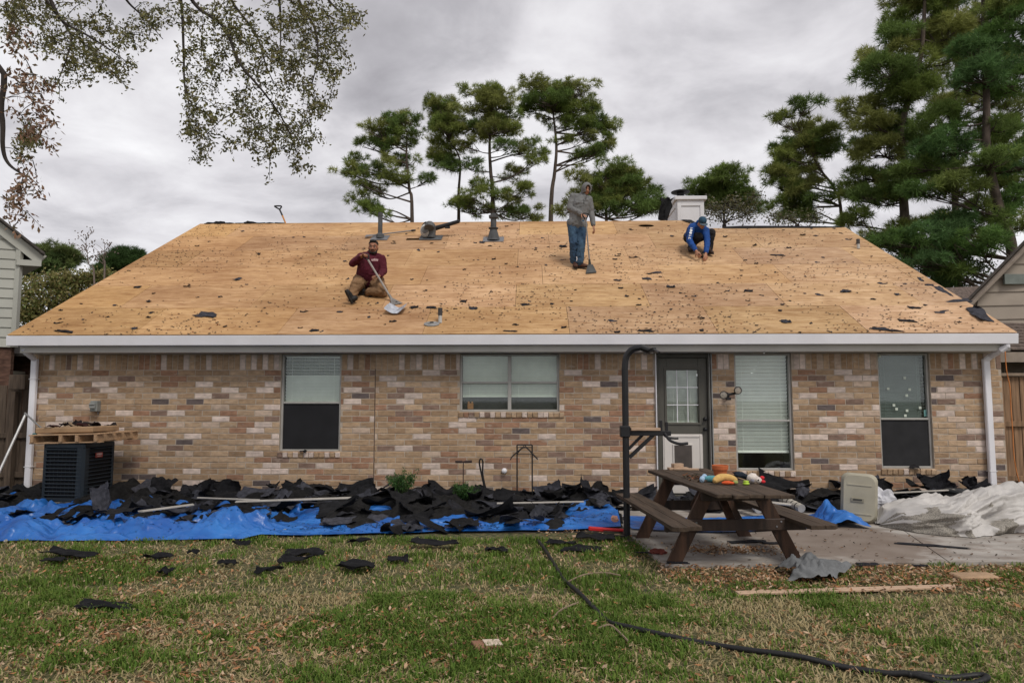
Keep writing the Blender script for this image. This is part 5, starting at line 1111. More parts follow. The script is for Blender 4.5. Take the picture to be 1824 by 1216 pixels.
# ================================================================== ROOF SCRAPS
def roof_scraps():
    SC=[sheet(random.uniform(.09,.2),random.uniform(.05,.11),500+i,.25,.02,6,5,.5,random.choice(TONES)) for i in range(22)]
    q=(RS.cross(RN)); Rb=Matrix((Vector((1,0,0)),RS,RN)).transposed().to_4x4()
    def put(me,X,s,rz,sc,label,group=None):
        o=link('felt_scrap',me,SHING,None,None,False,label=label,cat='roofing scrap',group=group); o.matrix_world=Matrix.Translation(rpt(X,s,.014))@Rb@Matrix.Rotation(rz,4,'Z')@Matrix.Diagonal((sc,sc,sc,1)); return o
    def loc(px,py): p=RF(px,py); return p.x,(p-Vector((0,EY,EZ))).dot(RS)
    big=[((369,562),.52,.26,'big ragged patch of black felt near the bottom left of the bare roof'),((739,548),.20,.12,'ragged felt scrap just right of the silver flashing'),((768,548),.22,.14,'ragged felt scrap between the silver flashing and the small vent pipe'),((843,550),.2,.12,'felt scrap right of the small lower vent pipe'),((826,537),.14,.12,'dark felt scrap above and right of the lower vent pipe'),((936,543),.24,.12,'lone felt scrap in the lower middle of the roof'),((1170,486),.30,.12,'grey felt scrap on the roof left of the crouching worker'),((1152,497),.24,.14,'slanted grey felt scrap above the middle of the roof'),((1100,500),.16,.1,'small grey felt square near the scraper blade of the standing worker'),((1385,455),.40,.09,'long curled felt strip right of the crouching worker'),((1405,442),.14,.07,'black felt scrap above the long curled strip'),((1400,573),.24,.16,'grey folded felt scrap near the lower right of the roof'),((1507,520),.26,.14,'grey felt scrap with a turned tail on the right of the roof'),((1195,512),.2,.1,'dark grey felt scrap below the crouching worker'),((1333,519),.22,.1,'felt scrap midway along the right of the roof'),((1680,556),.42,.18,'large ragged felt patch near the right end of the roof'),((1628,549),.24,.11,'dark felt scrap left of the large right patch'),((1615,572),.36,.12,'ragged felt scrap below the dark right patch'),((1577,588),.55,.12,'long felt strip on the eave at the right'),((1720,535),.75,.3,'felt still stuck on the edge high on the right rake'),((1752,562),.9,.34,'long felt strip along the lower right rake edge'),((1700,518),.7,.26,'felt strip along the middle of the right rake edge'),((990,588),.16,.12,'twisted black scrap standing on the eave below the standing worker'),((908,590),.3,.06,'thin felt strip on the eave near the middle'),((115,592),.5,.05,'thin felt strip on the eave at the far left'),((560,589),.2,.1,'felt scrap on the eave below the sitting worker'),((700,573),.16,.07,'small scrap below the silver flashing'),((605,556),.14,.07,'dark scrap left of and below the boot of the sitting worker'),((1150,590),.3,.08,'ragged strip on the eave right of centre'),((245,512),.18,.12,'dark blob of felt on the left of the roof'),((760,412),.06,.05,'little chip beside the leaf blower'),((1003,440),.2,.16,'blue grey scrap curling up left of the standing worker'),((1130,459),.28,.05,'narrow dark strip on the upper right part of the roof'),((1640,498),.34,.1,'felt scrap at the rake edge upper right'),((1655,508),.2,.1,'second felt scrap just below the upper right rake scrap')]
    for i,((px,py),w,h,lab) in enumerate(big):
        X,s=loc(px,py); put(sheet(w,h,600+i,.08 if i!=22 and i!=31 else .9,.02,11,8,.6,(3.4,3.4,3.7) if 'grey' in lab or 'rake' in lab or i%3==0 else (1.6,1.6,1.7)),X if 'rake' not in lab else min(X,7.72),max(s,.03),random.uniform(-.3,.3) if 'rake edge' not in lab else 1.45,1,lab)
    def scrap_label(X,s):
        return 'small black felt scrap '+('low on' if s<2.2 else 'midway up' if s<4.9 else 'high on')+' the roof '+('near its left rake edge' if X<-5.8 else 'on the left around the sitting worker' if X<-2 else 'in the middle below the vents' if X<.8 else 'around the standing worker' if X<3 else 'around the crouching worker' if X<5.2 else 'near its right rake edge')
    k=0
    while k<215:
        X=random.uniform(-8.6,7.7); s=7.3*random.random()**1.15
        if random.random()>(.45+.55*np.clip((X+3)/6,0,1)): continue
        if X>4.1 and s>6.5: continue
        if mn.noise(Vector((X*.9,s*.9,4)))<random.uniform(-.5,.35): continue
        put(random.choice(SC),X,s,random.gauss(0,.5),random.uniform(.35,1.0),scrap_label(X,s),'small felt scraps scattered on the roof'); k+=1
    n=6500; X=rng.uniform(-8.7,7.8,n); s=7.3*rng.random(n)**1.3; kk=~((X>4.1)&(s>6.5))&(nfield(X,s,.7,301,4)>rng.uniform(-.45,.45,n)); X=X[kk];s=s[kk];n=len(X)
    a=rng.uniform(0,6.28,n); r=rng.uniform(.005,.016,n)
    P=np.array([tuple(rpt(x,t,.012)) for x,t in zip(X,s)]); e1=np.array([1,0,0]);e2=np.array(RS); nn=np.array(RN)
    def pt(k,f): return P+(np.cos(a+k)*r*f*1.9)[:,None]*e1+(np.sin(a+k)*r*f)[:,None]*e2
    v=np.stack([pt(0,1),pt(1.6,.8),pt(3.2,1.1),pt(4.6,.7),P+nn*.008],1).reshape(-1,3); o=np.arange(n)*5
    f=np.concatenate([np.stack([o+i,o+(i+1)%4,o+4],1) for i in range(4)])
    c=np.array([(.02,.02,.02),(.035,.03,.03),(.16,.04,.015),(.06,.035,.02)])[rng.choice(4,n,p=[.6,.15,.12,.13])]
    np_obj('roofing_crumbs',v,f,SPECK,np.repeat(c,5,0),kind='stuff')
    # ridge leftovers at the left end
    m=MB()
    for i in range(8): p=rpt(-8.55+i*.27,7.38,.01); m.ball(p+Vector((0,.06,.0)),(.18,.10,(.05,.07,.03,.018,.07,.02,.015,.02)[i]),n=9,m=6,nz=.6,seed=i)
    m.build('ridge_rubble',FELT,HOUSE)
    m=MB(); c=W(1183,370,6.9); 
    nx,ny=14,18; U,T=np.meshgrid(np.linspace(-1,1,nx),np.linspace(0,1,ny),indexing='ij'); x=c.x+.13*U+.06*np.sin(T*5)+.07*nfield(U,T,2,201,3); y=6.95+.06*np.sin(U*3+T*3); z=W(1186,352,6.9).z-T*.62+.06*nfield(U,T,2.5,202,3)
    np_obj('felt_drape',np.stack([x,y,z],2).reshape(-1,3),gridfaces(nx,ny),FELT,label='tattered black felt hanging off the left side of the white chimney',cat='roofing felt')
roof_scraps()
# ================================================================== YARD OBJECTS
TW=mat('table_wood_top',(.062,.043,.030),.85,.4,3,(6,.6,6),.4,30); TWD=mat('table_wood_dark',(.036,.022,.016),.6,.5,3,(4,4,.8),.3,30,spec=.4); TWL=mat('table_wood_leg',(.055,.026,.014),.6,.6,3,(5,5,.7),.3,30,spec=.4)
def picnic_table():
    t=thing('picnic_table','dark stained wooden picnic table with attached benches standing on the patio','table',(2.05,-3.80,PZ)); O=Vector((2.05,-3.80,PZ))
    def P(name,m,w,par=None):
        return m.build(name,w,par or t)
    L=2.40; zt=.735; bw=.150
    for i in range(5):
        b=MB(); x=-.312+i*.156; b.box(O+Vector((x,random.uniform(-.02,.02),zt)),(bw,L,.038),rotm(random.uniform(-.01,.01),random.uniform(-.012,.012),0),bev=.006); P('table_plank',b,TW)
    for sx in (-1,1):
        for k in (0,1):
            b=MB(); x=sx*(.60+.150*k); 
            poly=[(x-.071,-L/2+(.05 if (k==1)==(sx>0) else 0)),(x-.071,L/2),(x+.071,L/2),(x+.071,-L/2+(.05 if (k==1)==(sx>0) else 0))]
            if k==1: 
                e=x+sx*.071; i_=x-sx*.071; poly=[(i_,-L/2),(e-sx*.05,-L/2),(e,-L/2+.05),(e,L/2),(i_,L/2)]
                if sx<0: poly=poly[::-1]
            b.prism([O+Vector((a,c,.455)) for a,c in poly][::-1] if True else 0,(0,0,-.038)); P('bench_plank',b,TW)
    for y in (-.62,.62):
        for sx in (-1,1):
            b=MB(); b.bar(O+Vector((sx*.63,y,0)),O+Vector((sx*.27,y,.712)),.04,.14,upv=(0,1,0),bev=.005) if False else None
            a=Vector((sx*.64,y,0)); c=Vector((sx*.27,y,.716)); hw=.078
            b.prism([O+a+Vector((-hw,-.02,0)),O+a+Vector((hw,-.02,0)),O+c+Vector((hw,-.02,0)),O+c+Vector((-hw,-.02,0))],(0,.04,0)); P('leg',b,TWL)
        yy=y-.042 if y<0 else y+.042
        b=MB(); b.box(O+Vector((0,yy,.375)),(1.50,.04,.118),bev=.006); bs=P('bench_support',b,TWD)
        b=MB(); b.box(O+Vector((0,yy,.667)),(.72,.04,.09),bev=.006); P('top_support',b,TWD)
        for sx in (-1,1):
            for dz in (-.02,.03): b=MB(); b.lathe(O+Vector((sx*.45+dz,yy+(-.021 if y<0 else .021),.375+dz)),[(.011,0),(.011,.004),(0,.006)],8,(0,-1 if y<0 else 1,0)); b.build('bolt',GREYM,bs)
        b=MB(); b.bar(O+Vector((0,y*.93,.66)),O+Vector((0,y*.08,.70)),.09,.038); 
        b2=MB(); b2.bar(O+Vector((0,y*.96,.38)),O+Vector((0,y*.25,.71)),.085,.038,bev=.005); P('brace',b2,TWL)
    t.rotation_euler=(0,0,R_(6)); return t
picnic_table()
def ontable(px,py): return G(px,py,PZ+.757)
def table_items():
    z=PZ+.757
    p=ontable(1283,849); b=MB(); b.lathe((p.x,p.y,z),[(.062,0),(.066,.01),(.082,.085),(.092,.088),(.095,.135),(.088,.138),(.080,.10),(.060,.02),(0,.018)],26); b.build('flower_pot',mat('terracotta',(.50,.13,.045),.75,.12,9,bump=.15),smooth=False,label='empty orange terracotta flower pot standing on the picnic table',cat='pot')
    PL=lambda n,c:mat(n,c,.95,.15,25,bump=.6,bscale=120)
    # banana shaped plush
    p=ontable(1292,862); r=thing('plush_toy','yellow curved plush toy with orange tail lying in front of the pot','toy',(p.x,p.y,z)); b=MB()
    pts=smooth_path([(p.x-.125,p.y-.03,z+.03),(p.x-.09,p.y+.0,z+.05),(p.x-.02,p.y+.03,z+.068),(p.x+.07,p.y+.02,z+.06),(p.x+.12,p.y-.01,z+.035)],5); n=len(pts); b.tube(pts,[.012+.032*math.sin(math.pi*min(1,max(0,(i+.9)/(n+.8))))**.6 for i in range(n)],12); b.build('body',PL('plush_yellow',(.58,.37,.13)),r,smooth=True)
    b=MB(); b.ball((p.x+.005,p.y-.05,z+.022),(.06,.03,.02),n=12,m=8,nz=.3); b.ball((p.x+.05,p.y-.045,z+.018),(.035,.022,.016),n=10,m=6,nz=.3,seed=3); b.build('belly',PL('plush_orange',(.62,.10,.03)),r,smooth=True)
    b=MB(); b.ball((p.x+.10,p.y-.03,z+.025),(.03,.025,.02),n=10,m=6); b.build('foot',PL('plush_green',(.30,.34,.12)),r,smooth=True)
    p=ontable(1266,858); r=thing('plush_toy','blue plush toy with pale tail fin lying left of the yellow one','toy',(p.x,p.y,z)); b=MB(); b.ball((p.x+.01,p.y,z+.035),(.085,.04,.036),n=14,m=10,nz=.15); b.build('body',PL('plush_teal',(.09,.27,.30)),r,smooth=True)
    b=MB(); b.ball((p.x-.095,p.y-.01,z+.03),(.032,.03,.036),n=10,m=8,nz=.35); b.ball((p.x-.06,p.y+.03,z+.055),(.03,.02,.03),n=10,m=8,nz=.3); b.build('tail',PL('plush_pale_blue',(.36,.50,.66)),r,smooth=True)
    p=ontable(1345,860); r=thing('plush_toy','white plush toy with red feet and dark eye at the right end of the table','toy',(p.x,p.y,z)); b=MB(); b.ball((p.x-.025,p.y,z+.055),(.062,.05,.052),n=14,m=10,nz=.22); b.ball((p.x+.03,p.y-.015,z+.035),(.04,.036,.034),n=12,m=8); b.build('body',PL('plush_white',(.66,.60,.55)),r,smooth=True)
    b=MB(); b.ball((p.x+.072,p.y-.02,z+.06),(.026,.022,.02),n=10,m=7); b.ball((p.x+.077,p.y-.03,z+.02),(.026,.022,.018),n=10,m=7); b.build('foot',PL('plush_red',(.60,.03,.04)),r,smooth=True)
    b=MB(); b.ball((p.x+.02,p.y-.052,z+.04),(.009,.006,.009),n=8,m=6); b.build('eye',mat('black_plastic',(.01,.01,.012),.3),r)
    b=MB(); b.ball((p.x-.04,p.y-.045,z+.035),(.02,.012,.02),n=8,m=6); b.build('patch',PL('plush_grey',(.25,.24,.28)),r)
    p=ontable(1329,863); b=MB(); b.lathe((p.x,p.y,z),[(.028,0),(.036,.012),(.036,.018),(.022,.024),(.03,.036),(.03,.042),(0,.044)],18); b.build('rubber_toy',mat('lime_rubber',(.42,.60,.06),.5),smooth=True,label='small lime green spool shaped rubber toy between the plush toys',cat='toy')
    p=ontable(1322,853); b=MB(); b.ball((p.x,p.y+.04,z+.04),(.10,.05,.035),rotm(0,.25,.3),n=14,m=10,nz=.5,seed=4); b.build('dark_plush',PL('plush_navy',(.015,.022,.035)),smooth=True,label='limp dark navy cloth toy behind the lime rubber toy',cat='toy')
    p=ontable(1253,856); 
    n=60; x=rng.normal(p.x-.05,.07,n);y=rng.normal(p.y+.15,.16,n); v,f,c=leaf_scatter('l',x,y,z+rng.uniform(.003,.025,n),.06,[(.12,.06,.03),(.2,.09,.05),(.07,.06,.04)],.4); np_obj('leaf_litter',v,f,DRY,c,kind='stuff')
    WS=mat('raw_wood',(.42,.29,.20),.85,.2,4,(2,12,12),.2)
    for i,((px,py),s,rz,lab) in enumerate((((1203,834),(.26,.09,.03),.15,'long raw wood offcut on the far left corner of the table top'),((1222,837),(.32,.05,.025),-.1,'thin raw wood stick beside the larger offcut on the table'),((1196,831),(.14,.08,.05),.3,'short raw wood block lying on top at the far end of the table'))):
        q=ontable(px,py); b=MB(); b.box((q.x,min(q.y,-2.7),z+s[2]/2+(.03 if i==2 else 0)),s,rotm(0,0,rz)); b.build('wood_offcut',WS,label=lab,cat='wood scrap')
table_items()
def exercise_tower():
    A=W(1117,950,-3.1); x=A.x; y=-3.1; t=thing('exercise_tower','tall black pull up tower with dip arms standing at the left edge of the patio','exercise frame',(x,y,0))
    top=W(1131,640,y).z; e=W(1152,626,y-.0); zl=W(1117,771,y).z
    b=MB(); b.tube([(x,y,0),(x,y,top-.12)]+smooth_path([(x,y,top-.12),(x+.02,y,top+.03),(x+.09,y-.02,top+.12),(x+.20,y-.05,top+.15)],5)[1:]+[(e.x+.04,y-.08,e.z)],.042,10); b.build('post',BLACKM,t)
    b=MB(); b.tube([(x-.02,y-.06,e.z-.02),(e.x+.03,y-.08,e.z-.0)],.02,8) if False else None
    b=MB(); b.bar((e.x+.03,y-.35,e.z),(e.x+.03,y+.30,e.z),.05,.05); b.tube([(e.x+.03,y-.36,e.z),(e.x+.06,y-.5,e.z-.05)],.018,8); b.build('pull_up_bar',BLACKM,t)
    b=MB(); b.bar((x+.04,y,zl),(x+.55,y-.05,zl),.05,.06); b.build('dip_arm',BLACKM,t)
    b=MB(); b.bar((x+.04,y,zl-.30),(x+.34,y-.02,zl-.02),.04,.045); b.bar((x+.04,y+.05,zl-.2),(x+.22,y+.05,zl-.02),.03,.035); b.build('diagonal_brace',BLACKM,t)
    b=MB(); b.tube(smooth_path([(x+.47,y-.06,zl),(x+.52,y-.12,zl-.08),(x+.62,y-.16,zl-.12),(x+.73,y-.17,zl-.115)],4),.018,8); b.build('handle_grip',BLACKM,t)
    b=MB(); b.tube(smooth_path([(x+.47,y+.08,zl),(x+.52,y+.06,zl-.05),(x+.60,y+.05,zl-.065),(x+.66,y+.05,zl-.065)],4),.016,8); b.build('handle_grip',BLACKM,t)
    for dx,h in ((.43,.16),(.50,.14)): b=MB(); b.bar((x+dx,y-.03,zl),(x+dx,y-.03,zl+h),.035,.04); b.build('arm_stop',BLACKM,t)
    b=MB(); b.box((x-.01,y,zl+.02),(.12,.12,.14),bev=.01); b.build('clamp',BLACKM,t)
    b=MB(); b.bar((x-.3,y+.05,.02),(x+.3,y-.05,.02),.06,.04); b.bar((x,y-.35,.02),(x,y+.5,.02),.06,.04); b.build('foot',BLACKM,t)
    WS=MATS['raw_wood']; b=MB(); b.box((x+.24,y-.02,zl+.05),(.36,.10,.035)); b.build('wood_offcut',WS,label='pale wood offcut resting on the dip arm of the black tower',cat='wood scrap')
    b=MB(); b.bar((x-.02,y-.0,zl+.085),(x+.36,y-.02,zl+.115),.03,.014); b.build('wood_offcut',WS,label='thin dark edged stick lying on the offcut on the dip arm',cat='wood scrap')
exercise_tower()
def air_conditioner():
    A=G(150,893,.10); c=Vector((-7.22,-.82,0)); t=thing('air_conditioner','dark louvred air conditioner unit against the wall with a pallet on top','air conditioner',tuple(c)); s=.69; h=.90; zb=.12
    AC=mat('ac_navy',(.011,.018,.025),.5,.15,3,bump=.05,spec=.4); ACD=mat('ac_fins',(.006,.007,.009),.7,bump=.1); LV=mat('ac_louver',(.020,.028,.036),.5,.1)
    b=MB(); b.box(c+Vector((0,0,.06)),(.95,.95,.12),bev=.02); b.build('concrete_pad',mat('pad',(.2,.19,.18),.9),t)
    b=MB(); b.box(c+Vector((0,0,zb+h/2)),(s-.06,s-.06,h-.02),bev=.02); b.build('coil_core',ACD,t)
    b=MB(); b.box(c+Vector((0,0,zb+h-.04)),(s,s,.10),bev=.03); b.build('top_cap',AC,t); b=MB(); b.box(c+Vector((0,0,zb+.03)),(s,s,.06),bev=.01); b.build('base_pan',AC,t)
    for i,(sx,sy) in enumerate(((-1,-1),(1,-1),(1,1),(-1,1))):
        b=MB(); w=.15 if i==1 else .05; b.box(c+Vector((sx*(s/2-w/2),sy*(s/2-w/2),zb+h/2)),(w,w,h-.02),bev=.035 if i==1 else .015); b.build('corner_post',AC,t)
    k=13
    for i in range(k):
        z=zb+.10+i*(h-.2)/(k-1)
        b=MB(); 
        for sy in (-1,1): b.box(c+Vector((0,sy*(s/2-.012),z)),(s-.10,.03,.014),rotm(R_(25*sy),0,0),bev=.002)
        for sx in (-1,1): b.box(c+Vector((sx*(s/2-.012),0,z)),(.03,s-.10,.014),rotm(0,-R_(25*sx),0),bev=.002)
        b.build('louver',LV,t)
    for i in range(10):
        b=MB(); x=-.30+i*.066; b.box(c+Vector((x,-s/2+.022,zb+h/2)),(.004,.004,h-.15),bev=0); b.build('guard_wire',LV,t)
    b=MB(); b.box(c+Vector((s/2+.004,-.02,zb+.70)),(.006,.16,.075),bev=.002); lb=b.build('name_plate',mat('plate_red',(.32,.05,.04),.5),t)
    b=MB(); b.box(c+Vector((s/2+.008,-.02,zb+.715)),(.003,.12,.018),bev=0); b.box(c+Vector((s/2+.008,-.02,zb+.685)),(.003,.09,.010),bev=0); b.build('plate_print',mat('plate_print',(.5,.42,.38),.6),lb)
    t.rotation_euler=(0,0,R_(-5))
    # pallet
    pz=zb+h; pc=Vector((-7.20,-.72,pz)); p=thing('pallet','small pale wooden pallet laid on top of the air conditioner','pallet',tuple(pc)); PW=mat('pallet_wood',(.44,.28,.16),.85,.2,4,(3,10,10),.25)
    for i in range(5): b=MB(); b.box(pc+Vector((0,-.42+i*.21,.135)),(1.18,.13,.02)); b.build('deck_board',PW,p)
    for i in range(3): b=MB(); b.box(pc+Vector((0,-.42+i*.42,.01)),(1.18,.10,.02)); b.build('bottom_board',PW,p)
    for x in (-.53,-.05,.22,.53):
        b=MB(); b.box(pc+Vector((x,0,.072)),(.05,1.0,.10)); b.build('stringer',PW,p)
    p.rotation_euler=(0,R_(-1.5),R_(-4))
    b=MB(); b.box(pc+Vector((-.10,-.05,.20)),(.98,.62,.09),rotm(0,R_(-1.5),R_(-5)),bev=.012); b.build('cardboard_slab',mat('kraft',(.36,.235,.135),.9,.2,4,bump=.3),label='flat tan board slab lying on the pallet over the air conditioner',cat='board')
    for i in range(11):
        m=sheet(random.uniform(.14,.3),random.uniform(.1,.18),700+i,.3,.03,7,5,.45,(1.2,.9,.9) if i%3 else (3.5,1.2,1.0)); put_sheet(m,(pc.x+random.uniform(-.35,.45),pc.y+random.uniform(-.3,.2),pz+.265+random.uniform(0,.03)),(random.gauss(0,.2),random.gauss(0,.2),random.uniform(0,6)),'small dark or red shingle scrap littering the slab on the pallet','scraps on the pallet slab')
    # leaning poles at the left
    b=MB(); b.tube([W(-14,868,-.9),W(46,737,-.32)],.02,8); b.build('metal_pole',mat('pale_metal',(.50,.50,.50),.45,metal=.4),label='pale metal pole leaning from the left edge against the downspout',cat='pole')
    b=MB(); b.tube([W(44,735,-.34),W(80,768,-.42)],.014,8); b.build('metal_rod',mat('dull_metal',(.24,.24,.24),.5,metal=.4),label='short grey rod angled down from the downspout to the pallet',cat='rod')
    b=MB(); q=W(66,774,-.8); b.box((q.x,-.85,q.z),(.06,.05,.06),bev=.01); b.build('strap_end',mat('teal',(.03,.14,.15),.7),label='little teal plastic clip at the left end of the pallet',cat='clip')
air_conditioner()
def wall_foot_things():
    # T handled garden stake
    a=W(825,870,-.45);t=W(825,822,-.45); b=MB(); b.tube([(a.x,-.45,0),(a.x,-.45,t.z)],.009,6); b.tube([(a.x-.13,-.45,t.z),(a.x-.02,-.45,t.z)],.022,8); b.tube([(a.x+.02,-.45,t.z),(a.x+.14,-.45,t.z+.005)],.022,8); b.tube([(a.x-.03,-.45,t.z),(a.x+.03,-.45,t.z)],.012,6)
    b.build('valve_key',mat('rust_black',(.05,.032,.028),.8),label='thin T handled iron rod standing by the wall right of the weeds',cat='tool')
    # drooping hose loop
    P=[W(x,y,-.35) for x,y in ((872,896),(866,880),(859,850),(854,825),(856,817),(860,822),(860,845),(866,872),(874,890))]; b=MB(); b.tube(smooth_path(P,6),.014,8); b.build('black_hose',mat('hose_black',(.012,.012,.013),.5),smooth=True,label='narrow loop of thin black hose sticking up by the wall',cat='hose')
    # wire hose stand
    y=-.4; x0=W(921,840,y).x; x1=W(948,840,y).x; zt=W(930,792,y).z; t=thing('hose_stand','black wire hose stand with sloping hanger arms by the wall','hose stand',((x0+x1)/2,y,0))
    for x in (x0,x1): b=MB(); b.tube([(x,y,0),(x,y,zt)],.012,6); b.build('upright',BLACKM,t)
    b=MB(); b.tube([(x0,y,zt),(x1,y,zt)],.012,6); b.tube([(x0,y,zt-.04),(x1,y,zt-.04)],.006,6); b.build('top_bar',BLACKM,t)
    xm=(x0+x1)/2
    for yy in (y-.05,y+.05):
        b=MB(); b.tube(smooth_path([(x0-.11,yy,zt-.24),(x0-.07,yy,zt-.18),(xm-.05,yy,zt-.06),(xm,yy,zt-.04),(xm+.05,yy,zt-.06),(x1+.05,yy,zt-.19),(x1+.09,yy,zt-.23)],4),.009,6); b.build('hanger_arm',BLACKM,t)
    b=MB(); b.tube([(xm,y,zt),(x0,y,zt-.15)],.006,5); b.tube([(xm,y,zt),(x1,y,zt-.15)],.006,5); b.tube([(x0,y,zt-.15),(x1,y,zt-.15)],.006,5); b.build('cross_wire',BLACKM,t)
    # weeds
    for px,py,h,lab,seed in ((722,868,.30,'bushy green asparagus fern poking out of the black heap',1),(826,882,.20,'smaller green weed clump at the foot of the T handled rod',2)):
        p=W(px,py,-.5); r=np.random.default_rng(seed); root=thing('weed_plant',lab,'plant',(p.x,-.5,.05)); m=MB(); V=[]
        for i in range(20):
            a=r.uniform(-1.1,1.1) if seed==2 else r.uniform(-1.3,.9); b_=r.normal(0,.35); L=h*r.uniform(.6,1.45); e=Vector((p.x+math.sin(a)*L,-.5+b_*.3,p.z+math.cos(a)*L*.75)); s=Vector((p.x+r.normal(0,.06),-.5,p.z-.12)); mid=s.lerp(e,.5)+Vector((0,0,.05)); Q=smooth_path([s,mid,e],5); m.tube(Q,.003,3,cap=False)
            for q in Q[3:]:
                for k in range(5): V.append((q.x+r.normal(0,.012),q.y+r.normal(0,.02),q.z+r.normal(0,.012)))
        m.build('stems',mat('stem_green',(.06,.10,.03),.8),root); v,f,c=leaf_cloud(np.array(V),2,.012,.055,.22,[(.05,.12,.03),(.08,.17,.04),(.035,.09,.025)],.1,seed); np_obj('foliage',v,f,LEAF,c,parent=root)
    # beige plastic case
    p=G(1537,934,PZ); Z=PZ; c=Vector((p.x+.02,p.y+.16,Z)); t=thing('plastic_case','beige hard plastic case standing upright on the patio by the blue tarp','case',tuple(c)); BG=mat('beige_plastic',(.34,.315,.245),.55,.1,4,bump=.08,spec=.35); BG2=mat('beige_plastic_dark',(.26,.24,.185),.55,.1,4)
    w,d,h=.45,.22,.66
    def rrect(wd,ht,rad,z0,n=6): 
        out=[]
        for cx,cz,a0 in ((wd/2-rad,ht-rad,0),(-wd/2+rad,ht-rad,90),(-wd/2+rad,rad,180),(wd/2-rad,rad,270)):
            for k in range(n+1): a=R_(a0+90*k/n); out.append((cx+rad*math.cos(a),cz+rad*math.sin(a)))
        return out
    def shell(y0,y1,inset0,inset1,m,name):
        b=MB(); A=rrect(w-2*inset0,h-2*inset0,.10,0);B=rrect(w-2*inset1,h-2*inset1,.10,0); n=len(A)
        vs=[c+Vector((x,y0,z+inset0)) for x,z in A]+[c+Vector((x,y1,z+inset1)) for x,z in B]
        fs=[tuple(range(n)),tuple(range(2*n-1,n-1,-1))]+[(i,i+n,(i+1)%n+n,(i+1)%n) for i in range(n)]; b.add(vs,[f[::-1] for f in fs]); return b.build(name,m,t)
    shell(-d/2,-.02,.035,0,BG,'front_shell'); shell(.0,d/2,0,.045,BG,'rear_shell'); shell(-.021,.001,.008,.008,BG2,'seam')
    b=MB(); b.box(c+Vector((-.02,-d/2-.004,.30)),(.16,.02,.055),bev=.008); fr=b.build('latch_plate',BG2,t); b=MB(); b.box(c+Vector((-.02,-d/2-.015,.305)),(.11,.012,.02),bev=.002); b.build('latch_slot',mat('slot_dark',(.05,.048,.04),.7),fr)
    for z in (.12,.50): b=MB(); b.box(c+Vector((0,-d/2-.002,z)),(.30,.012,.02),bev=.004); b.build('rib',BG,t)
    t.rotation_euler=(R_(-6),R_(3),R_(-24))
    # black ring of hose/tube behind the sacking
    q=W(1752,884,-1.1); P=[(q.x+.52*math.cos(a)*1.0,-1.1+.30*math.sin(a),.12+.26*max(0,math.sin(a*.5+.0))**1.5+.05*math.cos(a)) for a in [2*math.pi*i/40 for i in range(41)]]
    b=MB(); b.tube(P,.035,10); b.build('black_tube_ring',mat('rubber',(.028,.03,.032),.6,.2,8),smooth=True,label='large ring of thick black tube lying on the heap behind the white tarp',cat='tube')
    # flexible ducts under the table end
    DU=mat('duct_beige',(.40,.37,.32),.7,.15,6,bump=.2); DK_=mat('duct_black',(.02,.02,.02),.7)
    for a,b_,r,lab in (((1312,880,.25),(1352,906,.17),.065,'pale rolled duct seen between the table legs'),((1384,884,.22),(1428,905,.15),.06,'pale duct with black bands behind the right table leg')):
        A=G(*a);B=G(*b_); A.y=B.y+ .5; root=thing('duct_roll',lab,'duct',tuple(B)); d=(A-B); 
        for i in range(5):
            m=MB(); m.tube([B+d*(i/5),B+d*((i+.78)/5)],r,12); m.build('duct_section',DU,root,smooth=False); m=MB(); m.tube([B+d*((i+.78)/5),B+d*((i+1)/5)],r*.97,12); m.build('duct_band',DK_,root)
    for a,b_,lab in (((1290,868,.3),(1345,884,.26),'white flat panel scrap behind the table legs'),((1350,892,.22),(1396,893,.2),'white board end between the two pale ducts')):
        A=G(*a);B=G(*b_); m=MB(); B.y=A.y-.2; m.bar(A,B,.14,.02); m.build('white_board',MATS['old_white_trim'],label=lab,cat='board')
    # red and other bits near the hose start
    p=G(1062,943,.05); b=MB(); b.box((p.x,p.y,.06),(.20,.06,.05),rotm(0,.1,.2),bev=.015); b.tube([(p.x+.08,p.y,.06),(p.x+.34,p.y-.03,.05)],.02,8); b.build('red_tool',mat('red_plastic',(.50,.02,.025),.5),label='red handled tool lying on the ground near the exercise tower',cat='tool')
    p=G(1090,925,.1); b=MB(); b.ball((p.x+.03,p.y,.08),(.06,.05,.07),n=12,m=8,nz=.5,seed=3); b.build('clay_lump',mat('clay_pink',(.42,.22,.16),.9),label='pinkish broken clay lump by the foot of the tower',cat='clay piece')
    p=G(1172,985,PZ); b=MB(); b.ball((p.x,p.y,PZ+.015),(.10,.06,.03),n=14,m=8,nz=.5,seed=5); b.build('red_shard',mat('brown_red',(.13,.03,.022),.8),label='dark red crumpled shard on the patio left of the front table leg',cat='scrap')
    p=G(1070,955,.03); b=MB(); b.bar((p.x-.35,p.y,.03),(p.x+.25,p.y+.1,.03),.06,.02); b.build('wood_strip',MATS['raw_wood'],label='splintered pale wood strip on bare ground near the red tool',cat='wood scrap')
    # lawn items
    A=G(1313,1056,.03);B=G(1697,1044,.03); b=MB(); b.bar(A,B,.085,.022,bev=.004); b.build('long_board',mat('fresh_board',(.47,.33,.23),.8,.15,3,(1,8,8),.2),label='long pale pinkish board lying on the lawn in front of the patio',cat='board')
    p=G(868,1150,.03); b=MB(); b.box((p.x,p.y,.035),(.20,.115,.03),rotm(.05,.08,.35)); b.m=1; b.box((p.x+.035,p.y+.012,.052),(.12,.10,.006),rotm(.05,.08,.35)); b.build('tile_piece',[mat('tile_brown',(.25,.13,.08),.8,.2),mat('tile_cream',(.56,.46,.37),.7,.1)],label='small brown and cream tile piece lying alone on the front lawn',cat='tile')
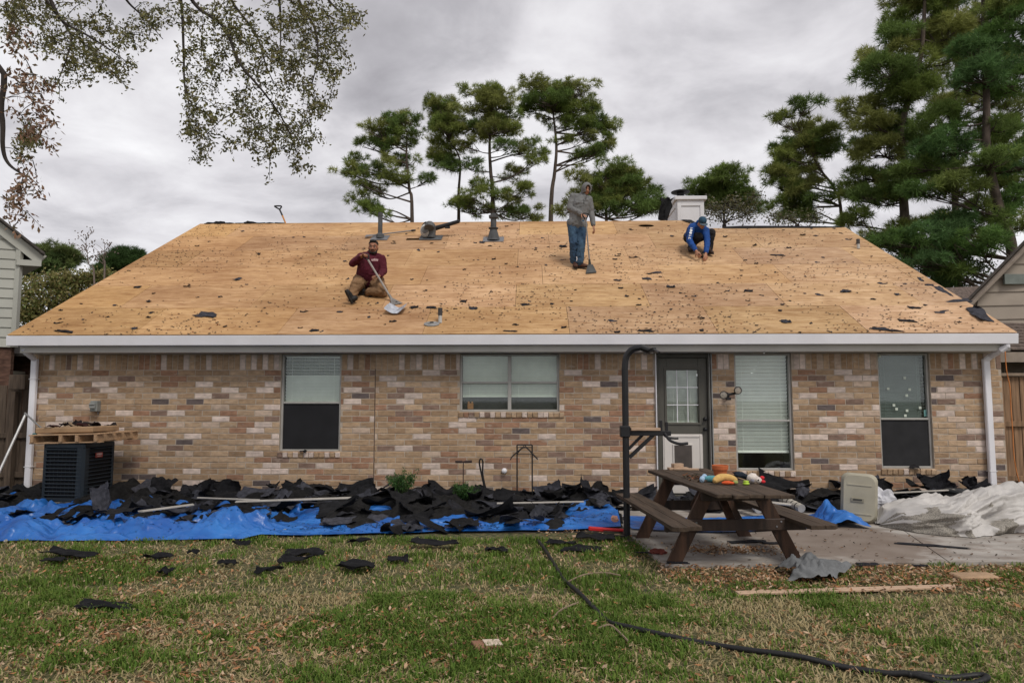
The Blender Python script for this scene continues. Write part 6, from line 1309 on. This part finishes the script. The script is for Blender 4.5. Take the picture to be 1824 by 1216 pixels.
    p=G(1735,1028,.03); b=MB(); b.box((p.x,p.y,.035),(.38,.17,.05),rotm(.03,0,.05),bev=.012); b.build('paver',mat('paver_tan',(.36,.24,.15),.95,.2,9,bump=.6),label='tan paver stone half sunk in leaves at the patio edge',cat='stone')
    # grey rag
    p=G(1452,1025,.03); U,T=np.meshgrid(np.linspace(-1,1,44),np.linspace(-1,1,36),indexing='ij'); r=1+.28*np.sin(3*np.arctan2(T,U)+1)+.15*nfield(U,T,1.7,231,3); x=p.x+.28*U*r+.05*T; y=p.y+.20*T*r; z=.03+.13*np.clip(1-(U**2+T**2)*.6,0,1)+.09*np.abs(nfield(U*1.2+T*.4,T,1.8,232,4))*(1.2-.5*(U**2+T**2))
    np_obj('grey_rag',np.stack([x,y,np.maximum(z,.02)],2).reshape(-1,3),gridfaces(44,36),mat('grey_cloth',(.145,.15,.155),.9,.15,12,bump=.4,bscale=150),smooth=True,label='crumpled grey rag dropped on the leaves by the right table leg',cat='cloth')
    # garden hose across the lawn
    H_=[(958,962),(972,982),(990,1008),(1004,1030),(1032,1058),(1060,1084),(1085,1104),(1120,1118),(1180,1131),(1250,1141),(1330,1157),(1420,1171),(1500,1184),(1580,1197),(1622,1203),(1680,1214),(1730,1214),(1758,1210),(1745,1203),(1690,1203),(1640,1201),(1618,1204)]
    P=[G(x,y,.035) for x,y in H_]; P=[Vector((q.x,q.y,.035+.012*math.sin(i*1.9))) for i,q in enumerate(P)]; b=MB(); b.tube(smooth_path(P,7),.019,10); b.build('garden_hose',mat('hose_black',(0,0,0)),smooth=True,label='long black garden hose snaking across the lawn to the bottom right corner',cat='hose')
    for i,pts in enumerate((((1012,1035),(1040,1023),(1075,1019),(1105,1024)),((1065,1118),(1085,1112),(1100,1122),(1118,1140)),((985,1100),(1000,1085),(1030,1072)))):
        P=[G(x,y,.05) for x,y in pts]; b=MB(); b.tube(smooth_path(P,4),[.007]*(len(pts)*4-3),5); b.build('twig',mat('dead_twig',(.23,.17,.12),.9),label=('thin bent twig lying across the black hose','short curved stick by the bend of the hose','thin straight twig left of the hose')[i],cat='twig')
wall_foot_things()
def roof_tools():
    # silver flashing and loose flange
    p=RF(706,556); U,T=np.meshgrid(np.linspace(-1,1,26),np.linspace(-1,1,18),indexing='ij'); s0=(p-Vector((0,EY,EZ))).dot(RS); 
    hgt=.03+.085*np.abs(U)**1.4+.014*nfield(U*1.2,T,1.5,241,2); P=[tuple(rpt(p.x+.17*u+.02*t,s0+.16*t+.04*abs(u),h)) for u,t,h in zip(U.ravel(),T.ravel(),hgt.ravel())]
    np_obj('metal_flashing',P,gridfaces(26,18),mat('galvanised',(.56,.58,.62),.32,.12,5,metal=.75,bump=.2,bscale=12),smooth=True,label='bent silver metal flashing lying below the sitting worker on the roof',cat='flashing')
    p=RF(769,578); b=MB(); s0=(p-Vector((0,EY,EZ))).dot(RS); b.prism([rpt(p.x+.14*math.cos(a)*(1.0 if i%2 else .93),s0+.10*math.sin(a),.01) for i,a in enumerate([2*math.pi*k/16 for k in range(16)])],RN*.01); b.lathe(rpt(p.x,s0,.02),[(.07,0),(.05,.02),(.04,.02),(.055,.0)],16,tuple(RN)); b.build('pipe_flange',mat('flange_grey',(.24,.235,.23),.6,.2,8),label='loose grey pipe flange lying left of the small lower vent pipe',cat='flange')
    # scraper lying beside the left vent
    a=RF(664,419,.05); c=RF(732,411,.05); b=MB(); r=thing('roof_scraper','long handled scraper lying on the roof by the left vent pipe','scraper',tuple(a)); b.tube([a,c],.016,8); b.build('handle',GREYM,r); b=MB(); d=(c-a).normalized(); b.tube([c,c+d*.05,c+d*.12,c+d*.12],[.02,.03,.02,.0],8); b.build('grip',BLACKM,r)
    s=RS; b=MB(); e=a; b.prism([e+s*.05,e-s*.05,e-d*.18-s*.10,e-d*.18+s*.10],RN*.006); b.build('blade',GREYM,r)
    # leaf blower
    p=RF(763,423); c=Vector((p.x,p.y,p.z)); r=thing('leaf_blower','white and black leaf blower resting on the roof beside the bent vent','leaf blower',tuple(c)); BW=mat('blower_white',(.52,.50,.47),.5,.15,8); 
    q=W(758,411,p.y-.08); b=MB(); b.ball(q,(.13,.10,.17),n=18,m=12); b.build('fan_housing',BW,r,smooth=True); b=MB(); b.lathe(q+Vector((0,-.10,0)),[(.09,0),(.09,.012),(.03,.02),(0,.02)],16,(0,-1,0)); b.build('intake_grille',mat('blower_grille',(.15,.15,.15),.6),r)
    e1=W(774,407,p.y); e2=W(795,401,p.y-.02); e3=W(818,394,p.y-.05); b=MB(); b.tube([q+Vector((.05,0,.05)),e1,e2,e3],[.07,.06,.05,.045],12); b.build('blower_tube',BLACKM,r)
    b=MB(); b.tube(smooth_path([q+Vector((-.08,0,.13)),q+Vector((0,0,.21)),q+Vector((.1,0,.16))],4),.018,8); b.build('handle',BLACKM,r)
    b=MB(); b.box(W(797,405,p.y-.03),(.13,.06,.05),bev=.01); b.build('throttle_grip',BLACKM,r)
    # shovel handle over the ridge
    y=6.6; r=thing('shovel','shovel with orange shaft and black D grip sticking up behind the ridge','shovel',tuple(W(508,397,y))); a=W(509,400,y+.1);a.z-=.5; m=W(503,384,y); t=W(498,373,y); b=MB(); b.tube([a,W(508,396,y),m],.022,8); b.build('shaft',mat('shaft_orange',(.60,.25,.05),.6),r)
    b=MB(); b.tube([m,t],.024,8); w=W(490,367,y); w2=W(500,367,y); b.tube(smooth_path([t,w+Vector((0,0,-.02)),w,w2,w2+Vector((.02,0,-.03)),t],3),.02,8); b.build('d_grip',BLACKM,r)
roof_tools()
# ================================================================== PEOPLE
class Blob(MB):
    def limb(s,pts,rad,n=12):
        pts=[Vector(p) for p in pts]
        for i in range(len(pts)-1): s.tube([pts[i],pts[i+1]],[rad[i],rad[i+1]],n)
        for p,r in zip(pts,rad): s.ball(p,r,n=12,m=8)
        return s
    def solid(s,name,m,parent,vox=.012,sm=4,dec=.5,fold=0,fs=9,seed=0,**kw):
        off=wloc(parent); me=bpy.data.meshes.new('t'); me.from_pydata([v-off for v in s.v],[],s.f); o=bpy.data.objects.new('t',me); COL.objects.link(o)
        q=o.modifiers.new('r','REMESH'); q.mode='VOXEL'; q.voxel_size=vox
        q=o.modifiers.new('s','SMOOTH'); q.iterations=sm; q.factor=.5
        if dec<1: q=o.modifiers.new('d','DECIMATE'); q.ratio=dec
        dg=bpy.context.evaluated_depsgraph_get(); me2=bpy.data.meshes.new_from_object(o.evaluated_get(dg)); bpy.data.objects.remove(o); me2.name=name
        if fold:
            me2.update(); N=[v.normal.copy() for v in me2.vertices]
            for v,nn in zip(me2.vertices,N):
                p=v.co; k=mn.noise(Vector((p.x*fs,p.y*fs,p.z*fs*1.7+seed)))+.5*mn.noise(Vector((p.x*fs*2.1,p.y*fs*2.1+seed,p.z*fs*3.1))); v.co=p+nn*(1-abs(k)*2.2)*fold
        return link(name,me2,m,parent,None,True,**kw)
SKIN=mat('skin',(.36,.175,.105),.6,.1,12,bump=.05,spec=.35); SKIN2=mat('skin_deep',(.30,.135,.08),.6,.1,12,bump=.05,spec=.35)
HAIR=mat('black_hair',(.012,.010,.009),.7,.3,40,bump=.5,bscale=150); EYEM=mat('eye_dark',(.012,.009,.008),.3,bump=0); EYEW=mat('eye_white',(.55,.5,.46),.4,bump=0); LIP=mat('lip',(.25,.09,.07),.6,bump=0)
def frame(fwd,up):
    f=Vector(fwd).normalized(); u=Vector(up); u=(u-f*u.dot(f)).normalized(); r=f.cross(u); return Matrix((r,f,u)).transposed()   # x right of the person... local (x,y=forward,z=up)
def head(b,c,R,s=1.0):
    A=lambda x,y,z:c+R@Vector((x,y,z))*s
    b.ball(A(0,-.012,.035),Vector((.077,.096,.085))*s,R,16,12); b.ball(A(0,.022,-.035),Vector((.062,.070,.085))*s,R,16,12); b.ball(A(0,.055,-.088),Vector((.034,.030,.028))*s,R,10,8)
    b.limb([A(0,.088,.012),A(0,.108,-.030)],[.011*s,.018*s],8); b.ball(A(0,.082,.030),Vector((.05,.02,.014))*s,R,10,6)
    for sx in (-1,1): b.ball(A(sx*.077,-.005,-.01),Vector((.012,.022,.034))*s,R,8,6); b.ball(A(sx*.038,.068,-.022),Vector((.026,.02,.02))*s,R,8,6)
    b.ball(A(0,.088,-.062),Vector((.026,.012,.012))*s,R,8,6)
def face(c,R,s,parent,beard=False):
    A=lambda x,y,z:c+R@Vector((x,y,z))*s
    for sx in (-1,1):
        b=MB(); b.ball(A(sx*.032,.083,.010),Vector((.015,.008,.008))*s,R,10,6); e=b.build('eye',EYEW,parent); b=MB(); b.ball(A(sx*.032,.090,.010),Vector((.0075,.004,.0075))*s,R,8,6); b.build('pupil',EYEM,parent)
        b=MB(); b.tube([A(sx*.015,.094,.030),A(sx*.035,.094,.036),A(sx*.055,.082,.028)],[.005*s]*3,6); b.build('eyebrow',HAIR,parent)
    b=MB(); b.ball(A(0,.097,-.064),Vector((.024,.006,.007))*s,R,10,6); b.build('mouth',LIP,parent)
    if beard:
        b=MB(); b.tube([A(-.032,.088,-.060),A(-.018,.102,-.048),A(.018,.102,-.048),A(.032,.088,-.060)],[.006*s,.008*s,.008*s,.006*s],6); b.build('moustache',HAIR,parent)
        b=Blob(); b.ball(A(0,.060,-.094),Vector((.044,.036,.030))*s,R,12,8); 
        for sx in (-1,1): b.limb([A(sx*.03,.066,-.095),A(sx*.058,.035,-.07),A(sx*.070,.012,-.03)],[.020*s,.016*s,.010*s],8)
        b.solid('beard',HAIR,parent,.007,2,.5)
def hand(b,wrist,d,n,side=1,curl=1.0,s=1.0):
    """wrist point, finger direction, palm side normal"""
    d=Vector(d).normalized(); n=Vector(n); n=(n-d*n.dot(d)).normalized(); l=d.cross(n)*side; w=Vector(wrist); s*=1.05
    R=Matrix((l,d,n)).transposed(); b.ball(w+d*.050*s,Vector((.042,.052,.020))*s,R,12,8); b.ball(w+d*.03*s+l*.022*s+n*.008*s,Vector((.022,.034,.02))*s,R,8,6)
    for i,L in enumerate((.072,.080,.074,.058)):
        k=w+d*.088*s+l*(.033-.022*i)*s; a=.55*curl; p1=k+(d*math.cos(a)+n*math.sin(a))*L*.45*s; a2=1.65*curl; p2=p1+(d*math.cos(a2)+n*math.sin(a2))*L*.33*s; a3=2.6*curl; p3=p2+(d*math.cos(a3)+n*math.sin(a3))*L*.24*s
        b.limb([w+d*.05*s+l*(.026-.018*i)*s,k,p1,p2,p3],[.011*s,.0105*s,.0095*s,.009*s,.008*s],8)
    t0=w+d*.02*s+l*.03*s; t1=t0+(l*.75+d*.65).normalized()*.040*s+n*.012*s; t2=t1+(d*.75+n*.6+l*.1).normalized()*.034*s; b.limb([t0,t1,t2],[.015*s,.012*s,.010*s],8)
def shoe(parent,heel,toe,up,m,sole_m,name='boot',h=.11):
    d=(toe-heel); L=d.length; d.normalize(); u=(up-d*up.dot(d)).normalized(); l=d.cross(u); R=Matrix((l,d,u)).transposed()
    b=Blob(); b.ball(heel+d*.075+u*.055,(.044,.078,.058),R); b.ball(heel+d*(L*.55)+u*.048,(.046,.09,.048),R); b.ball(toe-d*.07+u*.040,(.050,.075,.040),R); b.limb([heel+d*.07+u*.05,heel+d*.065+u*h],[.05,.052]); o=b.solid(name,m,parent,.010,3,.5)
    P=[(.036,.0),(.042,.06),(.040,.14),(.050,L-.09),(.044,L-.03),(.02,L)]; poly=[heel+l*x+d*y for x,y in P]+[heel-l*x+d*y for x,y in P[::-1]]; s=MB(); s.prism(poly,u*.022); s.build('sole',sole_m,o); return o
def lerp(a,b,t): return a+(b-a)*t
SOLE=mat('sole',(.02,.018,.017),.8)
def seated_man():
    Yh=1.30; S=lambda cx,cy,Y:W(600+cx/8.108,410+cy/8.108,Y)
    hipL=S(355,735,Yh);hipR=S(560,745,Yh); base=RF(660,521); P=thing('person','person in maroon long sleeved shirt and tan trousers sitting on the roof holding a shovel','person',tuple(base))
    chest=S(475,470,Yh-.04); neck=S(518,352,Yh-.06); shL=S(350,395,Yh-.02); shR=S(645,420,Yh-.02); elL=S(228,478,Yh-.16); haL=S(375,372,Yh-.38); elR=S(672,590,Yh-.10); haR=S(612,668,Yh-.38)
    knL=S(275,805,Yh-.36); anL=RF(628,527,.09); anL.y-=.02; knR=S(650,880,Yh-.28); anR=S(430,895,Yh-.22)
    pel=(hipL+hipR)/2; hc=S(527,252,Yh-.10); R=frame((.10,-1,-.12),(.02,-.1,1)); hs=1.12
    b=Blob(); head(b,hc,R,hs); b.limb([neck+Vector((0,.02,-.03)),hc+Vector((0,.01,-.06))],[.062,.058]); b.limb([chest,neck],[.13,.06]); b.limb([pel,chest],[.13,.14]); b.limb([shL,elL,lerp(elL,haL,.88)],[.055,.044,.032]); b.limb([shR,elR,lerp(elR,haR,.85)],[.055,.044,.032]); b.limb([chest+Vector((0,0,.08)),shL],[.07,.05]); b.limb([chest+Vector((0,0,.08)),shR],[.07,.05]); b.limb([hipL,knL,anL],[.085,.055,.04]); b.limb([hipR,knR,anR],[.085,.055,.04])
    hand(b,lerp(elL,haL,.90),(haL-elL),(.4,-.5,-1),-1,1.0,1.15); hand(b,lerp(elR,haR,.88),(-.75,-.45,-.15),(-.1,.3,-1),1,.9,1.15)
    b.solid('body',SKIN2,P,.0085,2,.5); face(hc,R,hs,P,True)
    h=Blob(); h.ball(hc+R@Vector((0,-.030,.066))*hs,Vector((.082,.096,.070))*hs,R,18,12); h.ball(hc+R@Vector((0,-.05,.01))*hs,Vector((.078,.065,.07))*hs,R,14,10); h.ball(hc+R@Vector((0,.035,.105))*hs,Vector((.058,.05,.030))*hs,R,12,8); h.solid('hair',HAIR,P,.009,2,.6,.004,30)
    MR=mat('maroon_knit',(.075,.008,.018),.9,.2,5,bump=.2,bscale=200)
    b=Blob(); b.limb([pel+Vector((0,0,.03)),lerp(pel,chest,.5)+Vector((0,-.03,0)),chest],[.185,.20,.185]); b.limb([lerp(hipL,pel,.3)+Vector((0,0,.06)),shL+Vector((.07,0,-.05))],[.15,.11]); b.limb([lerp(hipR,pel,.3)+Vector((0,0,.06)),shR+Vector((-.07,0,-.05))],[.15,.11]); b.limb([shL,chest+Vector((0,.02,.13)),shR],[.085,.115,.085]); b.limb([neck+Vector((0,.02,-.05)),neck+Vector((0,.01,.015))],[.10,.078]); b.limb([shL,elL,lerp(elL,haL,.80)],[.088,.068,.046]); b.limb([shR,elR,lerp(elR,haR,.76)],[.088,.070,.048]); b.solid('shirt',MR,P,.011,3,.5,.010,10,3)
    # pale chest print: a row of small block letters
    LG=mat('print_pink',(.60,.42,.42),.8,bump=0); 
    c0=S(548,432,Yh-.245); 
    for i in range(5): m=MB(); m.box(c0+Vector(((i-2)*.026,0,.004*abs(i-2)*-1+.008)),(.018,.012,.040 if i!=2 else .05),rotm(0,.15*(i-2),0),bev=.002); m.build('chest_print',LG,P)
    TN=mat('tan_canvas',(.215,.125,.065),.9,.2,5,bump=.25,bscale=120)
    b=Blob(); b.limb([hipL+Vector((-.02,0,0)),pel+Vector((0,0,.02)),hipR+Vector((.02,0,0))],[.15,.165,.15]); b.limb([hipL,knL,lerp(knL,anL,.9)],[.145,.105,.072]); b.limb([hipR,knR,lerp(knR,anR,.85)],[.145,.115,.075]); b.solid('trousers',TN,P,.012,3,.5,.014,9,8)
    heel=S(205,985,0); heel=RF(626.5,541,.02); toe=S(120,900,Yh-.62); toe=heel+Vector((-.11,-.08,.24)); shoe(P,heel,toe,Vector((.5,.8,-.1)).normalized() if False else Vector((.75,.55,.25)),mat('black_boot',(.012,.011,.011),.6,bump=.2),SOLE)
    h2=anR+Vector((-.02,0,-.02)); shoe(P,h2+Vector((.0,.05,0)),h2+Vector((-.2,.12,-.03)),Vector((0,-.3,1)),mat('black_boot',(0,0,0)),SOLE)
    # shovel
    t=S(452,430,Yh-.42); e=RF(696.5,531,.05); r=thing('roofing_shovel','grey roofing shovel held across his body by the sitting worker','shovel',tuple(e)); m=MB(); m.tube([t,e],.019,10); m.build('shaft',mat('ash_grey',(.33,.30,.28),.6,.15,6),r)
    d=(e-t).normalized(); m=MB(); m.tube(smooth_path([t,t-d*.07+Vector((-.05,0,0)),t-d*.13+Vector((-.05,0,0)),t-d*.13+Vector((.05,0,0)),t-d*.07+Vector((.05,0,0)),t],3),.014,8); m.build('d_grip',BLACKM,r)
    SM=mat('blade_grey',(.22,.205,.19),.5,.25,8,metal=.4); q=[RF(x,y,h) for x,y,h in ((695,531,.05),(699,531,.05),(717,540,.012),(697,544,.012))]; m=MB(); m.prism(q[::-1],RN*.008); m.tube([e-d*.08,e+d*.06],[.025,.03],8); m.build('blade',SM,r)
seated_man()
def standing_man():
    S=lambda cx,cy,Y:W(1000+cx/6.4,310+cy/6.4,Y); Y0=2.56; base=RF(1028,474); P=thing('person','person in grey hoodie and blue jeans standing on the roof with a scraper','person',tuple(base))
    hipL=S(135,590,Y0);hipR=S(222,600,Y0-.03); pel=(hipL+hipR)/2; chest=S(215,380,Y0-.02); shL=S(140,255,Y0+.02); shR=S(312,290,Y0-.04); neck=S(248,250,Y0-.02); hc=S(282,175,Y0-.07)
    elL=S(98,385,Y0-.02); haL=S(250,470,Y0-.26); elR=S(340,430,Y0-.02); haR=S(368,608,Y0-.10); knL=S(142,790,Y0-.10);knR=S(222,800,Y0-.12); anL=S(142,985,Y0-.0);anR=S(205,1005,Y0-.08)
    R=frame((.30,-1,-.30),(.10,-.25,1)); hs=1.0
    b=Blob(); head(b,hc,R,hs); b.limb([neck,hc+Vector((0,.01,-.06))],[.058,.054]); b.limb([pel,chest,neck],[.12,.13,.06]); b.limb([shL,elL,lerp(elL,haL,.9)],[.05,.04,.03]); b.limb([shR,elR,lerp(elR,haR,.9)],[.05,.04,.03]); b.limb([chest+Vector((0,0,.1)),shL],[.06,.045]); b.limb([chest+Vector((0,0,.1)),shR],[.06,.045]); b.limb([hipL,knL,anL],[.075,.05,.038]); b.limb([hipR,knR,anR],[.075,.05,.038])
    hand(b,lerp(elL,haL,.92),(haL-elL),(.1,.3,-1),-1,1.0); hand(b,lerp(elR,haR,.93),(haR-elR),(-.6,.2,-.3),1,.45)
    b.solid('body',SKIN,P,.0085,2,.5); face(hc,R,hs,P,False)
    GR=mat('grey_jersey',(.165,.165,.165),.92,.12,5,bump=.2,bscale=200)
    b=Blob(); b.limb([pel+Vector((0,0,.06)),lerp(pel,chest,.55),chest],[.155,.16,.165]); b.limb([chest+Vector((0,-.01,.04)),neck+Vector((0,0,-.03))],[.165,.105]); b.limb([hipL+Vector((0,0,.05)),hipR+Vector((0,0,.03))],[.142,.142]); b.limb([lerp(hipL,pel,.2)+Vector((0,0,.08)),shL+Vector((.06,0,-.05))],[.115,.10]); b.limb([lerp(hipR,pel,.2)+Vector((0,0,.05)),shR+Vector((-.06,0,-.05))],[.115,.10]); b.limb([shL,chest+Vector((.03,.02,.17)),shR],[.078,.10,.078]); b.limb([neck+Vector((0,.02,-.06)),neck+Vector((0,.02,.02))],[.10,.085]); b.limb([shL,elL,lerp(elL,haL,.80)],[.082,.068,.046]); b.limb([shR,elR,lerp(elR,haR,.82)],[.078,.062,.045]); b.solid('hoodie',GR,P,.011,3,.5,.010,10,5)
    # hood: shell open towards the face
    A=lambda x,y,z:hc+R@Vector((x,y,z))*hs
    m=MB(); nu,nv=26,12; V=[]; F=[]
    for j in range(nv+1):
        t=j/nv; th=.62+t*(2.35-.62)     # from the face rim backwards
        for i in range(nu+1):
            ph=-2.45+4.9*i/nu; x=math.sin(ph)*math.sin(th)*.108; y=math.cos(th)*.125+.012; z=math.cos(ph)*math.sin(th)*.140+.012
            if z<-.05: x*=1.0+.6*(-z-.05)/.1
            V.append(A(x,y,z))
    for k in (1,0):
        pass
    n0=nu+1; F=[(j*n0+i,j*n0+i+1,(j+1)*n0+i+1,(j+1)*n0+i) for j in range(nv) for i in range(nu)]
    back=V[-n0:]; V.append(A(0,-.105,-.01)); F+= [(nv*n0+i,nv*n0+i+1,len(V)-1) for i in range(nu)]
    m.add(V,F); hd=m.build('hood',GR,P,smooth=True); so=hd.modifiers.new('thick','SOLIDIFY'); so.thickness=.014; so.offset=1
    m=MB(); m.tube([A(.015,.10,-.13),A(.02,.115,-.22)+Vector((0,-.05,0)),lerp(chest,neck,.55)+Vector((.03,-.175,0)),lerp(chest,neck,.1)+Vector((.06,-.175,0))],.005,5); m.build('zip',mat('zip_dark',(.05,.05,.05),.6),P)
    DN=mat('denim',(.022,.048,.10),.9,.2,4,(1,1,.7),.3,140,col2=(.055,.105,.165))
    b=Blob(); b.limb([hipL+Vector((0,0,.06)),hipR+Vector((0,0,.04))],[.13,.13]); b.limb([hipL,knL,lerp(knL,anL,.97)],[.118,.088,.080]); b.limb([hipR,knR,lerp(knR,anR,.97)],[.118,.088,.080]); b.solid('jeans',DN,P,.011,3,.5,.014,11,11)
    BT=mat('brown_boot',(.085,.036,.022),.65,.2,9,bump=.2)
    hl=RF(1023.5,475.5,.012); shoe(P,hl+Vector((0,.07,.04)),hl+Vector((.02,-.20,-.06)),Vector((0,-.4,1)),BT,SOLE)
    hl=RF(1030,477.5,.012); shoe(P,hl+Vector((-.04,.05,.02)),hl+Vector((.20,-.06,.0)),Vector((0,-.4,1)),BT,SOLE)
    m=MB(); q=S(172,965,Y0-.2); m.tube([q+Vector((0,-.02,.04)),q+Vector((.01,-.02,0)),q+Vector((0,-.02,-.05))],.008,5); m.build('boot_tab',WHITE,P)
    # tear-off scraper
    t=S(275,490,Y0-.36); e=RF(1050.5,470,.09); r=thing('roof_scraper','toothed roofing scraper held upright by the standing worker','scraper',tuple(e)); m=MB(); m.tube([t,e],.015,10); m.build('shaft',mat('steel_shaft',(.36,.36,.37),.4,.1,5,metal=.4),r)
    d=(e-t).normalized(); m=MB(); m.tube(smooth_path([t+d*.05,t-d*.02+Vector((-.05,0,0)),t-d*.07+Vector((-.045,0,0)),t-d*.07+Vector((.045,0,0)),t-d*.02+Vector((.05,0,0)),t+d*.05],3),.013,8); m.build('d_grip',BLACKM,r)
    q=[RF(x,y,h) for x,y,h in ((1047,472,.09),(1056,472,.09),(1062.5,485,.02),(1043.5,487,.02))]; m=MB(); m.prism(q[::-1],RN*.012); m.tube([e-d*.10,e+d*.05],[.02,.035],8)
    for i in range(9): a=lerp(q[3],q[2],(i+.5)/9); m.prism([a+Vector((-.007,0,0)),a+Vector((.007,0,0)),a+Vector((0,0,0))-RS*.035-RN*.012],RN*.006)
    m.build('toothed_blade',mat('blade_dark',(.075,.075,.072),.55,.2,8,metal=.3),r)
standing_man()
def crouching_man():
    S=lambda cx,cy,Y:W(1170+cx/8.108,320+cy/8.108,Y); Y0=3.30; base=RF(1250,452); P=thing('person','person in blue shirt and cap crouching on the roof with a hammer','person',tuple(base))
    ftL=RF(1231,448,.02); ftR=RF(1265,453,.02); hipL=S(470,830,Y0+.42);hipR=S(600,820,Y0+.42); pel=(hipL+hipR)/2; shL=S(510,690,Y0+.0);shR=S(700,735,Y0-.05); chest=S(590,750,Y0+.10); neck=S(610,640,Y0-.06); hc=S(655,625,Y0-.22)
    elL=S(468,880,Y0-.10); haL=S(590,1060,Y0-.38); elR=S(728,900,Y0-.15); haR=S(705,1090,Y0-.36); knL=S(600,825,Y0-.12); knR=S(785,770,Y0-.02); anL=ftL+Vector((0,.08,.10)); anR=ftR+Vector((.0,.08,.11))
    R=frame((.16,-1,-1.05),(.05,-.8,1)); hs=1.0
    b=Blob(); head(b,hc,R,hs); b.limb([neck,hc+Vector((0,.03,-.04))],[.06,.055]); b.limb([pel,chest,neck],[.12,.13,.06]); b.limb([shL,elL,lerp(elL,haL,.9)],[.05,.04,.03]); b.limb([shR,elR,lerp(elR,haR,.9)],[.05,.04,.03]); b.limb([chest+Vector((0,-.02,.06)),shL],[.06,.045]); b.limb([chest+Vector((0,-.02,.06)),shR],[.06,.045]); b.limb([hipL,knL,anL],[.08,.055,.04]); b.limb([hipR,knR,anR],[.08,.055,.04])
    hand(b,lerp(elL,haL,.90),(haL-elL),(.5,.5,-.5),-1,1.0,1.1); hand(b,lerp(elR,haR,.92),(haR-elR),(-.5,.6,-.3),1,.5,1.1)
    b.solid('body',SKIN,P,.0085,2,.5); face(hc,R,hs,P,False)
    BL=mat('blue_knit',(.012,.060,.24),.85,.15,5,bump=.2,bscale=200)
    b=Blob(); b.limb([pel+Vector((0,0,.05)),chest,lerp(chest,neck,.5)],[.15,.165,.13]); b.limb([shL,lerp(chest,neck,.6),shR],[.085,.12,.085]); b.limb([neck+Vector((0,.04,-.03)),neck+Vector((0,0,.02))],[.09,.075]); b.limb([shL,elL,lerp(elL,haL,.72)],[.085,.066,.047]); b.limb([shR,elR,lerp(elR,haR,.76)],[.085,.066,.047]); b.limb([lerp(shL,pel,.15),hipL],[.11,.12]); b.limb([lerp(shR,pel,.15),hipR],[.11,.12]); b.solid('shirt',BL,P,.011,3,.5,.010,10,17)
    # white letters down the sleeve
    LT=mat('print_white',(.70,.72,.74),.7,bump=0); a=lerp(shL,elL,.18); e=lerp(shL,elL,.98); dd=(e-a); off=Vector((-.02,-.083,.02))
    for i in range(5):
        c=a+dd*(i/4.4)+off*(1-.16*i/4); m=MB(); ang=.28
        if i in (1,2): m.lathe(c,[(.016,0),(.030,0),(.030,.006),(.016,.006)],14,(0,-1,.2))
        else: m.box(c,(.052,.008,.016),rotm(0,ang,0),bev=.002); m.box(c+Vector((.018,0,-.016)),(.016,.0085,.04),rotm(0,ang,0),bev=.002); m.box(c+Vector((-.016,0,-.016)),(.014,.0085,.03),rotm(0,ang,0),bev=.002)
        m.build('sleeve_letter',LT,P)
    BK=mat('black_denim',(.014,.014,.016),.85,.3,5,bump=.3,bscale=140)
    b=Blob(); b.limb([hipL,pel,hipR],[.135,.145,.135]); b.limb([hipL,knL,lerp(knL,anL,.92)],[.125,.092,.068]); b.limb([hipR,knR,lerp(knR,anR,.92)],[.125,.092,.068]); b.solid('trousers',BK,P,.011,3,.5,.012,10,21)
    BT=mat('dark_boot',(.040,.022,.016),.65,.2,9,bump=.2); shoe(P,ftL+Vector((-.01,.12,.05)),ftL+Vector((-.02,-.12,-.03)),Vector((0,-.4,1)),BT,SOLE); shoe(P,ftR+Vector((-.03,.12,.05)),ftR+Vector((.02,-.14,-.03)),Vector((0,-.4,1)),BT,SOLE)
    CP=mat('cap_teal',(.022,.062,.105),.85,.2,12,bump=.3,bscale=150); A=lambda x,y,z:hc+R@Vector((x,y,z))*hs
    b=Blob(); b.ball(A(0,-.012,.060),(.090,.108,.078),R,18,12); b.ball(A(0,-.02,.03),(.090,.104,.05),R,16,10); c=b.solid('cap',CP,P,.009,3,.6)
    m=MB(); pts=[(-.085,.065),(-.082,.12),(-.05,.165),(0,.18),(.05,.165),(.082,.12),(.085,.065)]; m.prism([A(x,y,.035-.18*(x*x)*6) for x,y in pts],R@Vector((0,0,.010))); m.build('cap_brim',mat('brim_grey',(.075,.11,.14),.85),P)
    h=Blob(); h.ball(A(0,-.055,-.01),(.074,.052,.045),R,14,10); h.solid('hair',HAIR,P,.009,2,.6)
    # hammer
    g=lerp(elL,haL,1.02)+Vector((.03,-.03,-.03)); e=RF(1250.5,455,.05); r=thing('hammer','small dark hammer in the right hand of the crouching worker','hammer',tuple(e)); m=MB(); d=(e-g).normalized(); m.tube([g-d*.12,e],.013,8); m.build('handle',mat('handle_brown',(.12,.06,.035),.6),r); m=MB(); m.bar(e+Vector((-.02,-.03,.045)),e+Vector((.015,.02,-.055)),.035,.035); m.tube([e+Vector((.02,.02,.05)),e+Vector((.03,.03,.10))],[.016,.008],6); m.build('hammer_head',mat('hammer_steel',(.04,.038,.038),.5,metal=.4),r)
crouching_man()
